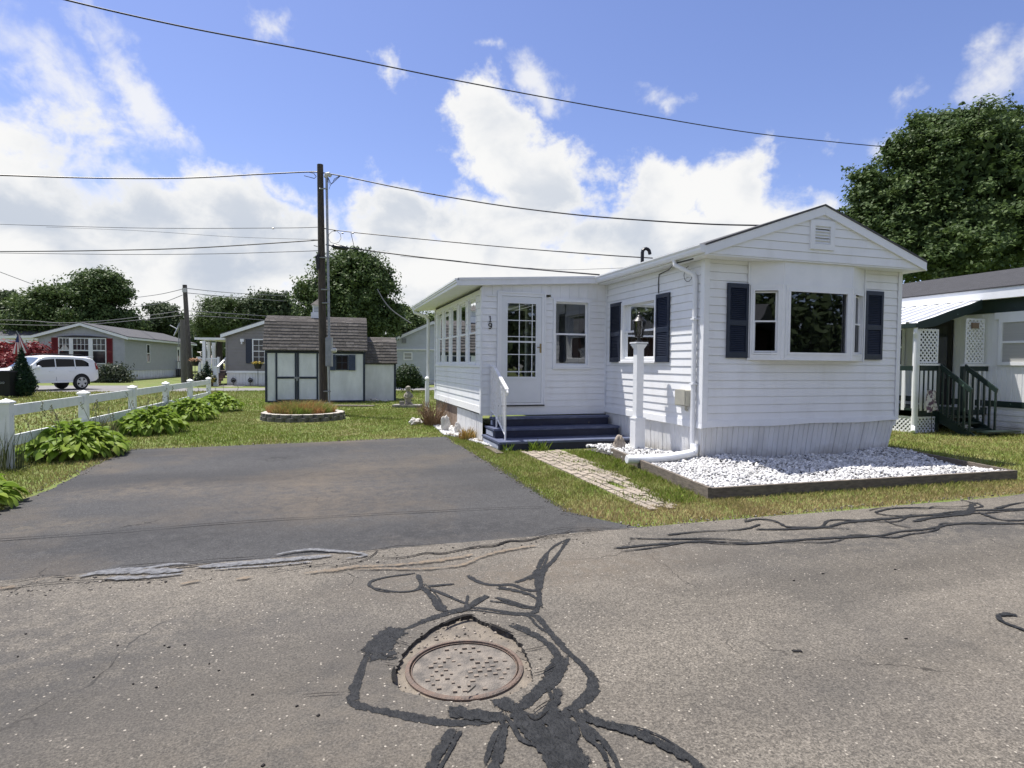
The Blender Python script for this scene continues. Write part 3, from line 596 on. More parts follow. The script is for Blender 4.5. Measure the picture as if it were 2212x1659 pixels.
# ---------------- white stone beds
ICO_V = []; _b = bmesh.new(); bmesh.ops.create_icosphere(_b, subdivisions=1, radius=1); ICO_V = np.array([v.co[:] for v in _b.verts]); ICO_F = np.array([[v.index for v in f.verts] for f in _b.faces]); _b.free()
def inpoly(P, x, y):
    c = np.zeros(len(x), bool); n = len(P)
    for i in range(n):
        (x1, y1), (x2, y2) = P[i], P[(i+1) % n]
        k = ((y1 > y) != (y2 > y)) & (x < (x2-x1)*(y-y1)/((y2-y1) if y2 != y1 else 1e-9)+x1); c ^= k
    return c
def scatter(poly, n, zf, smin, smax):
    xs = [p[0] for p in poly]; ys = [p[1] for p in poly]
    x = RNG.uniform(min(xs), max(xs), n*3); y = RNG.uniform(min(ys), max(ys), n*3); k = inpoly(poly, x, y); x, y = x[k][:n], y[k][:n]; n = len(x)
    z = zf(x, y) if callable(zf) else np.full(n, zf)
    T = len(ICO_V); s = RNG.uniform(smin, smax, n)*RNG.choice([1, 1, 1, 1.35], n); base = ICO_V[None]*(1+RNG.uniform(-.28, .28, (n, T, 1)))
    base = base*np.stack([s*RNG.uniform(.8, 1.3, n), s*RNG.uniform(.6, 1., n), s*RNG.uniform(.45, .75, n)], 1)[:, None]
    q = RNG.normal(size=(n, 4)); q[:, 1:3] *= .45; q /= np.linalg.norm(q, axis=1)[:, None]; w, a, b_, c = q.T
    Rm = np.stack([1-2*(b_*b_+c*c), 2*(a*b_-c*w), 2*(a*c+b_*w), 2*(a*b_+c*w), 1-2*(a*a+c*c), 2*(b_*c-a*w), 2*(a*c-b_*w), 2*(b_*c+a*w), 1-2*(a*a+b_*b_)], 1).reshape(n, 3, 3)
    V = np.einsum('nij,nvj->nvi', Rm, base) + np.stack([x, y, z + s*.25], 1)[:, None]
    col = np.repeat(np.clip(RNG.normal(.56, .15, (n, 1)), .22, .84)*np.array([[1, .99, .97]]), T, 0)
    return V.reshape(-1, 3), (ICO_F[None]+(np.arange(n)*T)[:, None, None]).reshape(-1, 3), col
M_STONES = attr_mat('white_marble_chips', .55, .0)
M_BEDBASE = mat('stone_bed_base', (.22, .21, .20), .9, (.12, .115, .11), 40., bump=.8, bscale=60)
BED = [(-1.0, .95), (-1.32, -2.03), (3.42, -2.13), (3.9, .05), (0, .05), (0, 2.45), (-.15, 2.0), (-1.15, 1.7)]
def bedz(x, y): return .045 + .03*np.sin(x*1.9+1)*np.cos(y*2.3) + .02*np.sin(x*4.1+y*3.) + RNG.uniform(0, .022, len(x))
g_v, g_f, g_c = scatter(BED, 13500, bedz, .014, .027)
bb = MB(); bb.face([(p[0], p[1], .02) for p in BED]); tag(bb.build('stone_bed', M_BEDBASE), kind='structure')
tag(np_mesh('white_gravel', g_v, g_f, M_STONES, col=g_c), kind='stuff')
BED2 = [(-2.62, 3.1), (-2.62, 7.2), (-3.0, 6.4), (-3.1, 4.6), (-2.9, 4.1), (-2.55, 2.25), (-2.45, 2.0)]
g_v, g_f, g_c = scatter(BED2, 2200, .0, .016, .03)
bb = MB(); bb.face([(p[0], p[1], -.006) for p in BED2]); tag(bb.build('stone_bed', M_BEDBASE), kind='structure')
tag(np_mesh('white_gravel', g_v, g_f, M_STONES, col=g_c), kind='stuff')

for P_, n_, z_ in LOOSE:
    a_, b2_, c_ = scatter(P_, n_, z_, .003, .009); k_ = len(ICO_V); ce = a_.reshape(-1, k_, 3).mean(1); keep = (np.hypot(ce[:, 0]-MC.x, ce[:, 1]-MC.y) > MR+.012) & ((z_ < -.01) | ~inpoly([(p[0], p[1]) for p in pit], ce[:, 0], ce[:, 1]))
    a_ = a_.reshape(-1, k_, 3)[keep].reshape(-1, 3); n2 = keep.sum(); ev.append(a_); ef.append((ICO_F[None]+(np.arange(n2)*k_)[:, None, None]).reshape(-1, 3)+off_); off_ += len(a_); ec.append(np.repeat(RNG.uniform(.04, .34, (n2, 1))*np.array([[1, .86, .70]]), k_, 0))
tag(np_mesh('pit_grit', np.concatenate(ev), np.concatenate(ef), M_STONES, col=np.concatenate(ec)), kind='stuff')
# crumbs of asphalt and stone along the broken paving edges
ev, ef, ec = [], [], []; off_ = 0
for P_, n_ in (([(-3.2, 4.3), (-3.2, -2.2), (-2.95, -2.5), (-2.75, -2.9), (-2.65, -2.95), (-2.95, -2.4), (-3.05, -2.1), (-3.05, 4.3)], 420), ([(-8.6, 3.68), (-3.1, 4.2), (-3.1, 4.32), (-8.6, 3.82)], 420), ([(-8.72, -3.), (-8.52, -3.), (-8.52, 3.75), (-8.72, 3.75)], 300), ([(-2.9, -3.0), (8, -2.8), (8, -2.62), (-2.9, -2.82)], 700), ([(-8.6, -3.35), (-3.2, -3.25), (-3.2, -2.95), (-8.6, -3.05)], 420)):
    a_, b2_, c_ = scatter(P_, n_, -.002, .004, .011); ev.append(a_); ef.append(b2_+off_); off_ += len(a_); ec.append(np.repeat(RNG.uniform(.05, .30, (len(a_)//len(ICO_V), 1))*np.array([[1, .9, .76]]), len(ICO_V), 0))
tag(np_mesh('edge_grit', np.concatenate(ev), np.concatenate(ef), M_STONES, col=np.concatenate(ec)), kind='stuff')
# ---------------- brick path
M_PAVER = mat('tan_paver', (.37, .315, .25), .9, (.25, .215, .175), 5., bump=.5, bscale=60)
pv = MB(); r_ = random.Random(9)
for i in range(7):
    for j in range(-11, 10):
        x = -2.28 + i*.106; y = j*.206 + (.103 if i % 2 else 0) + r_.uniform(-.004, .004)
        if y > 1.9 or r_.random() < .03 or x > -1.44-.11*(1.87-y)+r_.uniform(-.05, .05): continue
        z = r_.uniform(-.004, .007); t = r_.uniform(-.03, .03); a = Vector((math.cos(t), math.sin(t), 0)); w, l = r_.uniform(.042, .047), r_.uniform(.089, .097)
        pv.box(-w, w, -l, l, -.03, z, Wall((x+.053, y, 0), a, (-a.y, a.x, 0)))
tag(pv.build('path', M_PAVER), kind='structure')

# ---------------- grass
def blades(polys, dens, h, w, seed, dry=lambda x, y: 0*x, holes=(), thin=None):
    rg = np.random.default_rng(seed); X, Y = [], []
    for P in polys:
        xs = [p[0] for p in P]; ys = [p[1] for p in P]; A = (max(xs)-min(xs))*(max(ys)-min(ys)); n = int(A*dens)
        x = rg.uniform(min(xs), max(xs), n); y = rg.uniform(min(ys), max(ys), n); k = inpoly(P, x, y)
        for H_ in holes: k &= ~inpoly(H_, x, y)
        X.append(x[k]); Y.append(y[k])
    x, y = np.concatenate(X), np.concatenate(Y)
    pat = .5+.12*np.sin(x*.37+y*.6+2)+.25*np.sin(x*1.3+y*.7+1)+.25*np.sin(x*3.1-y*2.2)*np.cos(y*4.3+x*.5)+.18*np.sin(x*9+2*np.sin(y*7))
    if thin is not None:
        k = rg.random(len(x)) < thin(x, y); x, y, pat = x[k], y[k], pat[k]
    n = len(x); hh = h*rg.uniform(.45, 1.25, n)*(.75+.5*pat); a = rg.uniform(0, 2*PI, n); ln = rg.uniform(.1, .9, n)*hh; ww = w*rg.uniform(.6, 1.3, n); a2 = rg.uniform(0, 2*PI, n)
    z0 = np.full(n, -.015); dx, dy = np.cos(a2)*ww, np.sin(a2)*ww; tx, ty = np.cos(a)*ln, np.sin(a)*ln
    V = np.stack([np.stack([x-dx, y-dy, z0], 1), np.stack([x+dx, y+dy, z0], 1), np.stack([x+tx*.45+dx*.6, y+ty*.45+dy*.6, z0+hh*.62], 1), np.stack([x+tx, y+ty, z0+hh], 1)], 1).reshape(-1, 3)
    Fc = (np.arange(n)*4)[:, None]+np.array([[0, 1, 2, 3]])
    d = np.clip(dry(x, y) + .35*(1-pat) + rg.normal(0, .18, n), 0, 1)[:, None]
    g = np.array([[.155, .230, .026]])*rg.uniform(.55, 1.5, (n, 1)); dr_ = np.array([[.40, .31, .15]])*rg.uniform(.7, 1.2, (n, 1))
    c = g*(1-d)+dr_*d
    return V, Fc, np.repeat(c, 4, 0)
M_GRASS = attr_mat('grass_blade', .6, .25)
RIBS = [[(-2.3, -2.2), (-1.95, -2.2), (-1.45, 1.9), (-2.3, 1.9)], BED, BED2, [(-2.6, 2.0), (.1, 2.0), (.1, 3.3), (-2.6, 3.3)]]
near = [[(-3.12, 4.3), (-3.16, -2.2), (-2.9, -2.6), (-2.75, -2.9), (-1.0, -2.86), (-.9, .9), (-1.2, 1.75), (-2.55, 2.1), (-2.9, 4.1)], [(-1.4, -2.02), (-1.4, -2.88), (9, -2.72), (9, -2.0), (3.5, -2.18)]]
def dry_near(x, y): return np.clip((-1.9-y)/.95, 0, 1)*.85 + .16 + .5*np.exp(-((x+2.75)**2/.5+(y+2.45)**2/.35)) + .25*np.exp(-((x+2.7)/.25)**2)*(y < 0)
tag(np_mesh('grass', *blades(near, 3400, .040, .0042, 1, dry_near, RIBS)[:2], M_GRASS, col=blades(near, 3400, .040, .0042, 1, dry_near, RIBS)[2]), kind='stuff')
def grass(name, polys, dens, h, w, seed, dry=lambda x, y: 0*x, holes=(), thin=None):
    v, f, c = blades(polys, dens, h, w, seed, dry, holes, thin); return tag(np_mesh(name, v, f, M_GRASS, col=c), kind='stuff')
grass('grass', [[(3.55, -2.1), (9.5, -2.3), (12, 2.6), (4.0, 9), (3.95, 0)]], 900, .05, .006, 2, lambda x, y: .28+0*x)
PLR = [(-6.0+1.2*math.cos(t*.3), 9.05+1.2*math.sin(t*.3)) for t in range(21)]
grass('grass', [[(-9.6, 3.9), (-8.5, 3.72), (-3.1, 4.24), (-2.95, 4.6), (-3.0, 8.8), (-2.0, 12), (-9.5, 12)]], 900, .045, .0065, 3, lambda x, y: .12+.3*np.exp(-((y-3.95-.08*(x+8))/.15)**2), [PLR, BED2])
grass('grass', [[(-10.5, 12), (2, 12), (3, 25), (-11, 26)]], 260, .05, .012, 4, lambda x, y: .10+0*x)
grass('grass', [[(-10.2, -2.9), (-8.65, -2.9), (-8.6, 3.8), (-9.6, 4.2), (-9.9, 4)]], 1500, .045, .005, 5, lambda x, y: .30+.3*np.exp(-((x+8.75)/.2)**2))
grass('grass', [[(-10.1, 1.5), (-9.6, 13), (-10.4, 25.5), (-30, 26), (-22, 6)]], 120, .07, .016, 6, lambda x, y: .30+0*x)
grass('weed', [[(-1.98, -2.2), (-1.36, -2.2), (-1.06, .9), (-1.2, 1.75), (-1.52, 1.75)]], 2200, .065, .006, 7, lambda x, y: .0+0*x, (), lambda x, y: np.clip(.9*np.sin(x*7+y*5)*np.sin(y*2.3+1)+.55, 0, 1))
grass('weed', [RIBS[0]], 1800, .045, .005, 8, lambda x, y: -.1+0*x, (), lambda x, y: np.clip(1.5*np.sin(x*6+1+y*3.1)*np.sin(y*3.7+x*2)-.55, 0, 1)+.05)
grass('weed', [[(-2.6, 1.8), (-2.6, 2.06), (-1.5, 2.04), (-1.5, 1.85)]], 900, .16, .007, 9, lambda x, y: -.3+0*x, (), lambda x, y: np.clip(np.sin(x*9)+.3, 0, 1))

# ================================================================== THE WHITE MOBILE HOME
def siding(mb, W, u0, u1, z0, z1, holes=(), course=.127, lap=.011, clip=None):
    zs = [z0]
    while zs[-1] < z1-.003: zs.append(min(zs[-1]+course, z1))
    for k in range(len(zs)-1):
        zb, zt = zs[k], zs[k+1]
        cuts = sorted({zb, zt} | {z for h in holes for z in (h[2], h[3]) if zb+.002 < z < zt-.002})
        for a, b in zip(cuts[:-1], cuts[1:]):
            mid = (a+b)/2; iv = [(u0, u1)]
            for h in holes:
                if h[2] < mid < h[3]:
                    nv = []
                    for p, q in iv:
                        if h[0] > p: nv.append((p, min(q, h[0])))
                        if h[1] < q: nv.append((max(p, h[1]), q))
                    iv = [(p, q) for p, q in nv if q-p > .002]
            na, nb = lap*(1-(a-zb)/course), lap*(1-(b-zb)/course)
            for p, q in iv:
                pa, qa, pb, qb = p, q, p, q
                if clip:
                    ca, cb = clip(a), clip(b); pa, qa, pb, qb = max(p, ca[0]), min(q, ca[1]), max(p, cb[0]), min(q, cb[1])
                    if qa-pa < .004: continue
                    if qb < pb: pb = qb = (pb+qb)/2
                tb = b if (b < zt-.0005 or k == len(zs)-2) else b-min(.0045, course*.04)
                mb.face([W.P(pa, na, a), W.P(qa, na, a), W.P(qb, nb+.0004, tb), W.P(pb, nb+.0004, tb)])
                if a == zb:                       # butt edge hanging over a narrow recessed joint
                    g = min(.0045, course*.04); mb.face([W.P(pa, -.010, a), W.P(qa, -.010, a), W.P(qa, na, a), W.P(pa, na, a)])
                    mb.face([W.P(pa, -.010, a-g), W.P(qa, -.010, a-g), W.P(qa, -.010, a), W.P(pa, -.010, a)]); mb.face([W.P(pa, -.010, a-g), W.P(pa, 0.0004, a-g), W.P(qa, 0.0004, a-g), W.P(qa, -.010, a-g)])
    return mb
def shutter(root, W, u0, u1, z0, z1, m=None, solid=False):
    b = MB(); m = m or M_NAVY; w = .045; zm = z0+(z1-z0)*.47
    b.ring(u0, u1, z0, z1, w, .012, .042, W, wt=.07, wb=.09)
    b.box(u0+w, u1-w, .012, .042, zm-.04, zm+.04, W)
    for a, c in ((z0+.09, zm-.04), (zm+.04, z1-.07)):
        if solid: b.box(u0+w, u1-w, .012, .030, a, c, W); continue
        n = max(3, int((c-a)/.028))
        b.box(u0+w, u1-w, .012, .016, a, c, W)
        for i in range(n):
            z = a+(c-a)*(i+.5)/n; h = (c-a)/n*.46
            b.prism([W.P(u0+w, .018, z+h), W.P(u0+w, .038, z-h), W.P(u0+w, .034, z-h-.003), W.P(u0+w, .016, z+h-.004)], W.u*(u1-u0-2*w))
    return b.build('shutter', m, root)
def window(root, W, u0, u1, z0, z1, kind='double', casing=.06, proud=.03, split=.5, m=None, grid=None, sill=True, lower=None, name='window', back=1., glass=None):
    """casing (part) > sash, pane (sub-parts)"""
    m = m or M_TRIM
    b = MB().ring(u0, u1, z0, z1, casing, -.07, proud, W)
    if sill: b.box(u0-.015, u1+.015, proud*.2, proud+.022, z0-.03, z0-.002, W)
    f = b.build(name, m, root)
    a, c, d, e = u0+casing, u1-casing, z0+casing, z1-casing; s = MB(); sw = .032
    if kind == 'double':
        zm = d+(e-d)*split
        s.ring(a, c, d, zm+.016, sw, -.042*back, -.012*back, W); s.ring(a, c, zm-.010, e, sw, -.068*back, -.044*back, W)
        s.build('sash', m, f)
        if grid:
            g = MB()
            for (p, q, nn) in ((d+sw, zm-.010, -.030), (zm+.016, e-sw, -.058)):
                for i in range(1, grid[0]): x = a+sw+(c-a-2*sw)*i/grid[0]; g.box(x-.007, x+.007, nn, nn+.008, p, q, W)
                for i in range(1, grid[1]): z = p+(q-p)*i/grid[1]; g.box(a+sw, c-sw, nn+.001, nn+.009, z-.007, z+.007, W)
            g.build('muntin', m, f)
        for (p, q, nn, gm) in ((d+sw, zm-.010, -.03*back, lower or glass or M_GLASS), (zm+.016, e-sw, -.058*back, glass or M_GLASS)):
            p_ = MB(); p_.face([W.P(a+sw, nn, p), W.P(c-sw, nn, p), W.P(c-sw, nn, q), W.P(a+sw, nn, q)]); p_.build('pane', gm, f)
    else:
        s.ring(a, c, d, e, sw, -.045, -.01, W); s.build('sash', m, f)
        p_ = MB(); p_.face([W.P(a+sw, -.032, d+sw), W.P(c-sw, -.032, d+sw), W.P(c-sw, -.032, e-sw), W.P(a+sw, -.032, e-sw)]); p_.build('pane', M_GLASS, f)
    return f
def ribbed(mb, W, u0, u1, z0, z1, lean=0., pitch=.1, depth=.012, dz0=None, seed=1):
    """upright panels divided by recessed grooves, every third one broad"""
    r = random.Random(seed); u = u0; pts = [(u0, 0.)]; k = 0
    while u < u1-pitch*1.3:
        g = pitch*(.30 if k % 3 == 2 else .13)*r.uniform(.8, 1.2); d = depth*r.uniform(.7, 1.1)*(1.3 if k % 3 == 2 else .8); e = pitch*.04
        u += pitch-g; pts += [(u, 0.), (u+e, -d), (u+g-e, -d), (u+g, 0.)]; u += g; k += 1
    pts.append((u1, 0.))
    for (a, na), (b, nb) in zip(pts[:-1], pts[1:]):
        mb.face([W.P(a, na-lean, z0), W.P(b, nb-lean, z0), W.P(b, nb, z1), W.P(a, na, z1)])
    return mb

H = thing('mobile_home', 'white vinyl-sided mobile home with a bay window, blue steps and house number 19', 'mobile home', (1.95, 5., 0))
WF = Wall((0, 0, 0), (1, 0, 0), (0, -1, 0)); WS = Wall((0, 0, 0), (0, 1, 0), (-1, 0, 0))
HW, BL = 3.9, 13.5
BAYH = (.86, 3.01, 1.66, 2.72)
siding(MB(), WF, 0, HW, .64, 3.11, [BAYH]).build('front_wall', M_VINYL, H)
siding(MB(), WS, 0, 3.3, .60, 3.11, [(1.39, 2.55, 1.62, 2.63)]).build('side_wall', M_VINYL, H)
b = MB(); b.box(HW-.05, HW, 0.012, BL, .5, 3.11); b.box(0, HW-.05, BL-.05, BL, .5, 3.11); b.box(.0, .05, 3.32, BL-.05, .5, 3.6-.5)
b.build('rear_wall', M_VINYL, H)
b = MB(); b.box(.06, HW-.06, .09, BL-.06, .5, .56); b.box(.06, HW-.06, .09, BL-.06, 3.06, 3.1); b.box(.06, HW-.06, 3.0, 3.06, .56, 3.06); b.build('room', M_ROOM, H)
# gable over the front
RIDGE, HALF, PEAK, SL = 1.93, 2.13, 4.02, .349
WG = Wall((0, -.28, 0), (1, 0, 0), (0, -1, 0))
siding(MB(), WG, -.2, 4.1, 3.135, 3.86, course=.132, clip=lambda z: (RIDGE-(3.865-z)/SL, RIDGE+(3.865-z)/SL)).build('gable_wall', M_VINYL, H)
b = MB(); b.box(-.205, 4.1, -.279, -.001, 3.112, 3.133); b.box(-.205, -.001, 0.001, BL, 3.112, 3.133); b.box(HW+.001, 4.1, .001, BL, 3.112, 3.133); b.build('soffit', M_TRIM, H)
def slopes(off): return [(RIDGE-HALF-.02, PEAK-SL*(HALF+.02)+off), (RIDGE, PEAK+off), (RIDGE+HALF+.02, PEAK-SL*(HALF+.02)+off)]
b = MB()
for s in (0, 1):
    (x0, z0), (x1, z1) = slopes(0)[s], slopes(0)[s+1]
    n = 42
    b.prism([(x0, -.325, z0), (x1, -.325, z1), (x1, -.325, z1-.028), (x0, -.325, z0-.028)], (0, BL+.6, 0))
b.build('roof', M_SHINGLE, H)
b = MB()
for s in (0, 1):
    (x0, z0), (x1, z1) = slopes(-.03)[s], slopes(-.03)[s+1]
    if s == 0: x1 -= .001
    else: x0 += .001
    b.prism([(x0, -.315, z0), (x1, -.315, z1), (x1, -.315, z1-.135), (x0, -.315, z0-.135)], (0, .033, 0))
    e = .03; b.prism([(x0, -.321, z0-.108), (x1, -.321, z1-.108), (x1, -.321, z1-.135), (x0, -.321, z0-.135)], (0, .0055, 0))
b.build_each('fascia', M_TRIM, H)
# gutter and downspout on the left eave
b = MB(); gx = -.205; gz = 3.255
prof = [(gx, gz-.115), (gx-.075, gz-.115), (gx-.092, gz-.075), (gx-.092, gz-.045), (gx-.112, gz-.015), (gx-.112, gz), (gx-.102, gz), (gx-.102, gz-.012), (gx-.082, gz-.04), (gx-.082, gz-.072), (gx-.07, gz-.105), (gx, gz-.105)]
b.prism([(x, -.30, z) for x, z in prof], (0, 3.6, 0)); b.prism([(x, -.305, z) for x, z in [prof[0], prof[1], prof[2], prof[3], prof[4], prof[5], (gx, gz)]], (0, .005, 0))
b.box(gx-.004, gx, -.27, BL, 3.135, 3.255)
b.build('gutter', M_TRIM, H)
b = MB(); b.tube([(-.25, .44, 3.15), (-.25, .43, 3.07), (-.18, .33, 3.0), (-.075, .19, 2.90), (-.055, .165, 2.82)], .036, 10); b.tube([(-.055, .165, 2.83), (-.055, .165, .30), (-.06, .15, .22), (-.07, .10, .17)], .037, 8)
for z in (2.2, 1.2): b.box(-.1, -.0, .12, .21, z, z+.025)
b.build('downspout', M_TRIM, H)
p0, p1 = Vector((-.085, .09, .155)), Vector((-1.33, -.10, .135)); pts, rs = [], []
for i in range(0, 121):
    t = i/120; q = p0.lerp(p1, t) + Vector((0, -.13*math.sin(t*PI)*.5, -.02*math.sin(t*PI))); pts.append(q); rs.append(.058+(.006 if i % 2 else -.003))
b = MB().tube(pts, rs, 14); b.tube([(-.03, .14, .27), (-.05, .11, .20), (-.11, .07, .155)], .062, 12); b.build('drain_hose', M_TRIM, H)
# trims, skirting
b = MB(); b.box(-.012, .075, -.022, -.0125, .62, 3.11); b.box(-.022, -.012, -.022, .07, .62, 3.11); b.box(HW-.07, HW+.012, -.022, -.0125, .60, 3.11); b.box(HW, HW+.012, -.0125, .06, .60, 3.11)
b.box(-.022, -.012, 3.25, 3.297, .6, 3.11)
b.build_each('corner_trim', M_TRIM, H)
b = MB(); r_ = random.Random(3)
for i in range(13):
    u0, u1 = i*.3, (i+1)*.3; z = .545+.045*(i/13)+.01*math.sin(i*1.1); z2 = .545+.045*((i+1)/13)+.01*math.sin((i+1)*1.1)
    b.prism([WF.P(u0, .0, z), WF.P(u0, .026, z), WF.P(u0, .018, .655), WF.P(u0, .0, .655)], WF.u*.3+Vector((0, 0, z2-z)))
b.prism([WS.P(-.02, .0, .535), WS.P(-.02, .026, .535), WS.P(-.02, .018, .645), WS.P(-.02, 0, .645)], WS.u*3.31)
b.build('skirt_band', M_TRIM, H)
fs = ribbed(MB(), Wall((0, .01, 0), (1, 0, 0), (0, -1, 0)), 0., 3.87, -.02, .60, .05, .098, .013, seed=6).build('front_skirting', M_SKIRT, H)
for q in fs.data.vertices:            # the skirting leans in towards its right foot
    v = q.co
    if v.z < .2: v.x -= .13*max(0, (v.x+1.95)/3.9)**1.5
ribbed(MB(), Wall((.012, 0, 0), (0, 1, 0), (-1, 0, 0)), 0., 3.3, -.02, .56, .03, .13, .010, seed=8).build('side_skirting', M_SKIRT, H)
# bay window
BX0, BX1, BX2, BX3, BD = .79, 1.265, 2.61, 3.085, .23
A0, A1, A2, A3 = Vector((BX0, -.012, 0)), Vector((BX1, -BD, 0)), Vector((BX2, -BD, 0)), Vector((BX3, -.012, 0))
def wl(p, q): d = (q-p).normalized(); return Wall(p, d, (d.y, -d.x, 0)), (q-p).length
b = MB(); poly = lambda k: [A0+Vector((-.01, 0, 0)), A1+Vector((-.01*k, -.015*k, 0)), A2+Vector((.01*k, -.015*k, 0)), A3+Vector((.01, 0, 0))]
b.prism([p+Vector((0, 0, 1.592)) for p in poly(1)], (0, 0, .03)); b.prism([p+Vector((0, 0, 2.748)) for p in poly(1)], (0, 0, .022))
b.prism([p+Vector((0, 0, 2.770)) for p in [A0, A1, A2, A3]], (0, 0, .341))
for P_ in (A1, A2): b.tubez([(P_.x, P_.y+.012, z) for z in (1.622, 2.748)], [.034, .034], 10)
for x, s in ((BX0-.022, 1), (BX3, 1)): b.box(x, x+.022, -.036, -.0125, 1.585, 3.11)
bay = b.build('bay_window', M_TRIM, H)
for P_ in (A1, A2):
    b = MB(); b.tubez([(P_.x, P_.y+.004, z) for z in (2.775, 3.109)], [.011, .011], 8); b.build('seam_trim', M_TRIM, bay)
for (p, q), kind in (((A0, A1), 'double'), ((A1, A2), 'fixed'), ((A2, A3), 'double')):
    W_, l = wl(p, q); e = .03
    f = MB().ring(e, l-e, 1.622, 2.748, .062 if kind == 'fixed' else .055, -.06, .012, W_)
    f.ring(*((e+.05, l-e-.05) if kind == 'fixed' else (e+.03, l-e-.03)), 1.68, 2.69, .035 if kind == 'fixed' else .027, .0125, .022, W_)
    a, c, d, z_ = e+.058 if kind == 'double' else e+.064, l-e-.058 if kind == 'double' else l-e-.064, 1.715, 2.655
    fr = f.build('frame', M_TRIM, bay)
    if kind == 'double':
        zm = 2.185; s = MB().ring(a-.002, c+.002, d-.003, zm+.02, .024, -.042, -.012, W_); s.ring(a-.002, c+.002, zm-.02, z_+.003, .024, -.06, -.0425, W_); fr2 = s.build('sash', M_TRIM, bay)
        for g0, g1, nn, gm in ((d, zm, -.03, M_SCREEN), (zm, z_, -.05, M_GLASS)):
            g = MB(); g.face([W_.P(a, nn, g0), W_.P(c, nn, g0), W_.P(c, nn, g1), W_.P(a, nn, g1)]); g.build('pane', gm, bay)
    else:
        g = MB(); g.face([W_.P(a, -.03, d-.02), W_.P(c, -.03, d-.02), W_.P(c, -.03, z_+.02), W_.P(a, -.03, z_+.02)]); g.build('pane', M_GLASS, bay)
shutter(H, WF, .39, .775, 1.62, 2.765); shutter(H, WF, 3.112, 3.49, 1.62, 2.765)
window(H, WS, 1.335, 2.605, 1.565, 2.685, 'double', .055, .035, glass=M_GLASSD)
shutter(H, WS, .92, 1.33, 1.55, 2.71); shutter(H, WS, 2.625, 3.05, 1.55, 2.71)
# gable vent
v0, v1, w0, w1 = 1.67, 2.14, 3.315, 3.76
b = MB().ring(v0, v1, w0, w1, .085, .0, .035, WG); vent = b.build('gable_vent', M_TRIM, H)
b = MB()
for i in range(6): z = w0+.09+i*.046; b.prism([WG.P(v0+.086, .024, z), WG.P(v0+.086, .004, z+.026), WG.P(v0+.086, .004, z+.034), WG.P(v0+.086, .028, z+.006)], WG.u*(v1-v0-.172))
b.build('slat', M_TRIM, vent); b = MB(); b.face([WG.P(v0+.08, .003, w0+.08), WG.P(v1-.08, .003, w0+.08), WG.P(v1-.08, .003, w1-.08), WG.P(v0+.08, .003, w1-.08)]); b.build('screen', M_BLACK, vent)
b = MB().tube([(.55, 2.85, 3.5), (.55, 2.85, 3.74)] + [(.55+.075-.075*math.cos(t*PI/6), 2.85-.02*t/6, 3.74+.075*math.sin(t*PI/6)) for t in range(1, 7)] + [(.70, 2.82, 3.71)], .034, 10); b.build('vent_pipe', M_BLACK, H)
# electric box and the service wires
b = MB(); b.prism([WS.P(u, .012, z) for u, z in ((.29, .86), (.29, 1.10), (.31, 1.115), (.56, 1.115), (.58, 1.10), (.58, .86))], (-.095, 0, 0)); b.box(.30, .57, .108, .118, .875, 1.105, WS); b.tube([WS.P(.36, .05, .87), WS.P(.36, .05, .80), WS.P(.40, .01, .79)], .02, 8)
b.build('electric_box', mat('beige_metal_box', (.42, .41, .34), .5, (.36, .35, .30), 8.), H)
b = MB(); b.tube([WS.P(.45, .24, 3.10), WS.P(.9, .06, 3.075), WS.P(1.27, .02, 3.05), WS.P(1.29, .02, 2.9), WS.P(1.28, .02, 2.73)], .008, 6); b.tube([WS.P(.36+.12*math.sin(t*.55), .05, 2.93+.12*math.cos(t*.55)) for t in range(9)], .005, 5); b.tube([WS.P(.02, .2, 3.10), WS.P(.45, .22, 3.10)], .012, 6)
b.build('service_wire', M_BLACK, H)

# ---------------- sunroom on its left side
SX, SB0, SB1 = -2.613, 3.3, 8.35
WP = Wall((SX, SB0, 0), (1, 0, 0), (0, -1, 0)); WL = Wall((SX, SB0, 0), (0, 1, 0), (-1, 0, 0))
DA0, DA1 = -2.30-SX, -1.345-SX; PA0, PA1 = -1.165-SX, -.365-SX; SW = -SX
b = siding(MB(), WP, 0, SW, .66, 2.80, [(DA0+.03, DA1-.03, .70, 2.85), (PA0+.03, PA1-.03, 1.47, 2.75)])
b.box(.0, SW-.001, -.012, .004, .50, .659, WP)
for i in range(13):
    u = i*.2; u2 = min(SW, u+.197); b.prism([WP.P(u, -.01, 2.801 if not (DA0-.05 < u < DA1) else 2.87), WP.P(u2, -.01, 2.801 if not (DA0-.05 < u < DA1) else 2.87), WP.P(u2, -.01, 2.985+u2*.062), WP.P(u, -.01, 2.985+u*.062)], (0, -.010, 0))
b.box(DA1+.02, SW-.001, .0165, .026, 2.79, 2.812, WP); b.box(.08, DA0-.02, .0165, .026, 2.79, 2.812, WP)
b.build('sunroom_front_wall', M_VINYL, H)
wins = [.80+.89*i for i in range(5)]; WW = .36
b = siding(MB(), WL, 0, SB1-SB0, .67, 2.93, [(c-WW+.03, c+WW-.03, 1.51, 2.80) for c in wins]); b.build('sunroom_side_wall', M_VINYL, H)
b = MB(); b.box(-.02, .09, .0125, .024, .52, 2.95, WL); b.box(-.024, -.0125, -.0, .024, .52, 2.95, WL); b.box(SB1-SB0-.08, SB1-SB0+.0, .0125, .022, .62, 2.93, WL); b.box(.1, SB1-SB0-.09, .0125, .03, 1.425, 1.47, WL); b.build_each('sunroom_trim', M_TRIM, H)
for c in wins: window(H, WL, c-WW, c+WW, 1.475, 2.835, 'double', .03, .014, .47, sill=False, lower=M_SCREEN, back=.3)
pw_ = window(H, WP, PA0, PA1, 1.435, 2.79, 'double', .05, .035, .49)
b = MB()
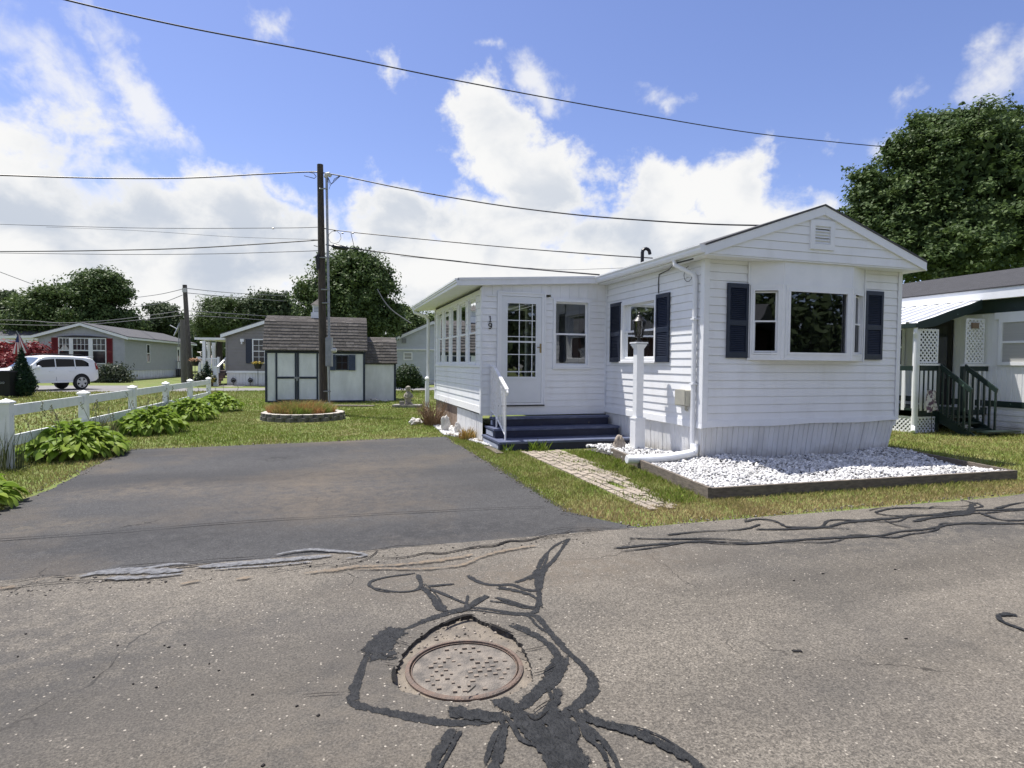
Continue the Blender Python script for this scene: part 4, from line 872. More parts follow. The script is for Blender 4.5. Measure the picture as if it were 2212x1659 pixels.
for u0, u1, z0, z1, ph in ((PA0+.20, PA0+.30, 1.5, 2.1, 1), (PA0+.62, PA0+.76, 1.5, 2.7, 2), (PA0+.05, PA0+.12, 1.5, 2.7, 3)):
    n = 14
    for i in range(n):
        a, c = u0+(u1-u0)*i/n, u0+(u1-u0)*(i+1)/n; na, nc = -.16+.02*math.sin(i*1.9+ph), -.16+.02*math.sin((i+1)*1.9+ph); b.face([WP.P(a, na, z0), WP.P(c, nc, z0), WP.P(c, nc, z1), WP.P(a, na, z1)])
b.build('curtain', M_CURTAIN, pw_)
# storm door
b = MB().ring(DA0, DA1, .70, 2.875, .065, -.06, .032, WP, wb=.04); b.ring(DA0-.018, DA1+.018, .69, 2.893, .03, .012, .046, WP, wb=.001); b.build('door_frame', M_TRIM, H)
d0, d1 = DA0+.068, DA1-.068; M_DOOR = mat('door_paint', (.74, .76, .775), .4, (.70, .72, .735), 3.)
b = MB().ring(d0, d1, .745, 2.805, .115, -.02, .022, WP, wt=.13, wb=.505)
b.ring(d0+.09, d1-.09, 1.20, 2.70, .028, .0225, .034, WP)
door = b.build('storm_door', M_DOOR, H)
b = MB(); g0, g1 = d0+.115, d1-.115; b.face([WP.P(g0, .006, 1.25), WP.P(g1, .006, 1.25), WP.P(g1, .006, 2.675), WP.P(g0, .006, 2.675)]); b.build('pane', M_GLASS, door)
b = MB()
for u in (g0+(g1-g0)*.42, g0+(g1-g0)*.87): b.box(u-.008, u+.008, .0075, .014, 1.25, 2.675, WP)
for z, h in ((2.344, .008), (2.03, .008), (1.93, .016), (1.683, .008), (1.348, .010)): b.box(g0, g1, .0078, .0155, z-h, z+h, WP)
b.build('muntin', M_DOOR, door)
b = MB(); b.box(d1-.035, d1+.0, .024, .032, 1.72, 1.90, WP); b.tube([WP.P(d1-.02, .03, 1.83), WP.P(d1-.02, .07, 1.83), WP.P(d1-.10, .07, 1.825)], .011, 8); b.box(d1-.03, d1-.008, .032, .042, 1.74, 1.77, WP)
b.build('door_handle', mat('dull_brass', (.32, .25, .14), .4, metal=.8), door)
b = MB(); b.box(d0, d1, .0225, .03, .72, .744, WP); b.box(DA0, DA1, .012, .05, .675, .699, WP); b.build('door_sill', M_BLACK, door)
# house number 19 beside the door
nx = .155
b = MB(); b.tube([WP.P(nx, .02, 2.30), WP.P(nx, .02, 2.41)], .0085, 6); b.tube([WP.P(nx+.003, .02, 2.408), WP.P(nx-.024, .02, 2.392)], .007, 6); b.tube([WP.P(nx-.025, .02, 2.302), WP.P(nx+.025, .02, 2.302)], .007, 6); b.build('house_digit', M_BLACK, H)
b = MB(); b.tube([WP.P(nx+.030*math.sin(t*PI/8), .02, 2.243+.030*math.cos(t*PI/8)) for t in range(17)], .0095, 6); b.tube([WP.P(nx+.031, .02, 2.24), WP.P(nx+.027, .02, 2.205), WP.P(nx+.008, .02, 2.172), WP.P(nx-.018, .02, 2.168), WP.P(nx-.026, .02, 2.183)], .0085, 6); b.build('house_digit', M_BLACK, H)
# roof, eave, skirting of the sunroom
RA0, RA1, RB0, RB1 = -3.1, -.245, 3.19, 9.1
zr = lambda x: 2.985+(x-SX)*.062
b = MB(); b.prism([(RA0, RB0, zr(RA0)), (RA1, RB0, zr(RA1)), (RA1, RB0, zr(RA1)+.13), (RA0, RB0, zr(RA0)+.13)], (0, RB1-RB0, 0))
b.prism([(RA0-.02, RB0-.012, zr(RA0)+.10), (RA1, RB0-.012, zr(RA1)+.10), (RA1, RB0-.012, zr(RA1)+.142), (RA0-.02, RB0-.012, zr(RA0)+.142)], (0, .011, 0))
b.build('sunroom_roof', M_ROOFMETAL, H)
b = MB(); gz = zr(RA0)+.13
for z0, z1, o in ((-.13, -.075, .035), (-.075, -.035, .055), (-.035, 0, .07)): b.box(RA0-o, RA0-.001, RB0-.012, RB1, gz+z0, gz+z1-.002)
b.build('sunroom_gutter', M_TRIM, H)
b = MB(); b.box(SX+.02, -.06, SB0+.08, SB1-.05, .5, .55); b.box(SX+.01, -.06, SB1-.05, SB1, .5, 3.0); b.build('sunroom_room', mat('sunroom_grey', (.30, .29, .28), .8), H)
b = MB(); b.prism([WL.P(0, 0, .54), WL.P(0, .028, .54), WL.P(0, .018, .675), WL.P(0, 0, .675)], WL.u*(SB1-SB0)); b.build('sunroom_band', mat('stained_white', (.78, .78, .77), .5, (.42, .40, .37), 18., lo=.58, hi=.75), H)
ribbed(MB(), Wall((SX+.02, SB0, 0), (0, 1, 0), (-1, 0, 0)), 0, 2.3, -.02, .545, 0, .16, .008, seed=4).build('sunroom_skirting', mat('stained_skirting', (.72, .72, .71), .6, (.45, .44, .42), 9., stretch=(1, 3, .6), lo=.5, hi=.75), H)
b = MB(); b.box(SX+.03, SX+.06, SB0+2.32, SB1, -.02, .54); b.build('foundation', mat('brown_foundation', (.20, .14, .10), .95, (.34, .26, .2), 14., bump=.6), H)
b = MB(); b.tube([(-3.12, 8.85, 2.98), (-3.11, 8.85, 2.90), (-2.80, 8.72, 2.78), (-2.75, 8.70, 2.68), (-2.75, 8.70, .1)], .045, 8); b.build('downspout', M_TRIM, H)

# ---------------- porch steps with iron railing
S = thing('porch_steps', 'navy blue wooden steps with worn treads leading up to the storm door', 'steps', (-1.3, 2.7, 0))
b = MB(); t = MB(); sd_ = MB()
for (x0, x1, y0, zt, zb) in ((-2.62, -.01, 2.05, .145, -.02), (-2.56, -.03, 2.60, .315, .145), (-2.47, -.06, 2.98, .485, .315)):
    b.box(x0+.025, x1-.015, y0+.025, 3.27, zb+.001, zt-.0385)
    n = 2; dep = (3.27-y0)
    t.box(x0, x1, y0, y0+.24, zt-.038, zt); t.box(x0+.004, x1-.003, y0+.246, 3.27, zt-.038, zt-.002)
    sd_.box(x0+.012, x0+.0245, y0+.12, 3.2, zb+.02, zt-.06)
b.build_each('riser', M_STEPFACE, S); t.build_each('tread', M_STEPTOP, S); sd_.build_each('side_panel', mat('pale_blue_panel', (.42, .45, .52), .6, (.34, .37, .45), 9.), S)
b = MB(); rx = -2.44
b.tube([(rx, 3.27, 1.455), (rx, 2.97, 1.43)], .014, 6); b.prism([(rx-.03, 2.99, 1.40), (rx-.03, 2.20, 1.03), (rx-.03, 2.195, 1.06), (rx-.03, 2.985, 1.435)], (.06, 0, 0)); b.tube([(rx, 2.20, 1.04), (rx, 2.165, 1.00), (rx, 2.19, .95)], .02, 6)
rail = b.build('railing', M_IRON, S)
b = MB()
for y, z0, z1 in ((3.25, .485, 1.45), (2.87, .315, 1.375), (2.30, .145, 1.07)): b.box(rx-.010, rx+.016, y-.010, y+.016, z0, z1)
b.build_each('post', M_IRON, rail)
b = MB(); b.tube([(rx, 3.25, .60), (rx, 2.99, .55)], .012, 6); b.tube([(rx, 2.97, .55), (rx, 2.30, .24)], .013, 6); b.build_each('lower_rail', M_IRON, rail)
b = MB()
for i in range(1, 5): y = 3.25-.08*i; b.box(rx-.008, rx+.008, y-.008, y+.008, .58-.02*i*.6, 1.43)
for i in range(1, 6): y = 2.87-.095*i; b.box(rx-.008, rx+.008, y-.008, y+.008, .50-.045*i, 1.37-.0445*i)
b.build_each('baluster', M_IRON, rail)
b = MB(); r_ = random.Random(2)
for y0, za, zb in ((2.585, .55, 1.10), (3.13, .75, 1.25)):
    for i in range(14):
        c = Vector((rx, y0+r_.uniform(-.035, .035), za+(zb-za)*i/13)); rr = r_.uniform(.018, .032); ph = r_.uniform(0, 6)
        b.tube([c+Vector((r_.uniform(-.01, .01), rr*math.cos(ph+k*.9), rr*math.sin(ph+k*.9))) for k in range(6)], .0065, 5)
b.build('scrollwork', M_IRON, rail)
b = MB(); b.box(-2.75, -2.63, 1.75, 2.6, -.03, .01); tag(b.build('timber_edging', M_WEATHERED), 'short sunken timber beside the left foot of the blue steps', 'edging board')

# ---------------- lamp post
LX, LY = -.40, 1.25
P = thing('lamp_post', 'white square lamp post with a black lantern in front of the side window', 'lamp post', (LX, LY, 0), -YAW*0)
b = MB(); b.box(LX-.064, LX+.064, LY-.064, LY+.064, -.02, 1.80); b.build('post', M_TRIM, P)
b = MB(); b.box(LX-.092, LX+.092, LY-.092, LY+.092, -.02, .58); b.box(LX-.098, LX+.098, LY-.098, LY+.098, .58, .605); b.build('post_base', M_TRIM, P)
b = MB()
for h, r_0 in ((1.78, .076), (1.80, .086), (1.825, .100), (1.86, .114)): b.box(LX-r_0, LX+r_0, LY-r_0, LY+r_0, h+.0005, h+.0245 if h < 1.85 else 1.885)
b.build('cap', M_TRIM, P)
lan = MB().lathe((LX, LY, 1.885), [(.045, 0), (.05, .03), (.03, .04), (.03, .075), (.065, .085), (.07, .10)], 16)
lan.lathe((LX, LY, 1.885), [(.125, .345), (.125, .352), (.105, .375), (.075, .395), (.05, .43), (.045, .445), (.022, .46), (.018, .48), (.024, .495), (.010, .51), (.004, .545)], 16)
lan = lan.build('lantern', M_BLACK, P, smooth=True)
b = MB()
for k in range(6):
    a = k*PI/3+.2; a2 = (k+1)*PI/3+.2; lo_ = lambda q, r: Vector((LX+math.cos(q)*r, LY+math.sin(q)*r, 0)); z0, z1 = 1.985, 2.232
    b.tube([lo_(a, .07)+Vector((0, 0, z0)), lo_(a, .112)+Vector((0, 0, z1))], .006, 5)
    b.tube([lo_(a, .072)+Vector((0, 0, z0)), lo_(a2, .112)+Vector((0, 0, z1))], .0035, 4); b.tube([lo_(a2, .072)+Vector((0, 0, z0)), lo_(a, .112)+Vector((0, 0, z1))], .0035, 4)
b.build('cage', M_BLACK, lan)
b = MB(); b.tubez([(LX, LY, 1.985), (LX, LY, 2.23)], [.062, .104], 12); b.build('lamp_glass', M_GLASS, lan, smooth=True)
b = MB().lathe((LX, LY, 1.985), [(.012, 0), (.012, .08), (.028, .11), (.03, .14), (.012, .17)], 10); b.build('bulb', mat('white_bulb', (.7, .7, .66), .3), lan, smooth=True)

# ---------------- timbers, rock, small garden things
def board(name, p, q, w, z0, z1, label, group=None):
    p, q = Vector((*p, 0)), Vector((*q, 0)); d = (q-p).normalized(); W_ = Wall(p, d, (d.y, -d.x, 0)); b = MB(); n = 10; L_ = (q-p).length; r = random.Random(label)
    for i in range(1): b.box(0, L_, -w, 0, z0, z1, W_)
    o = b.build(name, M_WEATHERED); return tag(o, label, 'edging board', group)
board('timber_edging', (-1.005, 1.05), (-1.37, -2.075), .045, -.02, .125, 'grey weathered timber along the brick path at the left side of the white stone bed', 'timbers round the white stone bed')
board('timber_edging', (-1.325, -2.08), (3.46, -2.175), .045, -.02, .115, 'long timber along the roadside front of the white stone bed', 'timbers round the white stone bed')
board('timber_edging', (3.47, -2.13), (3.96, .1), .045, -.02, .11, 'timber at the right side of the white stone bed beside the lawn', 'timbers round the white stone bed')
board('timber_edging', (-3.06, 4.55), (-2.62, 3.1), .08, -.02, .03, 'low timber between the driveway corner and the stones by the sunroom', 'timbers round the white stone bed')
def rock(name, c, s, label, cat, m=None, seed=1, amp=.22, group=None):
    bm = bmesh.new(); bmesh.ops.create_icosphere(bm, subdivisions=4, radius=1); r = random.Random(seed); ph = [Vector((r.uniform(-3, 3), r.uniform(-3, 3), r.uniform(-3, 3))) for _ in range(6)]
    for v in bm.verts:
        n = v.co.normalized(); f = 1+sum(math.sin(n.dot(p)*(1.2+k)+k)*amp/(k+1) for k, p in enumerate(ph)); v.co = Vector((n.x*s[0]*f, n.y*s[1]*f, (n.z*s[2]*f)))
    me = bpy.data.meshes.new(name); bm.to_mesh(me); bm.free(); me.materials.append(m or M_STONE); me.polygons.foreach_set('use_smooth', [True]*len(me.polygons)); o = bpy.data.objects.new(name, me); COL.objects.link(o); o.location = (c[0], c[1], c[2]+s[2]*.8)
    return tag(o, label, cat, group)
rock('garden_rock', (-.68, 1.32, .0), (.10, .08, .17), 'upright brown rock on white gravel beside the lamp post', 'rock', mat('brown_rock', (.21, .17, .13), .9, (.40, .35, .30), 5., bump=.8, bscale=20), 3)
rock('garden_rock', (-2.95, 5.2, -.02), (.09, .05, .18), 'taller grey upright stone by the sunroom skirting', 'rock', mat('grey_rock', (.42, .40, .37), .9, (.6, .58, .55), 6., bump=.6), 5)
rock('garden_rock', (-2.78, 4.75, -.02), (.07, .05, .13), 'shorter grey upright stone by the sunroom skirting', 'rock', MATS['grey_rock'], 6)
for i, (x, y) in enumerate(((-3.35, 7.2), (-3.25, 7.0), (-3.4, 6.8))): rock('white_stone', (x, y, -.02), (.11, .08, .07), ('left', 'middle', 'right')[i]+' white stone at the dead bush near the sunroom corner', 'rock', mat('pale_stone', (.62, .60, .56), .9, (.48, .46, .43), 9.), 20+i, .3, 'white stones by the dead bush')

# ================================================================== YARD: poles, cables, sheds, planter, fence, plants
M_CABLE = mat('cable_black', (.012, .012, .014), .5)
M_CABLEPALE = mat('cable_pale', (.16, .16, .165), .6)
def loc2(px, py, d): p = at(px, py, d); return Vector((p.x, p.y, 0))
PD = 17.4
def pole_thing(name, label, px_base, px_top, py_top, d, r0, r1, m):
    base = at(px_base, 830, d); base.z = 0; top = at(px_top, py_top, d)
    o = thing(name, label, 'utility pole', base); n = 14; pts = [base.lerp(top, i/n) for i in range(n+1)]; pts[0].z = -.1
    MB().tube(pts, [r0+(r1-r0)*i/n for i in range(n+1)], 14).build('pole', m, o, smooth=True)
    return o, base, top
up, ub, ut = pole_thing('utility_pole', 'tall leaning wooden utility pole with conduit and meter in front of the large shed', 699.5, 691.5, 355, PD, .125, .085, M_POLE)
cw = lambda px, py, d=PD: at(px, py, d)
b = MB(); b.tube([cw(712, 886, PD-.1), cw(711, 790, PD-.1)], .022, 8); b.tube([cw(711, 735, PD-.1), cw(705.5, 384, PD-.1)], .036, 10)
for y, x0, x1 in ((556, 690, 711), (407, 690, 707), (625, 694, 710), (654, 696, 711), (845, 699, 714), (870, 699, 714)): b.tube([cw(x0, y, PD-.1), cw(x1, y, PD-.16)], .02, 6)
b.build('conduit', M_GREYMETAL, up)
hd = cw(707, 379, PD-.1); b = MB().tube([hd+Vector((-.05, 0, -.06)), hd+Vector((-.02, 0, .03)), hd+Vector((.04, 0, .05)), hd+Vector((.10, 0, -.01))], [.05, .065, .065, .045], 10); b.build('weatherhead', mat('pale_metal', (.45, .44, .40), .5), up)
mc = cw(711.5, 793, PD-.17); ax = RGT; W_ = Wall((mc.x, mc.y, 0), RGT, -FWD)
b = MB(); zz0, zz1 = cw(711, 791).z, cw(711, 729).z; b.box(-.085, .085, -.06, .07, zz0, zz1, W_); b.box(-.09, .09, .0701, .082, zz0+.02, zz1-.03, W_); mb_ = b.build('meter_box', M_GREYMETAL, up)
c = W_.P(.16, .02, (zz0+zz1)/2+.05); MB().tube([c+RGT*-.09, c+RGT*.02, c+RGT*.05], [.07, .07, .05], 12).build('meter_dial', mat('meter_glass', (.5, .5, .47), .2), mb_)
b = MB(); r_ = random.Random(3)
p = cw(686, 565, PD-.12)
for i in range(9): b.tube([p+Vector((r_.uniform(-.05, .05), 0, r_.uniform(-.25, .25))) for _ in range(4)], .022, 5)
b.tube([cw(686, 600, PD-.1), cw(681, 606, PD-.1), cw(682, 614, PD-.1), cw(686, 616, PD-.1)], .008, 5); b.tube([cw(678, 530), cw(686, 532)], .01, 5); b.build('hardware', M_BLACK, up)
b = MB()
for k in range(3): b.tube([cw(708, 381, PD-.1), cw(709+3*k, 392+k*2, PD-.15), cw(713+3*k, 400-k*3, PD-.15), cw(722, 392-k*3, PD-.15), cw(736-k, 379, PD-.1)], .007, 5)
b.tube([cw(714, 398, PD-.15), cw(711, 408, PD-.15)], .006, 5); b.tube([cw(665, 371), cw(678, 374), cw(683, 381), cw(679, 385), cw(657, 379)], .010, 6)
b.build('service_loop', M_CABLE, up)
def cable(pts, r, label, m=None, group=None, pale=False):
    """pts = [(px, py, distance), ...]; a smooth hanging line through them"""
    P = [at(*p) for p in pts]; Q = []
    for i in range(len(P)-1):
        p0, p1, p2, p3 = P[max(i-1, 0)], P[i], P[i+1], P[min(i+2, len(P)-1)]
        for k in range(12):
            t = k/12; Q.append(.5*((2*p1)+(p2-p0)*t+(2*p0-5*p1+4*p2-p3)*t*t+(3*p1-p0-3*p2+p3)*t**3))
    Q.append(P[-1]); b = MB().tube(Q, r, 6)
    return tag(b.build('overhead_cable', m or (M_CABLEPALE if pale else M_CABLE)), label, 'cable', group)
cable([(60, -28, 12), (145, 0, 12.5), (400, 58, 14), (700, 115, 16), (1000, 176, 18), (1300, 232, 20.5), (1600, 283, 23.5), (1800, 306, 25.5), (1960, 321, 28)], .018, 'long black cable crossing the whole blue sky from the top left to the big maple')
cable([(-60, 377, 14), (0, 378, 14.4), (200, 384, 15.4), (400, 384, 16.2), (560, 376, 17), (665, 371, PD), (690, 372, PD)], .018, 'topmost black cable running left from the tip of the tall pole')
cable([(692, 372, PD), (740, 380, 17.2), (860, 405, 16.6), (980, 427, 16), (1100, 446, 15.4), (1250, 464, 14.6), (1400, 476, 13.9), (1540, 484, 13.2), (1680, 487, 12.4)], .016, 'thick black cable sloping from the tall pole to the ridge of the white home')
cable([(-60, 481, 26), (0, 484, 25), (300, 492, 21), (600, 492, 18), (690, 490, PD)], .009, 'thin wire running left from the middle of the tall pole')
cable([(100, 490, 24), (300, 498, 21), (500, 511, 19), (690, 517, PD)], .005, 'faintest wire dipping leftward between the middle wires of the tall pole')
cable([(-60, 543, 20), (0, 543, 20), (200, 541, 19), (420, 535, 18.2), (690, 518, PD)], .016, 'heavy black cable running left at shed-roof side of the tall pole')
cable([(-60, 545, 24), (0, 546, 23), (250, 549, 21), (450, 548, 19), (600, 544, 18), (690, 541, PD)], .009, 'lowest wire running left from the tall pole')
cable([(700, 493, PD), (760, 501, 17.2), (900, 515, 16.6), (1100, 534, 15.5), (1300, 550, 14.2), (1410, 557, 13.6)], .013, 'cable with clamps from the mid tall pole to the eave near the vent pipe')
cable([(704, 528, PD), (745, 534, 17.2), (900, 554, 16.6), (1100, 576, 15.4), (1295, 593, 14)], .018, 'cable with a fat black splice case from the tall pole to the sunroom roof')
b = MB().tube([at(716, 531, PD-.05), at(722, 532, PD-.1), at(748, 536, PD-.15), at(754, 536, PD-.15)], [.02, .07, .07, .02], 10); tag(b.build('splice_case', M_BLACK), 'black cable splice case hanging just right of the tall pole', 'splice case')
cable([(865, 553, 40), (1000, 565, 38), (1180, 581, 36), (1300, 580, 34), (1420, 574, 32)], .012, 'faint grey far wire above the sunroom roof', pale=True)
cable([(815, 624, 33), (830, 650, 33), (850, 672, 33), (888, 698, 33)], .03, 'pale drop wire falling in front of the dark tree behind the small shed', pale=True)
b = MB()
for i, (x, y) in enumerate(((723, 498), (740, 503), (762, 503), (590, 493))): b.tube([at(x-2, y, PD-.3), at(x+2, y, PD-.3)], .02, 6)
b.tube([at(758, 503, 17.1), at(764, 528, 17.1)], .008, 5); b.tube([at(723+14*math.sin(t*.7), 512+14*math.cos(t*.7), 17.2) for t in range(10)], .006, 5)
tag(b.build('cable_clamp', M_BLACK), 'black wire clamps and loop right of the tall pole', 'cable clamp')

p2_, b2, t2 = pole_thing('utility_pole', 'short brown far pole in front of its grey twin between the two left homes', 412, 399, 615, 40, .175, .135, mat('far_pole_wood', (.11, .10, .085), .9, (.05, .045, .04), 10., stretch=(4, 4, .35)))
p = at(398, 626, 39.7); MB().box(-.14, .14, -.05, .0, p.z-.14, p.z+.14, Wall((p.x, p.y, 0), RGT, -FWD)).build('number_plate', mat('pale_plate', (.45, .45, .43), .6), p2_)
pole_thing('utility_pole', 'pale grey twin pole standing right behind the short brown far pole', 398, 395, 690, 41.5, .20, .18, M_POLEGREY)
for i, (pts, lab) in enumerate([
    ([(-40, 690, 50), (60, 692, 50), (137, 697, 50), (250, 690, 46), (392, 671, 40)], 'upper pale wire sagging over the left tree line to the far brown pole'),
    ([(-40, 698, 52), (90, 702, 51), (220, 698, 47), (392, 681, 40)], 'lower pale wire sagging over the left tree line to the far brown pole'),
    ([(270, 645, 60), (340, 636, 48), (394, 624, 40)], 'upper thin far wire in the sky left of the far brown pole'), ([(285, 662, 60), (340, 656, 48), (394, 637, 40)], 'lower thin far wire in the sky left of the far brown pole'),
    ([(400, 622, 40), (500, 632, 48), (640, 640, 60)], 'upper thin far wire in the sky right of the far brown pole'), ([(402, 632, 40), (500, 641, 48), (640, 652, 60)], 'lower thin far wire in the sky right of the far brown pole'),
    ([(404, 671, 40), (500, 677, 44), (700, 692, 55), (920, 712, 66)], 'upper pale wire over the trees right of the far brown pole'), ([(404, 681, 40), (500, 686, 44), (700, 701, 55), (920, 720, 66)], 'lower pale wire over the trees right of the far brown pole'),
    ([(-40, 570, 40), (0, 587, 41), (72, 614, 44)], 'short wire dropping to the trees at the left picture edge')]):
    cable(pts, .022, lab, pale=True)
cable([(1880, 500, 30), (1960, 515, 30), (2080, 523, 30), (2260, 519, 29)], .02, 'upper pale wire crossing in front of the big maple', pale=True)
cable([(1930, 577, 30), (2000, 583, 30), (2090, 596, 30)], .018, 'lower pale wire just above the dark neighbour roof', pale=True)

# ---------------- the two garden sheds
k4 = lambda x, y: ((500+.36166*x)*.72, (750+.36166*y)*.72)
M_SHED = mat('shed_grey_white', (.76, .775, .79), .8, (.63, .645, .655), 3., stretch=(1, 1, .4), bump=.15)
M_SHNAVY = mat('shed_navy_trim', (.014, .022, .042), .6, (.03, .04, .06), 8.)
M_SHROOF = mat('weathered_shingle', (.125, .112, .10), .95, (.065, .06, .055), 9., stretch=(1, 3, 3), bump=.6, bscale=50)
M_SHTAB = mat('pale_shingle', (.165, .15, .135), .95, (.085, .078, .072), 7., bump=.6, bscale=50)
def shingles(b, P0, P1, up, w, rows, seed, tab=.30, lift=.022):
    """rows of separate shingle tabs from P0 to P1, going up by vector up"""
    r = random.Random(seed); d = (P1-P0); L_ = d.length; d = d/L_; nrm = d.cross(up).normalized()
    if nrm.z < 0 and abs(nrm.z) > .2: nrm = -nrm
    for k in range(rows):
        q = P0+up*(k/rows); u = -r.uniform(0, tab)
        while u < L_:
            ww = tab*r.uniform(.75, 1.5); a, c = max(u, 0), min(u+ww-.006, L_); dz = r.uniform(-.012, .006)
            if c-a > .02:
                e = up*(1.16/rows) if k < rows-1 else up*(1/rows); lo = q+up*(dz/up.length)
                A_, B_, C_, D_ = lo+d*a+nrm*lift, lo+d*c+nrm*lift, q+d*c+e+nrm*.004, q+d*a+e+nrm*.004
                mi = r.choice([0, 0, 1]); b.face([A_, B_, C_, D_], mi); b.face([lo+d*a, lo+d*c, B_, A_], mi)
            u += ww
    return b
def shed_frame(px, py, ang): o = gp(px, py); return o, Wall((o.x, o.y, 0), RGT*math.cos(ang)+FWD*math.sin(ang), -(FWD*math.cos(ang)-RGT*math.sin(ang)))
so, SWl = shed_frame(*k4(822, 1266), .27)
SDW = 3.51
T = thing('garden_shed', 'large white and navy shed with double doors and weathered shingle roof', 'shed', so, 0)
WD, HZ = 2.4, 1.96
b = MB(); b.box(0, SDW, -WD, 0, .05, HZ, SWl)
for i in range(1, 24): u = SDW*i/24; b.box(u-.004, u+.004, .0005, .003, .05, HZ, SWl)
gb = [SWl.P(0, 0, HZ), SWl.P(0, -WD, HZ), SWl.P(0, -WD+.45, 2.95), SWl.P(0, -WD/2, 3.22), SWl.P(0, -.45, 2.95)]; b.prism(gb, SWl.u*SDW)
b.build('wall', M_SHED, T)
b = MB(); P = SWl.P; e = .08; o0, o1 = -e, SDW+e*1.2
low, knee, ridge = (.16, 1.94), (-.42, 3.0), (-WD/2, 3.27)
for (n0, z0), (n1, z1) in ((low, knee), (knee, ridge), ((-WD-.16, 1.94), (-WD+.42, 3.0)), ((-WD+.42, 3.0), ridge)):
    b.prism([P(o0, n0, z0), P(o0, n1, z1), P(o0, n1, z1-.03), P(o0, n0, z0-.03)], SWl.u*(o1-o0))
b.build('roof', M_SHROOF, T)
b = MB(); shingles(b, P(o0, low[0]+.0, low[1]), P(o1, low[0], low[1]), P(0, knee[0], knee[1])-P(0, low[0], low[1]), .3, 9, 3)
shingles(b, P(o0, knee[0], knee[1]), P(o1, knee[0], knee[1]), P(0, ridge[0], ridge[1])-P(0, knee[0], knee[1]), .3, 6, 4)
b.build('shingle', [M_SHROOF, M_SHTAB], T)
b = MB(); b.box(-.02, .06, .004, .02, .02, HZ-.06, SWl); b.box(SDW-.06, SDW+.02, .004, .02, .02, HZ-.06, SWl); b.box(.06, SDW-.06, .004, .02, HZ-.14, HZ-.05, SWl); b.box(.06, SDW-.06, .004, .018, .02, .07, SWl); b.build('trim', M_SHNAVY, T)
sx = lambda x: (x-822)/(1608-822)*SDW; sz = lambda y: (1262-y)/(1262-800)*1.98
for x0, x1 in ((898, 1062), (1066, 1232)):
    u0, u1 = sx(x0), sx(x1); d = MB(); d.box(u0+.05, u1-.05, .004, .024, .12, sz(830), SWl)
    for i in (1, 2): u = u0+(u1-u0)*i/3; d.box(u-.004, u+.004, .0245, .027, .15, sz(835), SWl)
    d = d.build('door', M_SHED, T); t_ = MB().ring(u0, u1, .05, sz(822), .065, .0285, .045, SWl); t_.box(u0+.065, u1-.065, .0285, .044, sz(1056), sz(1038), SWl); t_.build('door_trim', M_SHNAVY, d)
b = MB(); b.box(sx(1040), sx(1085), .046, .065, sz(1055), sz(1040), SWl); b.box(sx(1058), sx(1072), .046, .075, sz(1075), sz(1056), SWl); b.build('hasp', M_GREYMETAL, T)
u0, u1, z0, z1 = sx(1372), sx(1474), sz(980), sz(848)
f = MB().ring(u0, u1, z0, z1, .04, .002, .03, SWl).build('window', M_SHNAVY, T); g = MB(); g.face([P(u0+.04, .012, z0+.04), P(u1-.04, .012, z0+.04), P(u1-.04, .012, z1-.04), P(u0+.04, .012, z1-.04)]); g.build('pane', mat('dark_pane', (.015, .017, .02), .08), f)
b = MB(); b.box((u0+u1)/2-.012, (u0+u1)/2+.012, .013, .022, z0+.04, z1-.04, SWl); b.box(u0+.04, u1-.04, .013, .021, (z0+z1)/2-.01, (z0+z1)/2+.01, SWl); b.build('muntin', M_SHNAVY, f)
for a, c in ((sx(1476), sx(1532)), (sx(1316), sx(1370))): shutter(T, SWl, a, c, z0-.01, z1+.01, mat('faded_navy', (.03, .045, .09), .6, (.05, .065, .11), 8.), solid=True)
cu = thing('cupola', 'small white louvred cupola with grey hip roof on the large shed ridge', 'cupola', P(sx(1222), ridge[0], 3.2)); c = P(sx(1222), ridge[0], 0)
W2 = Wall((c.x, c.y, 0), SWl.u, SWl.n); b = MB(); b.box(-.26, .26, -.26, .26, 3.10, 3.42, W2); b.box(-.20, .20, -.20, .20, 3.42, 3.68, W2); b.box(-.23, .23, -.23, .23, 3.68, 3.71, W2); b.build('body', M_SHED, cu)
b = MB(); pk = W2.P(0, 0, 3.98); q = [W2.P(x, y, 3.712) for x, y in ((-.28, -.28), (.28, -.28), (.28, .28), (-.28, .28))]
for i in range(4): b.face([q[i], q[(i+1) % 4], pk])
b.face(q); b.tube([pk+Vector((0, 0, -.03)), pk+Vector((0, 0, .12))], .012, 5); b.build('roof', M_SHTAB, cu)
b = MB()
for i in range(4): b.box(-.15, .15, .201, .206, 3.45+i*.055, 3.475+i*.055, W2)
b.build('louvre', M_GREYMETAL, cu)
so2, S2 = shed_frame(*k4(1607, 1250), .27)
S2 = Wall((so2.x, so2.y, 0), S2.u, S2.n); s2w = 1.35
T2 = thing('garden_shed', 'small plain white lean-to shed attached at the right of the large shed', 'shed', so2, 0)
b = MB(); b.box(0.03, s2w, -1.9, 0, 0, 1.52, S2)
for i in range(1, 6): u = s2w*i/6; b.box(u-.004, u+.004, .0005, .003, .0, 1.5, S2)
b.prism([S2.P(.03, 0, 1.52), S2.P(.03, -1.9, 1.52), S2.P(.03, -1.5, 2.3), S2.P(.03, -.95, 2.5), S2.P(.03, -.35, 2.3)], S2.u*(s2w-.03)); b.build('wall', M_SHED, T2)
b = MB(); P2 = S2.P; l2, k2_, r2 = (.12, 1.49), (-.32, 2.30), (-.95, 2.53)
for (n0, z0), (n1, z1) in ((l2, k2_), (k2_, r2), (r2, (-1.6, 2.3)), ((-1.6, 2.3), (-2.0, 1.5))): b.prism([P2(.06, n0, z0), P2(.06, n1, z1), P2(.06, n1, z1-.03), P2(.06, n0, z0-.03)], S2.u*s2w)
b.build('roof', M_SHROOF, T2)
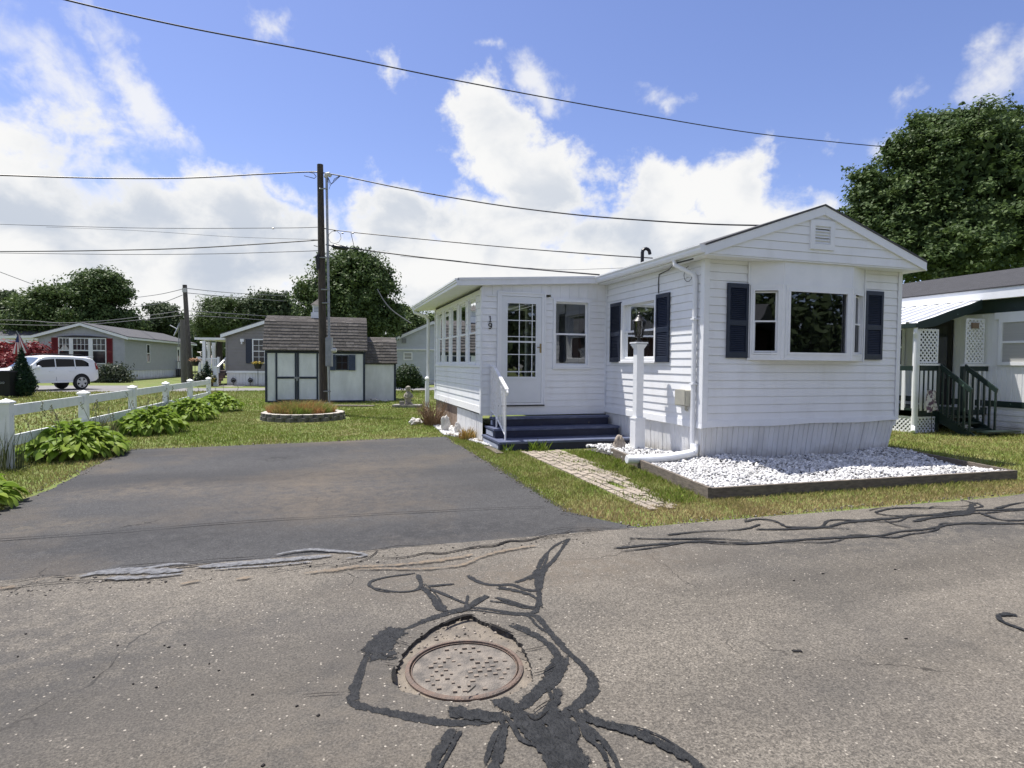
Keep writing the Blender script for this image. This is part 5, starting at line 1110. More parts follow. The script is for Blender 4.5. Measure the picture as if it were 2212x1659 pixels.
b = MB(); shingles(b, P2(.06, *l2), P2(s2w+.06, *l2), P2(0, *k2_)-P2(0, *l2), .3, 7, 6); shingles(b, P2(.06, *k2_), P2(s2w+.06, *k2_), P2(0, *r2)-P2(0, *k2_), .3, 4, 7); b.build('shingle', [M_SHROOF, M_SHTAB], T2)
b = MB(); b.box(.035, .09, .004, .02, 0, 1.5, S2); b.box(s2w-.06, s2w+.02, .004, .02, 0, 1.5, S2); b.box(.09, s2w-.06, .004, .02, 1.43, 1.5, S2); b.build('trim', M_SHNAVY, T2)
p = gp(*k4(1530, 1292)); b = MB(); b.cbox((p.x, p.y, -.02), 1.6, .35, .05, math.atan2(RGT.y, RGT.x)); tag(b.build('timber_plank', M_WEATHERED), 'long grey plank on the grass before the large shed', 'plank')
for i, (x, y, s) in enumerate(((1720, 1252, .2), (1818, 1252, .12))):
    p = gp(*k4(x, y)); rock('yard_stone', (p.x, p.y, -.03), (s, s*.6, s*.4), ('grey', 'pale')[i]+' stone at the foot of the small lean-to shed', 'rock', MATS[('grey_rock', 'pale_stone')[i]], 40+i)

# ---------------- planter ring round the pole
PC = Vector((-6.02, 9.05, 0)); M_BLOCK = mat('pale_wall_block', (.60, .55, .48), .9, (.42, .39, .35), 9., bump=.4, bscale=40); M_BLOCKF = mat('dark_block_face', (.10, .10, .085), .95, (.20, .19, .165), 9., bump=.7, bscale=40)
R_ = thing('planter_ring', 'round low planter of pale stone blocks around the tall pole', 'planter', PC); n = 22
for row, (z0, z1, off, rr) in enumerate(((-.02, .085, .5, .99), (.088, .175, 0, .97))):
    for i in range(n):
        a = 2*PI*(i+off)/n; d = Vector((math.cos(a), math.sin(a), 0)); t = Vector((-d.y, d.x, 0)); w = PI*rr/n*.97; b = MB()
        prof = [(w, -.12), (w*1.02, .0), (w*.6, .07), (0, .09), (-w*.6, .07), (-w*1.02, .0), (-w, -.12)]
        c = PC+d*rr; pts = [c+t*x+d*y+Vector((0, 0, z0)) for x, y in prof]
        b.prism([q for q in pts], (0, 0, z1-z0)); b.mi = [1]*len(b.mi); b.mi[1] = 0 if row else 1  # pale material only on tops of the upper row, dark elsewhere
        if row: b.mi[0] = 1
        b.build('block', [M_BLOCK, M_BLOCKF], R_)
b = MB(); b.face([PC+Vector((math.cos(t*.3)*.9, math.sin(t*.3)*.9, .12)) for t in range(21)]); b.build('soil', mat('dry_soil', (.12, .085, .055), .95, (.2, .15, .1), 14., bump=.6), R_)
def tuft(name, c, R, nb, h, w, seed, cols, label, cat, lean=.5, z=0., bias=(0, 0)):
    rg = np.random.default_rng(seed); n = nb; rad = R*np.sqrt(rg.random(n)); a = rg.uniform(0, 2*PI, n); x, y = c[0]+rad*np.cos(a), c[1]+rad*np.sin(a)
    hh = h*rg.uniform(.5, 1.15, n)*(1-.35*(rad/R)**2); a2 = a+rg.normal(0, 1.0, n); ln = lean*hh*rg.uniform(.2, 1, n); a3 = rg.uniform(0, 6.28, n); dx, dy = np.cos(a3)*w, np.sin(a3)*w; z0 = np.full(n, z)
    q1 = np.stack([x+np.cos(a2)*ln*.35, y+np.sin(a2)*ln*.35, z0+hh*.6], 1); tp = np.stack([x+np.cos(a2)*ln, y+np.sin(a2)*ln, z0+hh], 1); dd = np.stack([dx, dy, 0*dx], 1); b0 = np.stack([x, y, z0], 1)
    V = np.stack([b0-dd, b0+dd, q1+dd*.8, q1-dd*.8, tp], 1).reshape(-1, 3); I = (np.arange(n)*5)[:, None]
    Fc = np.concatenate([I+np.array([[0, 1, 2, 3]]), I+np.array([[3, 2, 4, 4]])], 0)
    Fc = np.concatenate([I+np.array([[0, 1, 2]]), I+np.array([[0, 2, 3]]), I+np.array([[3, 2, 4]])], 0)
    q_ = np.sin(x*7.3+np.sin(y*5.1)*1.7)*.5+np.sin(y*9.7+x*3.3)*.5; ci = np.clip(((q_+1)/2*len(cols)+rg.normal(0, .8, n)).astype(int), 0, len(cols)-1); cc = np.array(cols)[ci]*rg.uniform(.6, 1.35, (n, 1))
    return tag(np_mesh(name, V, Fc, M_GRASS, col=np.repeat(cc, 5, 0)), label, cat)
tuft('dry_grass_clump', PC+Vector((-.05, .1, 0)), .84, 4600, .38, .006, 21, [(.20, .27, .05), (.22, .26, .07), (.32, .30, .09), (.36, .26, .09), (.40, .20, .09), (.46, .27, .12)], 'reddish dry grass filling the stone planter ring', 'grass clump', 1.0, .11)
tuft('dry_grass_clump', (-2.78, 3.75, 0), .17, 260, .26, .006, 22, [(.50, .33, .10), (.42, .26, .08), (.30, .27, .08)], 'small golden dry grass clump on white stones by the sunroom', 'grass clump', .5, .0)

# ---------------- white vinyl fence
M_FENCE = mat('fence_white', (.78, .79, .79), .4, (.66, .69, .66), 5., lo=.45, hi=.75)
FP = [Vector((-9.68+.08*k, 2.14+2.545*k, 0)) for k in range(6)]
Fc_ = thing('vinyl_fence', 'white two-rail vinyl fence with capped posts along the hostas', 'fence', FP[2])
ext = FP[0]*2-FP[1]
b = MB()
for p, q in zip(FP[:-1], FP[1:]):
    d = (q-p).normalized(); W_ = Wall(p, d, (d.y, -d.x, 0)); L_ = (q-p).length
    for z0, z1 in ((.29, .44), (.715, .865)): b = MB(); b.box(.06, L_-.06, -.02, .02, z0, z1, W_); b.build('rail', M_FENCE, Fc_)
for i, p in enumerate(FP):
    W_ = Wall(p, (FP[1]-FP[0]), (1, 0, 0)); b = MB(); b.box(-.064, .064, -.064, .064, -.05, .90, W_); po = b.build('post', M_FENCE, Fc_)
    b = MB(); b.box(-.082, .082, -.082, .082, .895, .918, W_); q = [W_.P(x, y, .9185) for x, y in ((-.082, -.082), (.082, -.082), (.082, .082), (-.082, .082))]; pk = W_.P(0, 0, .965)
    for j in range(4): b.face([q[j], q[(j+1) % 4], pk])
    b.build('cap', M_FENCE, po)

# ---------------- hostas and other plants
M_HOSTA = leaf_mat('hosta_leaf', (.13, .23, .03), (.27, .36, .052), (.46, .50, .13), .38, .36, 2.)
def hosta(c, R, h, n, seed, label, stalks=14):
    o = thing('hosta', label, 'hosta', c, 0, 'hostas along the white fence'); rg = random.Random(seed); b = MB()
    for i in range(n):
        t = math.sqrt((i+.5)/n); a = i*2.399963+rg.uniform(-.3, .3); rad = R*t*rg.uniform(.82, 1.08); hz = h*(1-.72*t**2.0)*rg.uniform(.82, 1.15)
        d = Vector((math.cos(a), math.sin(a), 0)); s = Vector((-d.y, d.x, 0)); L_ = R*rg.uniform(.18, .28)*(.75+.35*t); w = L_*rg.uniform(.24, .34)
        p0 = Vector(c)+d*(rad-L_*.55)+Vector((0, 0, max(.05, hz))); el = .75-1.1*t+rg.uniform(-.5, .5); roll = rg.uniform(-.8, .8)
        up_ = Vector((0, 0, 1)); s2 = (s*math.cos(roll)+up_*math.sin(roll)); pts = []
        k = 5; cur = p0.copy(); rows = []
        for j in range(k+1):
            f = j/k; ww = w*math.sin(PI*min(1, .12+f*.9))**.8 if j < k else .002
            rows.append((cur-s2*ww+up_*ww*.22, cur.copy(), cur+s2*ww+up_*ww*.22)); e_ = el-f*.9; cur = cur+(d*math.cos(e_)+up_*math.sin(e_))*(L_/k)
        i0 = len(b.v)
        for r_3 in rows: b.v += [tuple(v) for v in r_3]
        for j in range(k):
            q = i0+j*3; b.f += [(q, q+1, q+4, q+3), (q+1, q+2, q+5, q+4)]; b.mi += [0, 0]
    b.build('foliage', M_HOSTA, o, smooth=True)
    b = MB()
    for i in range(stalks):
        a = rg.uniform(0, 6.28); q = Vector(c)+Vector((math.cos(a), math.sin(a), 0))*R*rg.uniform(.1, .8); tp = q+Vector((rg.uniform(-.3, .2), rg.uniform(-.2, .2), h+rg.uniform(.12, .42))); b.tube([q, q.lerp(tp, .6)+Vector((0, 0, .06)), tp], [.005, .004, .003], 4)
        for j in range(5): z = tp+Vector((rg.uniform(-.02, .02), rg.uniform(-.02, .02), -j*.025)); b.tube([z, z+Vector((rg.uniform(-.03, .03), rg.uniform(-.03, .03), .015))], .007, 4)
    if stalks: b.build('flower_stalk', mat('hosta_stalk', (.10, .13, .05), .7, (.20, .17, .10), 6.), o)
    return o
hosta((-9.05, -.45, 0), .62, .34, 300, 1, 'partly cut off hosta at the left picture edge in front of the first fence post', 5)
hosta((-9.22, 3.15, 0), .74, .46, 620, 2, 'largest lime green hosta between the first two fence posts', 16)
hosta((-8.95, 6.35, 0), .72, .46, 540, 3, 'second lime hosta behind the driveway corner, beside the second fence post', 10)
hosta((-8.85, 9.3, 0), .74, .46, 480, 4, 'third lime hosta along the fence, level with the planter ring', 6)
hosta((-8.55, 12.2, 0), .72, .46, 440, 5, 'farthest lime hosta at the far end of the fence', 4)
tuft('weed_strip', (-9.75, 5.2, 0), .5, 500, .5, .007, 31, [(.10, .14, .03), (.14, .17, .05), (.22, .2, .1)], 'tall weeds at the fence behind the largest hosta', 'weeds', .5)
tuft('weed_strip', (-9.65, 9.4, 0), .6, 500, .45, .008, 32, [(.10, .14, .03), (.14, .17, .05), (.22, .2, .1)], 'tall weeds at the fence behind the third hosta', 'weeds', .5)
tuft('weed_strip', (-9.7, 2.0, 0), .25, 160, .75, .005, 33, [(.10, .12, .05), (.14, .15, .07)], 'wispy tall weeds at the nearest fence post', 'weeds', .35)
b = MB(); rg = random.Random(8); c0 = Vector((-3.0, 6.6, 0))
for i in range(150):
    a = rg.uniform(0, 6.28); d = Vector((math.cos(a)*.55, math.sin(a)*.9, 0)); q = c0+d*rg.uniform(0, .35); h = rg.uniform(.25, .62); b.tube([q, q+d*.18+Vector((rg.uniform(-.08, .08), rg.uniform(-.08, .08), h*.6)), q+d*.3+Vector((rg.uniform(-.15, .15), rg.uniform(-.15, .15), h))], [.010, .007, .004], 4)
tag(b.build('dead_shrub', mat('dead_twig', (.16, .10, .06), .9, (.26, .17, .10), 12.)), 'brown dead leafless shrub at the sunroom foundation', 'shrub')
# little statue on its slab
p = gp(*k4(2000, 1300)); st = thing('garden_statue', 'small grey stone figurine standing on a dark slab in the back lawn', 'statue', p)
rz = math.atan2(RGT.y, RGT.x); b = MB(); b.cbox((p.x, p.y, -.02), .95, .55, .10, rz); b.cbox((p.x-.2, p.y-.02, .0805), .16, .16, .12, rz+.2); b.build('slab', mat('dark_slab', (.16, .15, .14), .9, (.3, .28, .25), 8.), st)
q = Vector((p.x+.02, p.y+.05, .08)); b = MB().lathe(q, [(.11, 0), (.12, .05), (.10, .12), (.12, .22), (.13, .30), (.11, .38), (.07, .43), (.06, .45), (.085, .49), (.095, .55), (.075, .61), (.02, .64)], 14)
b.tube([q+Vector((.10, -.03, .36)), q+Vector((.14, -.10, .27)), q+Vector((.05, -.13, .24))], [.04, .035, .03], 8); b.tube([q+Vector((-.10, -.03, .36)), q+Vector((-.14, -.10, .27)), q+Vector((-.05, -.13, .22))], [.04, .035, .03], 8)
b.tube([q+Vector((.06, -.06, .0)), q+Vector((.09, -.14, .04)), q+Vector((.09, -.17, .03))], [.06, .05, .03], 8); b.tube([q+Vector((-.06, -.06, .0)), q+Vector((-.09, -.14, .04)), q+Vector((-.09, -.17, .03))], [.06, .05, .03], 8)
b.build('figure', mat('lichen_stone', (.22, .20, .17), .95, (.36, .33, .27), 14., bump=.6), st, smooth=True)
q = Vector((-2.80, 8.55, 0)); n_ = thing('newel_post', 'short white round-topped newel post behind the sunroom downspout', 'post', q); b = MB(); b.cbox(q, .09, .09, .98); b.build('post', M_TRIM, n_); b = MB().lathe(q+Vector((0, 0, .98)), [(.055, 0), (.055, .02), (.03, .03), (.06, .07), (.065, .10), (.04, .14), (.01, .155)], 14); b.build('finial', M_TRIM, n_, smooth=True)

# ================================================================== NEIGHBOURING HOMES
def tint(name, c, s=.9): return mat(name, c, .5, tuple(q*s for q in c), 3.)
M_GREYV = tint('grey_vinyl', (.40, .41, .43)); M_TAUPE = tint('taupe_vinyl', (.225, .21, .20)); M_PALEBLUE = tint('pale_vinyl', (.56, .59, .63))
M_RED = mat('red_shutter', (.20, .022, .022), .5, (.16, .02, .02), 6.); M_DKGREEN = mat('dark_green_paint', (.008, .022, .018), .5, (.011, .028, .023), 7., speck=(9., .74, (.12, .2, .15)))
M_DKPANE = mat('dark_window_pane', (.018, .022, .028), .06, (.05, .055, .06), 1.5, lo=.45, hi=.7)
M_BLIND = mat('window_blind', (.42, .42, .40), .7, (.36, .36, .34), 3., stretch=(.2, .2, 30))
def hframe(px, py, ang):
    o = gp(px, py); u = RGT*math.cos(ang)+FWD*math.sin(ang); return o, Wall((o.x, o.y, 0), u, (u.y, -u.x, 0))
def simple_window(root, W, u0, u1, z0, z1, cas=.06, m=None, pane=None, grid=None, mid=True):
    f = MB().ring(u0, u1, z0, z1, cas, .003, .045, W)
    if mid: f.box(u0+cas, u1-cas, .003, .04, (z0+z1)/2-.025, (z0+z1)/2+.025, W)
    f = f.build('window', m or M_TRIM, root); g = MB()
    g.face([W.P(u0+cas, .013, z0+cas), W.P(u1-cas, .013, z0+cas), W.P(u1-cas, .013, z1-cas), W.P(u0+cas, .013, z1-cas)]); g.build('pane', pane or M_DKPANE, f)
    if grid:
        g = MB(); zc = (z0+z1)/2
        for a, c in ((z0+cas, zc-.026), (zc+.026, z1-cas)):
            for i in range(1, grid[0]): x = u0+cas+(u1-u0-2*cas)*i/grid[0]; g.box(x-.012, x+.012, .014, .024, a, c, W)
            for i in range(1, grid[1]): z = a+(c-a)*i/grid[1]; g.box(u0+cas, u1-cas, .0145, .0235, z-.012, z+.012, W)
        g.build('muntin', M_TRIM, f)
    return f
def gable_home(name, label, px, py, ang, wid, length, eave, peak, skirt, mv, mr, ridge=.5, over=.3, corner_right=True, course=.2):
    """px,py = foot of the front corner (right one if corner_right); returns thing and front / side wall frames"""
    o, W = hframe(px, py, ang)
    if corner_right: o = o-W.u*wid; W = Wall(o, W.u, W.n)
    T = thing(name, label, 'house', o); S_ = Wall(W.P(wid, 0, 0), -W.n, W.u); SL_ = Wall(W.P(0, 0, 0), -W.n, -W.u); rc = wid*ridge
    kl, kr = (peak-eave)/rc, (peak-eave)/(wid-rc)
    b = siding(MB(), W, 0, wid, skirt, peak-.05, course=course, lap=.02, clip=lambda z: (max(0, (z-eave)/kl), min(wid, wid-(z-eave)/kr)))
    siding(b, S_, 0, length, skirt, eave, course=course, lap=.02); b.box(0, .05, -length, -.05, skirt, eave, W); b.box(.05, wid-.05, -length, -length+.05, skirt, eave, W); b.build('wall', mv, T)
    b = ribbed(MB(), Wall(W.P(0, -.03, 0), W.u, W.n), .03, wid-.03, -.05, skirt, 0, .2, .02); ribbed(b, Wall(S_.P(0, -.03, 0), S_.u, S_.n), .03, length, -.05, skirt, 0, .2, .02); b.build('skirting', M_SKIRT, T)
    b = MB(); t = MB(); e = over
    for (x0, z0, x1, z1) in ((-e, eave-e*kl, rc, peak), (wid+e, eave-e*kr, rc, peak)):
        b.prism([W.P(x0, e, z0+.16), W.P(x1, e, z1+.16), W.P(x1, e, z1+.11), W.P(x0, e, z0+.11)], W.n*-(length+2*e))
        x1_ = x1-.002 if x0 < 0 else x1+.002
        t.prism([W.P(x0, e-.01, z0+.108), W.P(x1_, e-.01, z1+.108), W.P(x1_, e-.01, z1-.10), W.P(x0, e-.01, z0-.10)], W.n*-.04)
        t.prism([W.P(x0, e-.052, z0+.106), W.P(x0*.92+x1*.08*0+(wid*.0), e-.052, z0+.106), W.P(x0, e-.052, z0-.06), ], W.n*-.01) if False else None
        s = 1 if x0 > 0 else -1; t.box(min(x0, x0-s*.03), max(x0, x0-s*.03), -length-e, e-.055, z0-.06, z0+.10, W)
    b.build('roof', mr, T); t.build_each('fascia', M_TRIM, T)
    b = MB(); b.box(-.02, .07, .021, .03, skirt, eave-.02, W); b.box(wid-.07, wid+.02, .021, .03, skirt, eave-.02, W); b.box(-.02, .07, .021, .03, skirt, eave, S_); b.build_each('corner_trim', mv, T)
    return T, W, S_
# grey home with red shutters
G, GW, GS = gable_home('mobile_home', 'grey vinyl home with red shutters and a triple window behind the white car', 270, 820.5, .225, 5.75, 17.5, 3.3, 4.2, .72, M_GREYV, M_SHINGLE, .5, .35)
gx = lambda x: (x-440)/(1180-440)*5.75*1.0
gz_ = lambda y: 3.3+(785-y)/(1150-785)*(3.3-.72)+.08
f = MB().ring(gx(612), gx(1022), gz_(1090), gz_(812), .06, .022, .08, GW)
for x in ((702, 736), (868, 905)): f.box(gx(x[0]), gx(x[1]), .022, .075, gz_(1090)+.06, gz_(812)-.06, GW)
f = f.build('triple_window', M_TRIM, G)
for a, c in ((620, 702), (736, 868), (905, 1010)):
    g = MB(); g.face([GW.P(gx(a), .03, gz_(1080)), GW.P(gx(c), .03, gz_(1080)), GW.P(gx(c), .03, gz_(822)), GW.P(gx(a), .03, gz_(822))]); g.build('pane', M_DKPANE, f)
    s = MB(); s.box(gx(a), gx(c), .031, .06, gz_(952), gz_(940), GW)
    n = 3 if a == 736 else 2
    for i in range(1, n+1): x = gx(a)+(gx(c)-gx(a))*i/(n+1); s.box(x-.015, x+.015, .031, .045, gz_(940), gz_(822), GW)
    s.box(gx(a), gx(c), .0312, .0448, gz_(884), gz_(880), GW); s.build('muntin', M_TRIM, f)
g = MB(); g.prism([GW.P(gx(622), .034, gz_(938)), GW.P(gx(700), .034, gz_(938)), GW.P(gx(672), .034, gz_(890)), GW.P(gx(655), .034, gz_(890))], GW.n*.004); g.build('curtain', M_CURTAIN, f)
for a, c in ((552, 608), (1024, 1077)): shutter(G, Wall(GW.P(0, .012, 0), GW.u, GW.n), gx(a), gx(c), gz_(1088), gz_(812), M_RED)
b = MB(); b.prism([GW.P(gx(600), .02, gz_(806)), GW.P(gx(1040), .02, gz_(806)), GW.P(gx(1000), .02, gz_(798)), GW.P(gx(880), .02, gz_(787)), GW.P(gx(740), .02, gz_(787)), GW.P(gx(650), .02, gz_(797))], GW.n*.12); b.build('window_canopy', M_BLACK, G)
simple_window(G, Wall(GS.P(0, .02, 0), GS.u, GS.n), 4.4, 5.15, 1.35, 2.9)
b = MB(); b.box(12.2, 13.1, .022, .06, .75, 2.85, GS); d = b.build('side_door', M_TRIM, G); g = MB(); g.face([GS.P(12.45, .064, 1.4), GS.P(12.85, .064, 1.4), GS.P(12.85, .064, 2.6), GS.P(12.45, .064, 2.6)]); g.build('pane', M_DKPANE, d)
st = thing('side_steps', 'dark side steps with a pale railing at the back of the grey home', 'steps', GS.P(12.6, .6, 0)); b = MB()
for i in range(4): b.box(12.1, 13.2, .05, 1.3-.28*i, .0 if i == 0 else .18*i+.001, .18*(i+1), GS)
b.build('tread', mat('dark_step', (.06, .055, .05), .9), st); b = MB(); b.box(12.05, 12.09, .1, 1.3, 1.45, 1.5, GS)
for i in range(8): b.box(12.05, 12.09, .12+.16*i, .16+.16*i, .1, 1.45, GS)
b.build_each('railing_bar', M_GREYMETAL, st)
# its carport roof with post, flag
k1c = lambda x, y: (x*.2278, y*.2278+540)
cp = thing('carport', 'flat white carport roof on a braced post left of the grey home', 'carport', GW.P(-2., 0, 0)); b = MB()
cz = lambda y: 3.3+(785-y)/365*2.58+.08
b.prism([GW.P(-3.2, -1.2, cz(800)), GW.P(-.36, -1.2, cz(785)), GW.P(-.36, -1.2, cz(812)), GW.P(-3.2, -1.2, cz(828))], GW.n*-5.5); b.build('roof', M_ROOFMETAL, cp)
b = MB(); b.box(-1.66, -1.46, -1.5, -1.3, 0, cz(838), GW); b.box(-1.95, -.4, -1.5, -1.3, cz(840), cz(815), GW); b.prism([GW.P(-1.46, -1.35, cz(900)), GW.P(-1.46, -1.35, cz(880)), GW.P(-1.12, -1.35, cz(842)), GW.P(-1.0, -1.35, cz(842))], GW.n*-.1); b.build('post', M_TRIM, cp)
def flag_mat():
    mt = bpy.data.materials.new('flag_cloth'); mt.use_nodes = True; nt = mt.node_tree; N, L = nt.nodes, nt.links; p = N['Principled BSDF']; p.inputs['Roughness'].default_value = .8
    uv = N.new('ShaderNodeAttribute'); uv.attribute_name = 'Col'; s = N.new('ShaderNodeSeparateColor'); L.new(uv.outputs['Color'], s.inputs[0])
    def mth(op, a, v):
        n = N.new('ShaderNodeMath'); n.operation = op; L.new(a, n.inputs[0])
        if isinstance(v, (int, float)): n.inputs[1].default_value = v
        else: L.new(v, n.inputs[1])
        return n.outputs[0]
    st_ = mth('GREATER_THAN', mth('FRACT', mth('MULTIPLY', s.outputs[1], 6.5), 0.), .5); x = N.new('ShaderNodeMix'); x.data_type = 'RGBA'; L.new(st_, x.inputs['Factor']); x.inputs['A'].default_value = (.30, .03, .04, 1); x.inputs['B'].default_value = (.62, .60, .58, 1)
    ct = mth('MULTIPLY', mth('LESS_THAN', s.outputs[0], .4), mth('LESS_THAN', s.outputs[1], .54)); y = N.new('ShaderNodeMix'); y.data_type = 'RGBA'; L.new(ct, y.inputs['Factor']); L.new(x.outputs['Result'], y.inputs['A']); y.inputs['B'].default_value = (.015, .025, .10, 1)
    L.new(y.outputs['Result'], p.inputs['Base Color']); MATS['flag_cloth'] = mt; return mt
FD = 36.5; fl = thing('flag', 'American flag hanging limp on a slanted pole before the red-leaved bush', 'flag', loc2(38, 770, FD))
q0, q1 = at(*k1c(268, 940), FD+.4), at(*k1c(155, 765), FD); MB().tube([q0, q1], .022, 6).build('pole', M_GREYMETAL, fl)
V, Fq, Cc = [], [], []; nu, nv = 16, 22; a0 = at(*k1c(172, 800), FD); hgt = a0.z-at(*k1c(150, 985), FD).z
for j in range(nv+1):
    for i in range(nu+1):
        s, t = i/nu, j/nv; w = .10+.75*t; off = RGT*((s-.35)*w*1.15-.15*t)+FWD*(.10*math.sin(s*13+t*2)*t); V.append(a0+off+Vector((0, 0, -hgt*t*(1-.12*abs(s-.4))))); Cc.append((t, s, 0))
for j in range(nv):
    for i in range(nu): q = j*(nu+1)+i; Fq.append((q, q+1, q+nu+2, q+nu+1))
np_mesh('cloth', [tuple(v) for v in V], Fq, flag_mat(), fl, col=np.array(Cc), smooth=True)
# reddish home far left
RO, RW = hframe(-60, 812, .35); rh = thing('brick_home', 'low red-brown home with grey roof at the left picture edge', 'house', RO); b = MB(); b.box(-6, 5.4, -6, 0, 0, 3.2, RW); b.build('wall', mat('red_brown_wall', (.14, .05, .04), .8, (.10, .04, .03), 5.), rh)
b = MB(); b.prism([RW.P(-6.4, .5, 3.15), RW.P(-6.4, -3, 4.35), RW.P(-6.4, -6.5, 3.15)], RW.u*12.2); b.build('roof', M_SHINGLE, rh); b = MB(); b.box(-6.4, 5.8, .5, .56, 2.98, 3.2, RW); b.build('fascia', M_TRIM, rh)
# taupe home with a porch
TH, TW, TS = gable_home('mobile_home', 'taupe vinyl home with white skirting and navy shutter behind the large shed', 489, 832, .03, 5.2, 14, 3.15, 4.0, .86, M_TAUPE, M_SHINGLE, .5, .25, corner_right=False)
D_T = (TW.o-CAM).dot(FWD); k9 = lambda x, y: ((560+.12054*x)*.72, (980+.12054*y)*.72)
def onW(W, px, py, n=0.):
    r = ray(px, py); t = (W.P(0, n, 0)-CAM).dot(W.n)/r.dot(W.n); p = CAM+r*t; return (p-W.o).dot(W.u), p.z
TWs = Wall(TW.P(0, .022, 0), TW.u, TW.n)
(u0, z1), (u1, z0) = onW(TW, *k9(1640, 300)), onW(TW, *k9(1960, 910)); simple_window(TH, TWs, u0, u0+1.15, z0, z1, .07, grid=(3, 2))
(u0, z1), (u1, z0) = onW(TW, *k9(1480, 305)), onW(TW, *k9(1630, 910)); shutter(TH, TWs, u0, u1, z0, z1, solid=True)
(u0, z1), (u1, z0) = onW(TW, *k9(1350, 300)), onW(TW, *k9(1440, 370)); b = MB(); b.box(u0, u1, .022, .12, z0, z1, TW); b.box(u0+.08, u1-.08, .022, .2, z0-.15, z0-.001, TW); b.build('flood_light', M_TRIM, TH)
b = MB(); b.box(0, 5.2, .004, .03, .78, .92, TW); b.build('skirt_band', M_TRIM, TH)
po = thing('side_porch', 'white railed side porch with flat roof left of the taupe home', 'porch', TW.P(-1.5, -2, 0))
pu = lambda x, y, n=-.5: onW(TW, *k9(x, y), n)
b = MB(); (u0, z1), (u1, z0) = pu(210, 265), pu(960, 325); b.box(u0, -.05, -4.5, -.4, z0, z1, TW); b.build('roof', M_ROOFMETAL, po)
for x, n in ((440, -.5), (560, -2.2), (675, -4.0)):
    u, z = onW(TW, *k9(x, 320), n); b = MB(); b.box(u-.09, u+.09, n-.09, n+.09, .5, z1-.2, TW); b.build('post', M_TRIM, po)
    if n < -1: b = MB(); uu = u-.45; b.tube([TW.P(u-.09-.5*(1-math.cos(t*PI/10)), n, z1-.25-.55+.55*math.sin(t*PI/10)*1.0) for t in range(6)], .06, 6); b.build('brace', M_TRIM, po)
(ul, zt), (ur, zb_) = pu(320, 790), pu(800, 1100); b = MB(); b.box(ul-.1, -.1, -4.2, -.52, zb_-.12, zb_, TW); b.build('deck', mat('brown_deck', (.13, .09, .07), .8), po)
b = MB(); b.box(ul, ur, -.53, -.47, zt-.03, zt+.05, TW); b.box(ul, ur, -.52, -.48, zb_+.08, zb_+.14, TW)
for i in range(13): u = ul+(ur-ul)*i/12; b.box(u-.03, u+.03, -.52, -.48, zb_+.0, zt-.03, TW)
for u in (ul, ur): b.box(u-.07, u+.07, -.57, -.43, zb_-.4, zt+.12, TW)
b.box(ul-.04, -.2, -4.2, -4.14, zt-.03, zt+.05, TW)
for i in range(15): u = ul+(-.2-ul)*i/14; b.box(u-.03, u+.03, -4.19, -4.15, zb_, zt-.03, TW)
b.build_each('railing_bar', M_TRIM, po)
b = MB()
for i in range(5): zq = zb_-.12-.16*i; b.box(ur+.06, -.12, -.4+.28*i, -.12+.28*i, max(0, zq-.16), zq-.0, TW)
b.build_each('step', MATS['brown_deck'], po)
un, zn = onW(TW, *k9(725, 985), 1.0); b = MB(); b.box(un-.11, un+.11, .9, 1.1, 0, zn-.05, TW); b.box(un-.14, un+.14, .87, 1.13, zn-.0499, zn+.0, TW); b.prism([TW.P(un-.06, .9, zn-.15), TW.P(un+.06, .9, zn-.15), TW.P(un+.06, -.4, zt), TW.P(un-.06, -.4, zt)], (0, 0, .08)); b.build_each('handrail', M_TRIM, po)
M_YEL = leaf_mat('yellow_flower', (.50, .36, .06), (.62, .50, .14)); M_PINK = leaf_mat('peach_flower', (.55, .30, .18), (.62, .45, .30))
def np_leaves(C, Nrm, size, asp, rg):
    n = len(C); Nrm = Nrm/np.maximum(np.linalg.norm(Nrm, axis=1)[:, None], 1e-6); r = rg.normal(size=(n, 3)); T_ = np.cross(Nrm, r); T_ /= np.maximum(np.linalg.norm(T_, axis=1)[:, None], 1e-6); B_ = np.cross(Nrm, T_)
    s = size[:, None]; V = np.stack([C-T_*s, C-B_*s*asp-T_*s*.1, C+T_*s, C+B_*s*asp-T_*s*.1], 1).reshape(-1, 3); return V, (np.arange(n)*4)[:, None]+np.array([[0, 1, 2, 3]])
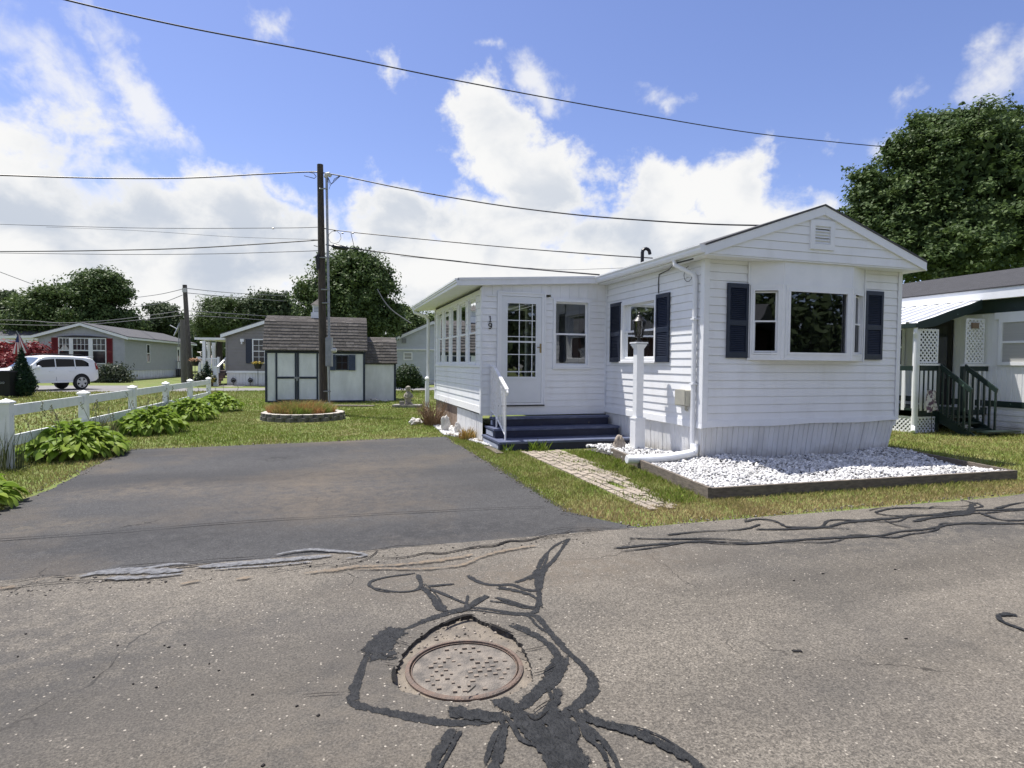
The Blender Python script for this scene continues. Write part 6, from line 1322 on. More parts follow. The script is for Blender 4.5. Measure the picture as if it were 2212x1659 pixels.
def blob_leaves(lobes, n, size, seed, m, name, parent=None, asp=.55, up=.5, shell=.55, clus=0, csig=.18, core=0.):
    """leaf quads spread through ellipsoid lobes; with clus they gather in twig clumps, leaving gaps"""
    rg = np.random.default_rng(seed); wts = np.array([(a*b*c)**.62 for _, (a, b, c) in lobes]); wts /= wts.sum(); CC, NN = [], []
    for (c, r), w in zip(lobes, wts):
        k = max(8, int(n*w)); kc_ = max(4, int(clus*w)) if clus else k
        d = rg.normal(size=(kc_, 3)); d /= np.linalg.norm(d, axis=1)[:, None]; rad = (shell**3+(1-shell**3)*rg.random(kc_))**(1/3.); rad *= 1+.13*rg.normal(size=kc_)
        P_ = np.array(c)+d*rad[:, None]*np.array(r)
        if clus:
            q = rg.integers(0, kc_, k); sg = csig*(1+.4*rg.normal(size=kc_))[q][:, None]; off = np.clip(rg.normal(size=(k, 3)), -1.5, 1.5)*np.abs(sg)*np.array([1, 1, .6]); P_, d = P_[q]+off, d[q]*.5+off/np.maximum(np.abs(sg), .01)*.35
        CC.append(P_); NN.append(d+rg.normal(size=d.shape)*.6+np.array([0, 0, up]))
    SZ = [size*rg.uniform(.6, 1.3, sum(len(q) for q in CC))]
    if core:                                   # the shaded heart of the crown, larger sprays
        for (c, r), w in zip(lobes, wts):
            k = max(6, int(n*core*w)); d = rg.normal(size=(k, 3)); d /= np.linalg.norm(d, axis=1)[:, None]; rad = .74*rg.random(k)**(1/3.)
            CC.append(np.array(c)+d*rad[:, None]*np.array(r)); NN.append(rg.normal(size=(k, 3))); SZ.append(size*rg.uniform(1.8, 3.2, k))
    C = np.concatenate(CC); N_ = np.concatenate(NN); C[:, 2] = np.maximum(C[:, 2], .02); V, Fq = np_leaves(C, N_, np.concatenate(SZ), asp, rg); return np_mesh(name, V, Fq, m, parent)
M_SHRUB = leaf_mat('shrub_leaf', (.020, .040, .014), (.055, .085, .028)); M_DARKSHRUB = leaf_mat('dark_conifer_leaf', (.010, .028, .014), (.026, .058, .024)); M_REDLEAF = leaf_mat('red_leaf', (.10, .014, .018), (.24, .035, .035)); M_GREYSHRUB = leaf_mat('grey_shrub_leaf', (.035, .05, .03), (.085, .10, .06))
def pot_on_stand(px, py_top, py_pot, py_foot, d, r, m, label):
    base = at(px, py_foot, d); o = thing('flower_stand', label, 'flower pot', (base.x, base.y, 0)); zt_, zp = at(px, py_top, d).z, at(px, py_pot, d).z
    MB().tube([(base.x, base.y, 0), (base.x, base.y, zp-.2)], .018, 6).build('stand', M_BLACK, o); b = MB().lathe((base.x, base.y, zp-.28), [(r*.5, 0), (r*.72, .3), (r*.78, .3)], 12); b.build('pot', M_BLACK, o)
    blob_leaves([((base.x, base.y, zp+.08), (r, r, (zt_-zp)*.6))], 160, .06, 5, m, 'flowers', o); blob_leaves([((base.x, base.y, zp+.02), (r*.9, r*.9, .14))], 140, .06, 6, M_SHRUB, 'foliage', o)
pot_on_stand(*k9(1775, 870)[:1], k9(0, 870)[1], k9(0, 930)[1], k9(0, 1430)[1], D_T-.8, .34, M_YEL, 'yellow flower pot on a tall thin stand before the taupe home')
pot_on_stand(k9(210, 0)[0], k9(0, 770)[1], k9(0, 860)[1], k9(0, 1200)[1], D_T-.5, .34, M_PINK, 'peach flower pot on a dark stand right of the far brown pole')
wb = gp(*k9(1120, 1390)); o = thing('flower_bush', 'yellow-green flowering plant at the corner of the taupe home skirting', 'plant', wb); blob_leaves([((wb.x, wb.y-.1, .95), (.55, .4, .3))], 320, .075, 8, M_GREYSHRUB, 'foliage', o); blob_leaves([((wb.x, wb.y-.1, 1.05), (.5, .4, .25))], 70, .06, 9, M_YEL, 'flowers', o); MB().lathe((wb.x, wb.y, 0), [(.22, 0), (.30, .7), (.32, .72)], 10).build('pot', M_SKIRT, o)
for i, x in enumerate((1180, 1600)):
    u, z = onW(TW, *k9(x, 1330)); b = MB(); c = lambda a, zz: TW.P(u+a, .1, z+zz); b.tube([c(-.03, .2), c(0, -.3)], .02, 5); b.tube([c(-.14*math.cos(t), .13*math.sin(t)) for t in (0, .8, 1.6, 2.4, 3.2, 4, 4.8, 5.6, 6.28)], .025, 5); b.box(u-.08, u+.10, .08, .12, z-.08, z+.05, TW)
    tag(b.build('garden_stake', M_BLACK), ('black ornamental garden stake near the corner of the white skirting', 'black ornamental garden stake below the navy shutter')[i], 'ornament')
# pale home right of the sheds
PW_O, PWW = hframe(k4(2100, 1150)[0], k4(2100, 1150)[1], .05)
PH, PWl, PS_ = gable_home('house', 'small pale gabled house seen between the lean-to shed and the sunroom', k4(1885, 1110)[0], k4(1885, 1110)[1], .05, 6.9, 9, 3.1, 4.35, .3, M_PALEBLUE, M_SHINGLE, .40, .25, corner_right=False)
(u0, z1), (u1, z0) = onW(PWl, *k4(1965, 845)), onW(PWl, *k4(2040, 912)); simple_window(PH, Wall(PWl.P(0, .022, 0), PWl.u, PWl.n), u0, u1, z0, z1, .08, pane=M_BLIND)
(u0, z1), (u1, z0) = onW(PWl, *k4(1952, 732)), onW(PWl, *k4(1988, 770)); b = MB(); b.box(u0, u1, .02, .07, z0, z1, PWl); b.build('gable_vent', M_GREYMETAL, PH)
u0, z0 = onW(PWl, *k4(1890, 822)); b = MB(); b.box(-.1, 7.0, .02, .10, z0-.05, z0+.05, PWl); b.build('trim_board', M_TRIM, PH)
# satellite dish on the grey home
q = at(*k1c(1695, 755), 44); d_ = thing('satellite_dish', 'grey satellite dish just left of the far poles above the grey home roof', 'dish', q+Vector((0, 0, -1.2))); b = MB().tube([q+Vector((0, 0, -1.2)), q+Vector((0, 0, -.5)), q], .04, 6); b.build('mast', M_GREYMETAL, d_)
b = MB(); ax = (RGT*-.75-FWD*.5+Vector((0, 0, .35))).normalized(); a_ = ax.orthogonal().normalized(); c_ = ax.cross(a_); rows = []
for k, (r0, h0) in enumerate(((.02, 0), (.25, .03), (.42, .08), (.55, .15))): rows.append([q+ax*h0+(a_*math.cos(t*PI/9)+c_*math.sin(t*PI/9))*r0 for t in range(18)])
for k in range(3):
    for t in range(18): b.face([rows[k][t], rows[k][(t+1) % 18], rows[k+1][(t+1) % 18], rows[k+1][t]])
b.build('reflector', M_GREYMETAL, d_); MB().tube([q, q+ax*.6+Vector((0, 0, .1))], .03, 5).build('arm', M_TRIM, d_)

# ---------------- the neighbour on the right: dark roof, awning, porch and steps
NA = 9.7
NB = thing('mobile_home', 'neighbour home at the right with dark shingle roof and green trim', 'mobile home', (11.5, 3, 0))
NW = Wall((NA, 0, 0), (0, 1, 0), (-1, 0, 0))
b = MB(); r = random.Random(5); y = -4.
siding_ = ribbed(MB(), NW, -4, 12, .72, 1.56, 0, .11, .012, seed=9); ribbed(siding_, NW, -4, 12, 1.56, 2.80, 0, .11, .006, seed=10); siding_.box(-4, 12, -.06, -.02, .1, 3.2, NW); siding_.build('wall', M_VINYL, NB)
b = MB(); b.box(-4, 12, .013, .03, .58, .72, NW); b.box(-4, 12, .013, .03, 2.80, 3.12, NW); b.build_each('green_band', M_DKGREEN, NB)
b = siding(MB(), NW, -4, 12, -.02, .58, course=.14, lap=.016); b.build('skirting', M_SKIRT, NB)
b = MB(); b.box(-4.4, 12.4, .02, .35, 3.12, 3.15, NW); b.box(-4.4, 12.4, .35, .38, 3.10, 3.34, NW); b.build('fascia', M_TRIM, NB)
b = MB(); b.prism([(NA-.40, -4.4, 3.34), (NA-.40, -4.4, 3.37), (NA+2.15, -4.4, 4.12), (NA+4.7, -4.4, 3.37), (NA+4.7, -4.4, 3.34), (NA+2.15, -4.4, 4.08)], (0, 16.8, 0)); b.build('roof', mat('charcoal_shingle', (.028, .028, .031), .9, (.055, .055, .06), 5., stretch=(1, 1, 18), bump=.5, bscale=60), NB)
b = MB(); b.box(NA+4.3, NA+4.35, -4, 12, 0, 3.3); b.box(NA+.06, NA+4.3, -4, -3.95, 0, 3.3); b.box(NA+.06, NA+4.3, 11.95, 12, 0, 3.3); b.prism([(NA+.06, -3.95, 3.3), (NA+4.3, -3.95, 3.3), (NA+2.15, -3.95, 4.05)], (0, 15.9, 0)); b.build('rear_wall', M_VINYL, NB)
simple_window(NB, Wall((NA-.007, 0, 0), (0, 1, 0), (-1, 0, 0)), .35, 2.22, 1.56, 2.64, .08, pane=M_BLIND)
b = MB(); b.box(.25, 2.32, .03, .05, 2.64, 2.80, NW); b.build('window_trim', M_TRIM, NB)
b = MB(); b.box(3.3, 4.2, .013, .05, .55, 2.70, NW); d = b.build('door', mat('dark_doorway', (.008, .008, .009), .7), NB); g = MB(); g.face([NW.P(3.42, .054, 1.2), NW.P(4.08, .054, 1.2), NW.P(4.08, .054, 2.55), NW.P(3.42, .054, 2.55)]); g.build('pane', M_DKPANE, d)  # near-black panel: the darkness inside the doorway is put into its colour
simple_window(NB, Wall((NA-.007, 0, 0), (0, 1, 0), (-1, 0, 0)), 4.6, 5.6, 1.5, 2.6, .08)
AW = thing('porch_awning', 'corrugated white metal awning with dark green curved end over the neighbour porch', 'awning', (8.6, 4.5, 0))
AX0, AY0, AY1 = 7.36, 2.42, 7.4
prof = [(AX0, 2.50), (AX0+.5, 2.63), (AX0+1.1, 2.82), (AX0+1.6, 2.955), (NA-.36, 3.085)]
zt = lambda x: np.interp(x, [p[0] for p in prof], [p[1] for p in prof])
b = MB(); ys = []; y = AY0
while y < AY1: ys += [(y, 0), (y+.20, 0), (y+.215, .045), (y+.285, .045)]; y += .30
for (y0, h0), (y1, h1) in zip(ys[:-1], ys[1:]):
    for (xa, za), (xb, zb) in zip(prof[:-1], prof[1:]): b.face([(xa, y0, za+h0), (xa, y1, za+h1), (xb, y1, zb+h1), (xb, y0, zb+h0)]); b.face([(xa, y0, za+h0-.012), (xb, y0, zb+h0-.012), (xb, y1, zb+h1-.012), (xa, y1, za+h1-.012)])
b.build('roof_panel', M_ROOFMETAL, AW)
b = MB(); top = [(x, AY0-.03, z+.03) for x, z in prof]; bot = [(x, AY0-.03, z-.19+.06*(i == 0)) for i, (x, z) in enumerate(prof)]
for i in range(len(prof)-1): b.prism([top[i], top[i+1], bot[i+1], bot[i]], (0, .028, 0))
b.box(AX0-.09, AX0-.001, AY0-.03, AY1, 2.40, 2.50); b.build('green_fascia', M_DKGREEN, AW)
b = MB(); b.tube([(AX0-.02, AY0+.02, 2.42), (AX0-.02, AY0+.02, 2.28), (AX0+.03, AY0+.05, 2.15), (AX0+.03, AY0+.05, .16), (AX0-.1, AY0-.05, .04)], .042, 8); b.build('downspout', M_TRIM, AW)
PR = thing('porch', 'neighbour porch with green railing, white balusters and lattice panels', 'porch', (8.6, 4.5, 0))
FZ = .50; b = MB(); b.box(AX0+.05, NA-.02, AY0+.06, 6.5, FZ-.12, FZ); b.build('deck', M_DKGREEN, PR)
def lattice(W, u0, u1, z0, z1, s=.085, w=.017):
    b = MB(); L_ = u1-u0; H_ = z1-z0
    for sg in (1, -1):
        k = -H_
        while k < L_+H_:
            a, c = (k, 0), (k+H_, H_)
            lo, hi = max(0, -k), min(H_, L_-k)
            if hi-lo > .01:
                P_ = [(k+lo, lo), (k+hi, hi)]
                if sg < 0: P_ = [(L_-x, y) for x, y in P_]
                (xa, ya), (xb, yb) = P_; d = Vector((xb-xa, yb-ya)).normalized(); nx, ny = -d.y*w, d.x*w; n0 = 0 if sg > 0 else .006
                b.prism([W.P(u0+xa-nx, n0, z0+ya-ny), W.P(u0+xb-nx, n0, z0+yb-ny), W.P(u0+xb+nx, n0, z0+yb+ny), W.P(u0+xa+nx, n0, z0+ya+ny)], W.n*.005)
            k += s*1.414
    b.ring(u0, u1, z0, z1, .035, -.004, .016, W); return b
LW = Wall((AX0+.08, AY0+.06, 0), (1, 0, 0), (0, -1, 0)); LS = Wall((AX0+.08, AY0+.06, 0), (0, 1, 0), (-1, 0, 0))
lattice(LW, -.05, .64, 1.60, 2.38).build('lattice_panel', M_TRIM, PR); lattice(LW, 1.51, 2.12, 1.60, 2.66).build('lattice_panel', M_TRIM, PR); lattice(LW, -.05, .66, -.02, .36, .075, .017).build('lattice_skirt', M_TRIM, PR); lattice(LS, .03, 4.0, -.02, .36, .075, .017).build('lattice_skirt', M_TRIM, PR); lattice(LW, 1.46, 2.2, -.02, .36, .075).build('lattice_skirt', M_TRIM, PR)
b = MB(); b.box(AX0+.06, AX0+.16, AY0+.05, AY0+.15, 0, 2.45); b.box(AX0+.06, AX0+.16, AY1-.4, AY1-.3, 0, 2.45); b.build_each('post', M_TRIM, PR)
b = MB(); b.box(-.06, .68, -.03, .05, 1.54, 1.585, LW); b.box(1.44, 2.26, -.03, .05, 1.54, 1.585, LW); b.build_each('rail_cap', M_TRIM, PR)
b = MB(); b.box(.09, .60, -.02, .03, 1.42, 1.53, LW); b.box(.09, .60, -.02, .03, .38, .55, LW); b.box(1.52, 2.26, -.02, .03, 1.42, 1.53, LW); b.box(1.52, 2.26, -.02, .03, .38, .55, LW); b.box(0.04, 4.0, -.02, .03, 1.42, 1.53, LS); b.box(.04, 4.0, -.02, .03, .38, .55, LS)
for u in (.65, 1.47): b.box(u-.045, u+.045, -.04, .04, 0, 1.53, LW)
for u in (.22, .36, .50): b.box(u-.05, u+.0, -.0, .018, .55, 1.42, LW)
b.build_each('green_rail', M_DKGREEN, PR)
b = MB()
for u in (.13, .27, .41, .55, 1.62, 1.80, 1.98, 2.14): b.box(u-.035, u+.035, .0185, .034, .5, 1.42, LW)
for i in range(12): b.box(.25+.3*i, .33+.3*i, .0, .034, .5, 1.42, LS)
b.build_each('baluster', M_TRIM, PR)
b = MB(); b.box(1.66, 1.86, .017, .06, 2.43, 2.56, LW); b.build('wall_light', mat('amber_lamp', (.22, .15, .09), .4), PR)
NS = thing('porch_steps', 'dark green wooden steps with handrails leading up to the neighbour porch', 'steps', (8.8, 1.9, 0))
b = MB()
for i in range(4): z = FZ-.125*(i+1)+.0; y1 = AY0-.02-.19*i; b.box(8.14, 8.86, y1-.21, y1, z-.035, z+.0)
b.box(8.22, 9.25, AY0-1.0, AY0-.76, .075, .11); b.build_each('tread', M_DKGREEN, NS)
b = MB()
for x in (8.10, 8.86): b.prism([(x, AY0, FZ-.02), (x, AY0-.85, .0), (x, AY0-.55, -.02), (x, AY0, .22)], (.04, 0, 0))
b.build_each('stringer', M_DKGREEN, NS)
for x in (8.09, 8.87):
    b = MB(); b.prism([(x-.02, AY0-.02, 1.46), (x-.02, AY0-.72, .93), (x-.02, AY0-.74, 1.03), (x-.02, AY0-.02, 1.58)], (.05, 0, 0)); b.box(x-.05, x+.05, AY0-1.18, AY0-.86, 0.96, 0.975) if False else None
    for i in range(6): y = AY0-.08-.125*i; b.box(x-.018, x+.018, y-.018, y+.018, .42-.40*(i/5)**1, 1.45-.095*i)
    b.build_each('handrail', M_DKGREEN, NS)
gfl = thing('garden_flag', 'patterned garden flag hanging by the neighbour downspout', 'garden flag', (7.62, 2.2, 0)); V, Fq, Cc = [], [], []
for j in range(11):
    for i in range(9): s, t = i/8, j/10; V.append((7.44+.30*s+.02*t, 2.20+.04*math.sin(s*7+t*3), .98-.45*t-.05*(1-s)*t)); Cc.append((0, 0, 0))
for j in range(10):
    for i in range(8): q = j*9+i; Fq.append((q, q+1, q+10, q+9))
np_mesh('cloth', V, Fq, mat('floral_cloth', (.52, .50, .48), .9, (.10, .06, .09), 11., lo=.47, hi=.53), gfl, smooth=True); MB().tube([(7.62, 2.22, 0), (7.62, 2.22, 1.0), (7.44, 2.21, 1.0)], .008, 5).build('stake', M_BLACK, gfl)

# ================================================================== WHITE CAR
M_CAR = mat('white_car_paint', (.80, .81, .82), .25, coat=.6); M_CARGLASS = mat('tinted_car_glass', (.007, .008, .010), .05, spec=.2); M_WS = mat('windscreen_glass', (.09, .13, .19), .05); M_TYRE = mat('tyre_rubber', (.018, .018, .019), .8); M_RIM = mat('alloy_rim', (.45, .46, .48), .3, metal=.7); M_PLASTIC = mat('black_plastic', (.010, .010, .011), .6, spec=.25); M_LAMP = mat('headlamp_lens', (.55, .57, .6), .08, (.2, .2, .22), 9.)
cd = (RGT*-.41-FWD*.91).normalized(); crz = math.atan2(cd.y, cd.x)
rw = at(174, 838, 30.6); cc_ = Vector((rw.x, rw.y, 0)) + cd*1.3 - Vector((-cd.y, cd.x, 0))*-.78*0
leftv = Vector((-cd.y, cd.x, 0)); cc_ = Vector((rw.x, rw.y, 0))+cd*1.3*.93-leftv*.80
CAR = thing('parked_car', 'white estate-style sport utility car parked behind the cone-shaped evergreen', 'car', cc_, crz)
CAR.scale = (.93, 1, 1.02); ROOT[CAR] = ROOT[CAR] @ Matrix.Diagonal((.93, 1, 1.02, 1))
TOPX = [-2.30, -2.28, -2.24, -2.14, -2.02, -1.9, -1.5, -.8, 0, .45, .62, 1.22, 1.3, 1.9, 2.15, 2.27, 2.30]; TOPZ = [.62, .96, 1.08, 1.32, 1.55, 1.60, 1.655, 1.70, 1.71, 1.665, 1.62, 1.13, 1.10, 1.03, .95, .82, .60]
BOTX = [-2.30, -2.1, -1.7, 1.7, 2.15, 2.30]; BOTZ = [.52, .42, .36, .36, .36, .44]; WX = [-2.30, -2.15, -1.6, 0, 1.4, 1.95, 2.2, 2.30]; WY = [.74, .84, .90, .905, .895, .85, .74, .60]
def csec(x):
    zt_, zb_, w = np.interp(x, TOPX, TOPZ), np.interp(x, BOTX, BOTZ), np.interp(x, WX, WY); belt = min(np.interp(x, [-2.3, -1.8, .9, 1.2], [1.14, 1.12, 1.06, 1.0]), zt_-.03); hh = max(0, zt_-belt); tw = w-.02-.30*hh*(.75 if hh > .2 else .4)
    zb2 = min(zb_+.18, belt-.05)
    return [(0, zb_), (w-.08, zb_), (w-.01, zb2), (w+.0, (zb2+belt)/2), (w-.03, belt), (tw+.02, zt_-.075*min(1, hh*3)), (tw-.10, zt_-.012), (0, zt_)]
xs = sorted(set(TOPX + [-1.7, -1.3, -1., -.4, .2, .8, 1., 1.6, 2.05])); b = MB(); rings = []
for x in xs: h = csec(x); rings.append([(x, y, z) for y, z in h]+[(x, -y, z) for y, z in reversed(h[1:-1])])
k = len(rings[0]); b.v = [p for r_ in rings for p in r_]
for i in range(len(rings)-1):
    for j in range(k): j2 = (j+1) % k; b.f.append((i*k+j, (i+1)*k+j, (i+1)*k+j2, i*k+j2)); b.mi.append(0)
b.f += [tuple(range(k-1, -1, -1)), tuple((len(rings)-1)*k+j for j in range(k))]; b.mi += [0, 0]
b.build('body', M_CAR, CAR, local=True, smooth=True)
def side_pt(x, f, s, o=.008):
    h = csec(x); (y0, z0), (y1, z1) = h[4], h[5]; return (x, s*(y0+(y1-y0)*f+o), z0+(z1-z0)*f)
for s in (1, -1):
    for x0, x1, sl in ((-.02, .84, 1), (-.98, -.08, 0), (-1.72, -1.04, 2)):
        b = MB(); n = 8
        for i in range(n):
            a, c = x0+(x1-x0)*i/n, x0+(x1-x0)*(i+1)/n
            tp = lambda x: .80-(.0 if sl != 2 else .34*max(0, (-1.30-x)/.42)**2)
            b.face([side_pt(a, .10, s), side_pt(c, .10, s), side_pt(c, tp(c), s), side_pt(a, tp(a), s)])
        b.build('side_window', M_CARGLASS, CAR, local=True)
    b = MB()
    for x in (.93, -.05, -1.02): h = csec(x); b.face([(x-.006, s*(h[3][0]+.004), .46), (x+.006, s*(h[3][0]+.004), .46), (x+.006, s*(h[4][0]+.004), h[4][1]), (x-.006, s*(h[4][0]+.004), h[4][1])])
    b.build_each('door_gap', M_PLASTIC, CAR, local=True)
    for x in (.18, -.82): b = MB(); b.cbox((x, s*.905, .90), .22, .035, .035); b.build('door_handle', M_CAR, CAR, local=True)
    b = MB(); b.tube([(.86, s*.90, 1.08), (.84, s*1.05, 1.12), (.83, s*1.12, 1.13)], [.03, .10, .07], 10); b.build('mirror', M_CAR, CAR, local=True, smooth=True)
    b = MB(); b.tube([(.35, s*.55, 1.73), (.25, s*.56, 1.765), (-1.5, s*.56, 1.745), (-1.65, s*.56, 1.70)], .02, 6); b.build('roof_rail', M_PLASTIC, CAR, local=True)
    b = MB(); b.prism([(2.16, s*.50, .72), (2.05, s*.80, .76), (1.86, s*.865, .84), (1.95, s*.80, .96), (2.13, s*.50, .90)], (.06, s*.012, .005)); b.build('headlight', M_LAMP, CAR, local=True)
    b = MB(); b.prism([(-2.1, s*.855, 1.0), (-2.24, s*.78, 1.0), (-2.17, s*.76, 1.32), (-2.06, s*.80, 1.34)], (-.02, s*.012, 0)); b.build('tail_light', mat('tail_light_red', (.25, .01, .012), .2), CAR, local=True)
    b = MB(); b.box(-.95, .95, s*.895-.012, s*.895+.012, .37, .46); b.build('sill', M_CAR, CAR, local=True)
    for x in (1.32, -1.30):
        w_ = MB(); ar = MB()
        for t in range(12):
            a0, a1 = PI*t/12*1.16-.25, PI*(t+1)/12*1.16-.25; pt = lambda a, r, y: (x+math.cos(a)*r, s*y, .36+math.sin(a)*r)
            ar.face([pt(a0, .0, .908), pt(a1, .0, .908), pt(a1, .445, .908), pt(a0, .445, .908)])
        ar.build('wheel_arch', M_PLASTIC, CAR, local=True)
        y0, y1 = s*.72, s*.918; w_.tube([(x, y0, .36), (x, s*.74, .36), (x, s*.90, .36), (x, y1, .36)], [.33, .365, .365, .33], 24); wl_ = w_.build('wheel', M_TYRE, CAR, local=True, smooth=True)
        w_ = MB(); w_.tube([(x, s*.915, .36), (x, s*.921, .36)], .245, 24); w_.build('rim_dish', M_PLASTIC, wl_, local=True); w_ = MB()
        for t in range(5):
            a = t*2*PI/5+.3; d = Vector((math.cos(a), 0, math.sin(a))); n_v = Vector((-d.z, 0, d.x)); c0 = Vector((x, s*.925, .36)); w_.prism([c0+n_v*.045, c0+d*.235+n_v*.075, c0+d*.235-n_v*.075, c0-n_v*.045], (0, s*.012, 0))
        w_.tube([(x, s*.922, .36), (x, s*.942, .36)], .055, 12)
        for t in range(24): a0, a1 = 2*PI*t/24, 2*PI*(t+1)/24; f4 = lambda a, r: (x+math.cos(a)*r, s*.939, .36+math.sin(a)*r); w_.face([f4(a0, .235), f4(a1, .235), f4(a1, .262), f4(a0, .262)])
        w_.build('rim', M_RIM, wl_, local=True)
b = MB(); n = 8
for i in range(n):
    x0, x1 = .66+(1.20-.66)*i/n, .66+(1.20-.66)*(i+1)/n; f5 = lambda x: (csec(x)[6][0]+.03, np.interp(x, TOPX, TOPZ)+.008)
    (ya, za), (yb, zb) = f5(x0), f5(x1)
    for j in range(6):
        t0, t1 = -1+j/3, -1+(j+1)/3; dz = lambda t, z: z-.02*t*t; b.face([(x0, ya*t0, dz(t0, za)), (x1, yb*t0, dz(t0, zb)), (x1, yb*t1, dz(t1, zb)), (x0, ya*t1, dz(t1, za))])
b.build('windscreen', M_WS, CAR, local=True, smooth=True)
b = MB(); b.box(2.255, 2.31, -.42, .42, .66, .80); b.box(2.23, 2.315, -.55, .55, .34, .46); b.build('grille', M_PLASTIC, CAR, local=True)
b = MB(); b.face([(-2.0, -.58, 1.60), (-2.0, .58, 1.60), (-2.235, .70, 1.08), (-2.235, -.70, 1.08)]); b.build('rear_window', M_CARGLASS, CAR, local=True)
b = MB(); b.prism([(-1.85, -.6, 1.665), (-2.12, -.58, 1.66), (-2.12, -.58, 1.635), (-1.85, -.6, 1.63)], (0, 1.2, 0)); b.build('spoiler', M_CAR, CAR, local=True)
# black bin at the left edge
bq = gp(6, 858); bn = thing('trash_bin', 'black wheeled bin with small pale marks at the left picture edge', 'bin', bq); W_ = Wall((bq.x, bq.y, 0), RGT, -FWD)
b = MB(); b.prism([W_.P(-.27, -.02, .06), W_.P(.27, -.02, .06), W_.P(.31, .04, 1.0), W_.P(-.31, .04, 1.0)], W_.n*-.55); b.build('body', M_PLASTIC, bn); b = MB(); b.prism([W_.P(-.33, .08, 1.001), W_.P(.33, .08, 1.001), W_.P(.30, .06, 1.06), W_.P(-.30, .06, 1.06)], W_.n*-.66); b.build('lid', M_PLASTIC, bn)
b = MB(); b.tube([W_.P(-.30, -.5, .11), W_.P(-.24, -.5, .11)], .11, 12); b.tube([W_.P(.24, -.5, .11), W_.P(.30, -.5, .11)], .11, 12); b.build_each('wheel', M_TYRE, bn)
b = MB()
for u in (-.045, .055): b.tube([W_.P(u+.04*math.cos(t), .025, .58+.035*math.sin(t)) for t in (0, 1, 2, 3, 4, 5, 6)], .012, 5)
b.build_each('pale_mark', M_GREYMETAL, bn)

# ================================================================== SHRUBS AND TREES
def px_lobe(px, py, d, rx, ry, rd=None):
    c = at(px, py, d); k = d/F_PX; return ((c.x, c.y, c.z), (rx*k, (rd or rx*k), ry*k))
o = thing('evergreen_shrub', 'dark cone-shaped evergreen in front of the white car', 'shrub', loc2(47, 800, 24.3)); c = at(47, 800, 24.3); k = 24.3/F_PX
lob = [((c.x, c.y, c.z+(800-y)*k), (r*k, r*k, 13*k)) for y, r in ((845, 21), (835, 25), (825, 25), (815, 22), (805, 19), (795, 15), (785, 11), (776, 8), (768, 5), (762, 3))]
blob_leaves(lob, 9000, .05, 3, M_DARKSHRUB, 'foliage', o, .4, .3, .8); MB().tube([(c.x, c.y, 0), (c.x, c.y, c.z)], .06, 6).build('trunk', M_BARK, o)
o = thing('shrub', 'dark spreading shrub at the right corner of the grey home', 'shrub', loc2(245, 800, 41)); blob_leaves([px_lobe(235, 808, 41, 30, 20), px_lobe(262, 816, 41, 18, 14), px_lobe(215, 812, 41, 14, 16), px_lobe(245, 798, 41, 22, 12)], 2600, .11, 4, M_GREYSHRUB, 'foliage', o, .45, .4, .6, 120, .25)
o = thing('red_bush', 'large red-leaved bush beside the flag at the left edge', 'bush', loc2(40, 780, 40)); blob_leaves([px_lobe(10, 765, 40, 40, 28), px_lobe(70, 762, 42, 34, 18), px_lobe(0, 788, 38, 34, 22), px_lobe(30, 795, 38.5, 20, 20)], 5200, .12, 5, M_REDLEAF, 'foliage', o, .55, .5, .6, 260, .28)
o = thing('shrub', 'round dark green shrub before the pale house between shed and sunroom', 'shrub', loc2(880, 815, 31)); blob_leaves([px_lobe(880, 812, 31, 27, 26), px_lobe(866, 820, 31, 16, 18), px_lobe(898, 822, 31, 16, 16)], 3400, .07, 6, M_SHRUB, 'foliage', o, .5, .4, .7)
o = thing('shrub', 'low dark shrub at the foot of the sunroom downspout', 'shrub', loc2(912, 828, 33)); blob_leaves([px_lobe(912, 828, 33, 14, 9)], 500, .08, 7, M_DARKSHRUB, 'foliage', o)
o = thing('small_conifer', 'small dark pointed conifer by the side porch of the taupe home', 'shrub', loc2(*k9(500, 1150), D_T-1.2)); c = at(*k9(500, 1330), D_T-1.2); blob_leaves([((c.x, c.y, c.z+h), (r, r, .2)) for h, r in ((.1, .42), (.35, .36), (.6, .27), (.85, .18), (1.05, .08))], 900, .06, 8, M_DARKSHRUB, 'foliage', o)
o = thing('flower_bush', 'leafy yellow flowering bed at the side porch stairs', 'plant', loc2(*k9(400, 1250), D_T-1.5)); blob_leaves([px_lobe(*k9(390, 1210), D_T-1.5, 10, 8), px_lobe(*k9(330, 1310), D_T-1.5, 12, 7), px_lobe(*k9(650, 1290), D_T-1.5, 7, 8)], 900, .09, 9, M_GREYSHRUB, 'foliage', o); blob_leaves([px_lobe(*k9(640, 1320), D_T-1.6, 6, 6)], 50, .06, 10, M_YEL, 'flowers', o)

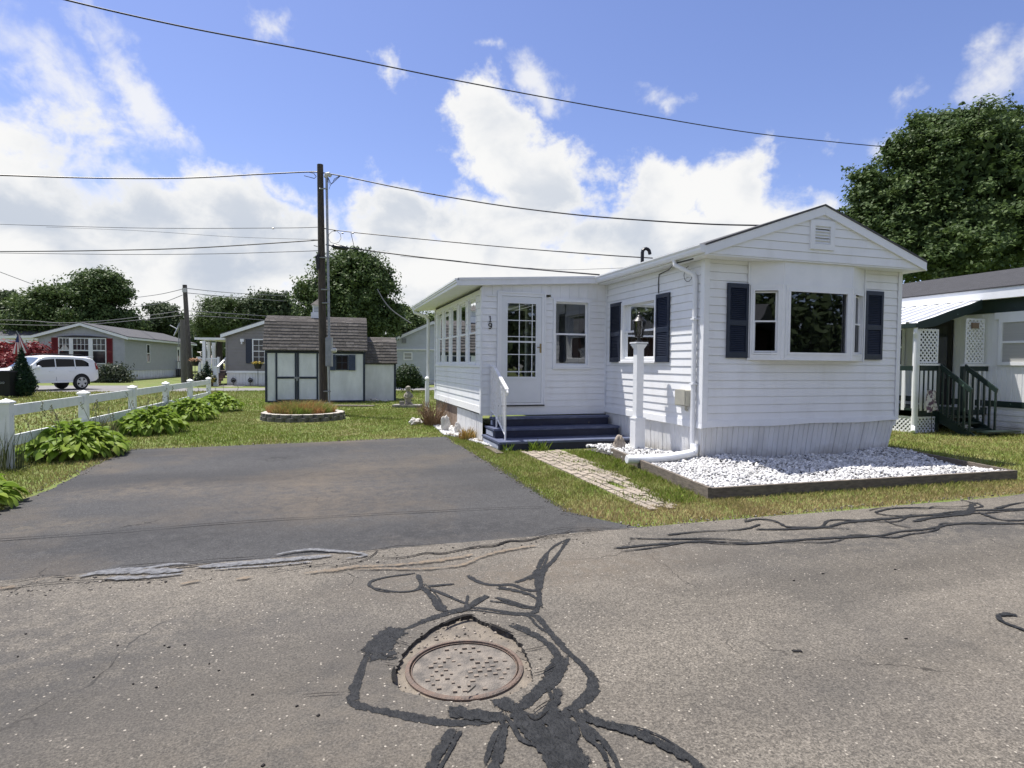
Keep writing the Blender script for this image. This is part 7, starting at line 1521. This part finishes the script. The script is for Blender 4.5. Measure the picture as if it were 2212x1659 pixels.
M_MAPLE = leaf_mat('maple_leaf', (.026, .052, .018), (.13, .19, .06), (.27, .33, .13), .3, .55, 1.5); M_TREE = leaf_mat('tree_leaf', (.032, .060, .020), (.13, .185, .06), None, .28, .5, .8); M_TREE2 = leaf_mat('light_tree_leaf', (.05, .082, .028), (.14, .195, .062), None, .3, .5, .4); M_FAR = leaf_mat('far_leaf', (.04, .062, .030), (.095, .13, .056), None, .25, .6, .3)
def tree(name, label, px, d, lobes, n, leaf, m, seed, clus, csig, trunk_r=.22, shell=.5, group=None, asp=.55, limbs=7, up=.5, core=.16):
    base = loc2(px, 800, d); o = thing(name, label, 'tree', base, 0, group); L_ = [px_lobe(x, y, d+dd, rx, ry) for (x, y, rx, ry, dd) in lobes]
    rg = random.Random(seed); cz_ = sum(c[2] for c, r in L_)/len(L_); top = Vector((sum(c[0] for c, r in L_)/len(L_), sum(c[1] for c, r in L_)/len(L_), cz_))
    b = MB(); pts = [base+Vector((0, 0, -.2)), base+Vector((rg.uniform(-.1, .1), 0, top.z*.3)), base.lerp(top, .55)+Vector((rg.uniform(-.3, .3), 0, top.z*.1)), top]; b.tube(pts, [trunk_r*1.25, trunk_r, trunk_r*.7, trunk_r*.35], 10)
    for c, r in L_[:limbs]:
        s = pts[1].lerp(pts[2], rg.uniform(.1, .9)); e = Vector(c); b.tube([s, s.lerp(e, .5)+Vector((rg.uniform(-.3, .3), rg.uniform(-.3, .3), .2)), e], [trunk_r*.45, trunk_r*.28, trunk_r*.08], 6)
        for _ in range(3): f = e+Vector((rg.uniform(-1, 1)*r[0], rg.uniform(-1, 1)*r[1], rg.uniform(-.4, 1)*r[2]))*.75; b.tube([s.lerp(e, .7), f], [trunk_r*.14, trunk_r*.04], 5)
    b.build('trunk', M_BARK, o, smooth=True)
    blob_leaves(L_, n, leaf, seed, m, 'crown', o, asp, up, shell, clus, csig, core=core); return o
tree('maple_tree', 'big dark green maple towering behind the neighbour home at the right', 2090, 27.5,
     [(2080, 420, 190, 160, 0), (1960, 440, 120, 110, 0), (1900, 470, 80, 75, 0), (2010, 330, 90, 70, 0), (2090, 290, 110, 52, 0), (2150, 275, 60, 40, 0), (2190, 360, 120, 90, 0), (2050, 540, 200, 90, -.5), (1930, 530, 95, 70, 0), (2260, 470, 150, 150, 0), (1880, 420, 45, 40, 0), (2040, 275, 50, 35, 0), (2300, 330, 90, 80, 0), (1990, 268, 28, 26, 0), (2065, 256, 26, 22, 0), (2125, 250, 24, 22, 0), (2180, 262, 26, 24, 0), (1930, 322, 30, 26, 0), (1865, 385, 28, 26, 0), (1850, 470, 24, 28, 0)],
     95000, .085, M_MAPLE, 41, 2300, .20, .38, .62, up=.9)
tree('broadleaf_tree', 'dark dense tree right behind the large shed roof', 750, 38, [(755, 640, 100, 85, 0), (770, 570, 62, 34, 0), (700, 640, 60, 45, 0), (815, 610, 45, 45, 0), (790, 690, 70, 45, 0), (720, 590, 40, 35, 0), (658, 632, 26, 22, 0), (850, 680, 22, 40, 0), (700, 690, 60, 40, 0)], 40000, .10, M_TREE, 42, 1200, .26, .3, .4)
tree('broadleaf_tree', 'tallest tree with an open rounded crown behind the grey home', 195, 60, [(205, 640, 62, 45, 0), (225, 605, 48, 20, 0), (185, 620, 32, 28, 0), (262, 630, 20, 24, 0), (200, 690, 85, 35, 0), (275, 690, 24, 22, 0), (148, 635, 26, 20, 0)], 28000, .155, M_TREE, 43, 560, .42, .5, .4, 'trees behind the left homes')
tree('broadleaf_tree', 'mid-height leaning tree left of the tallest one over the grey home', 110, 58, [(100, 640, 22, 30, 0), (75, 665, 45, 34, 0), (110, 690, 24, 30, 0), (60, 700, 50, 30, 0)], 15000, .155, M_TREE2, 44, 330, .42, .35, .4, 'trees behind the left homes')
tree('broadleaf_tree', 'dark tree mass at the extreme left picture edge', 10, 62, [(0, 670, 50, 34, 0), (30, 690, 50, 34, 0), (-40, 690, 60, 40, 0), (20, 640, 18, 12, 0)], 16000, .165, M_FAR, 45, 340, .45, .4, .4, 'trees behind the left homes')
tree('broadleaf_tree', 'small rounded tree just left of the far brown pole', 358, 70, [(360, 690, 34, 32, 0), (345, 668, 24, 14, 0), (330, 712, 34, 22, 0), (385, 705, 20, 26, 0)], 14000, .16, M_FAR, 46, 280, .36, .3, .4, 'trees behind the left homes')
tree('spiky_tree', 'pale spiky-topped tree right of the far brown pole', 475, 57, [(475, 690, 42, 36, 0), (460, 660, 22, 16, 0), (490, 655, 20, 12, 0), (440, 705, 24, 24, 0), (510, 700, 22, 26, 0)], 16000, .165, M_TREE2, 47, 420, .38, .3, .4, 'trees behind the left homes', .22)
tree('broadleaf_tree', 'dark rounded tree above the taupe home', 575, 59, [(570, 680, 58, 36, 0), (590, 650, 40, 18, 0), (540, 665, 28, 20, 0), (625, 680, 24, 26, 0)], 16000, .15, M_FAR, 48, 320, .4, .35, .4, 'trees behind the left homes')
tree('broadleaf_tree', 'lighter green tree behind the pale house left of the sunroom', 890, 48, [(885, 700, 36, 34, 0), (905, 735, 40, 34, 0), (868, 670, 14, 12, 0), (935, 700, 24, 24, 0)], 12000, .13, M_TREE2, 49, 300, .34, .3, .4)
tree('small_tree', 'pale young tree top peeking over the neighbour ridge', 2038, 24.5, [(2038, 590, 12, 12, 0), (2036, 603, 16, 8, 0)], 320, .09, M_TREE2, 50, 0, .2, .08, .3)
# the far wood that closes the view beyond the homes
lob = []; rg = random.Random(6); x = -260
while x < 1010: h = rg.uniform(22, 46); lob.append(px_lobe(x, 748-h*.35, rg.uniform(78, 92), rg.uniform(34, 60), h)); x += rg.uniform(26, 44)
lob += [px_lobe(x, 700, 62, 90, 90) for x in (2120, 2280, 2460, 2620)]
o = blob_leaves(lob, 26000, .42, 12, M_FAR, 'far_wood', None, .6, .4, .45, 1500, .7); tag(o, kind='stuff')
# across the road, behind the viewer: what the window panes mirror
for i, (x, y, h, sd) in enumerate(((-14, -30, 9, 61), (-4, -34, 11, 62), (7, -30, 10, 63), (17, -33, 12, 64), (27, -28, 10, 65), (-24, -31, 10, 66))):
    o = thing('roadside_tree', 'dark tree across the road, mirrored in the window panes', 'tree', (x, y, 0), 0, 'trees across the road'); b = MB().tube([(x, y, -.2), (x, y, h*.6)], [.3, .15], 8); b.build('trunk', M_BARK, o)
    blob_leaves([((x, y, h*.5), (4.2, 4.2, h*.42)), ((x+2.2, y+.5, h*.35), (3.2, 3, h*.3)), ((x-2.2, y-.5, h*.36), (3, 3, h*.3))], 4200, .30, sd, M_FAR, 'crown', o, .6, .5, .5)
o = thing('brick_home', 'red-brown home across the road, mirrored in the window panes', 'house', (-8, -17, 0)); b = MB(); b.box(-13, -2, -20, -15.5, 0, 3.1); b.build('wall', MATS['red_brown_wall'], o); b = MB(); b.prism([(-13.4, -15.1, 3.05), (-13.4, -17.75, 4.2), (-13.4, -20.4, 3.05)], (11.8, 0, 0)); b.build('roof', M_SHINGLE, o)
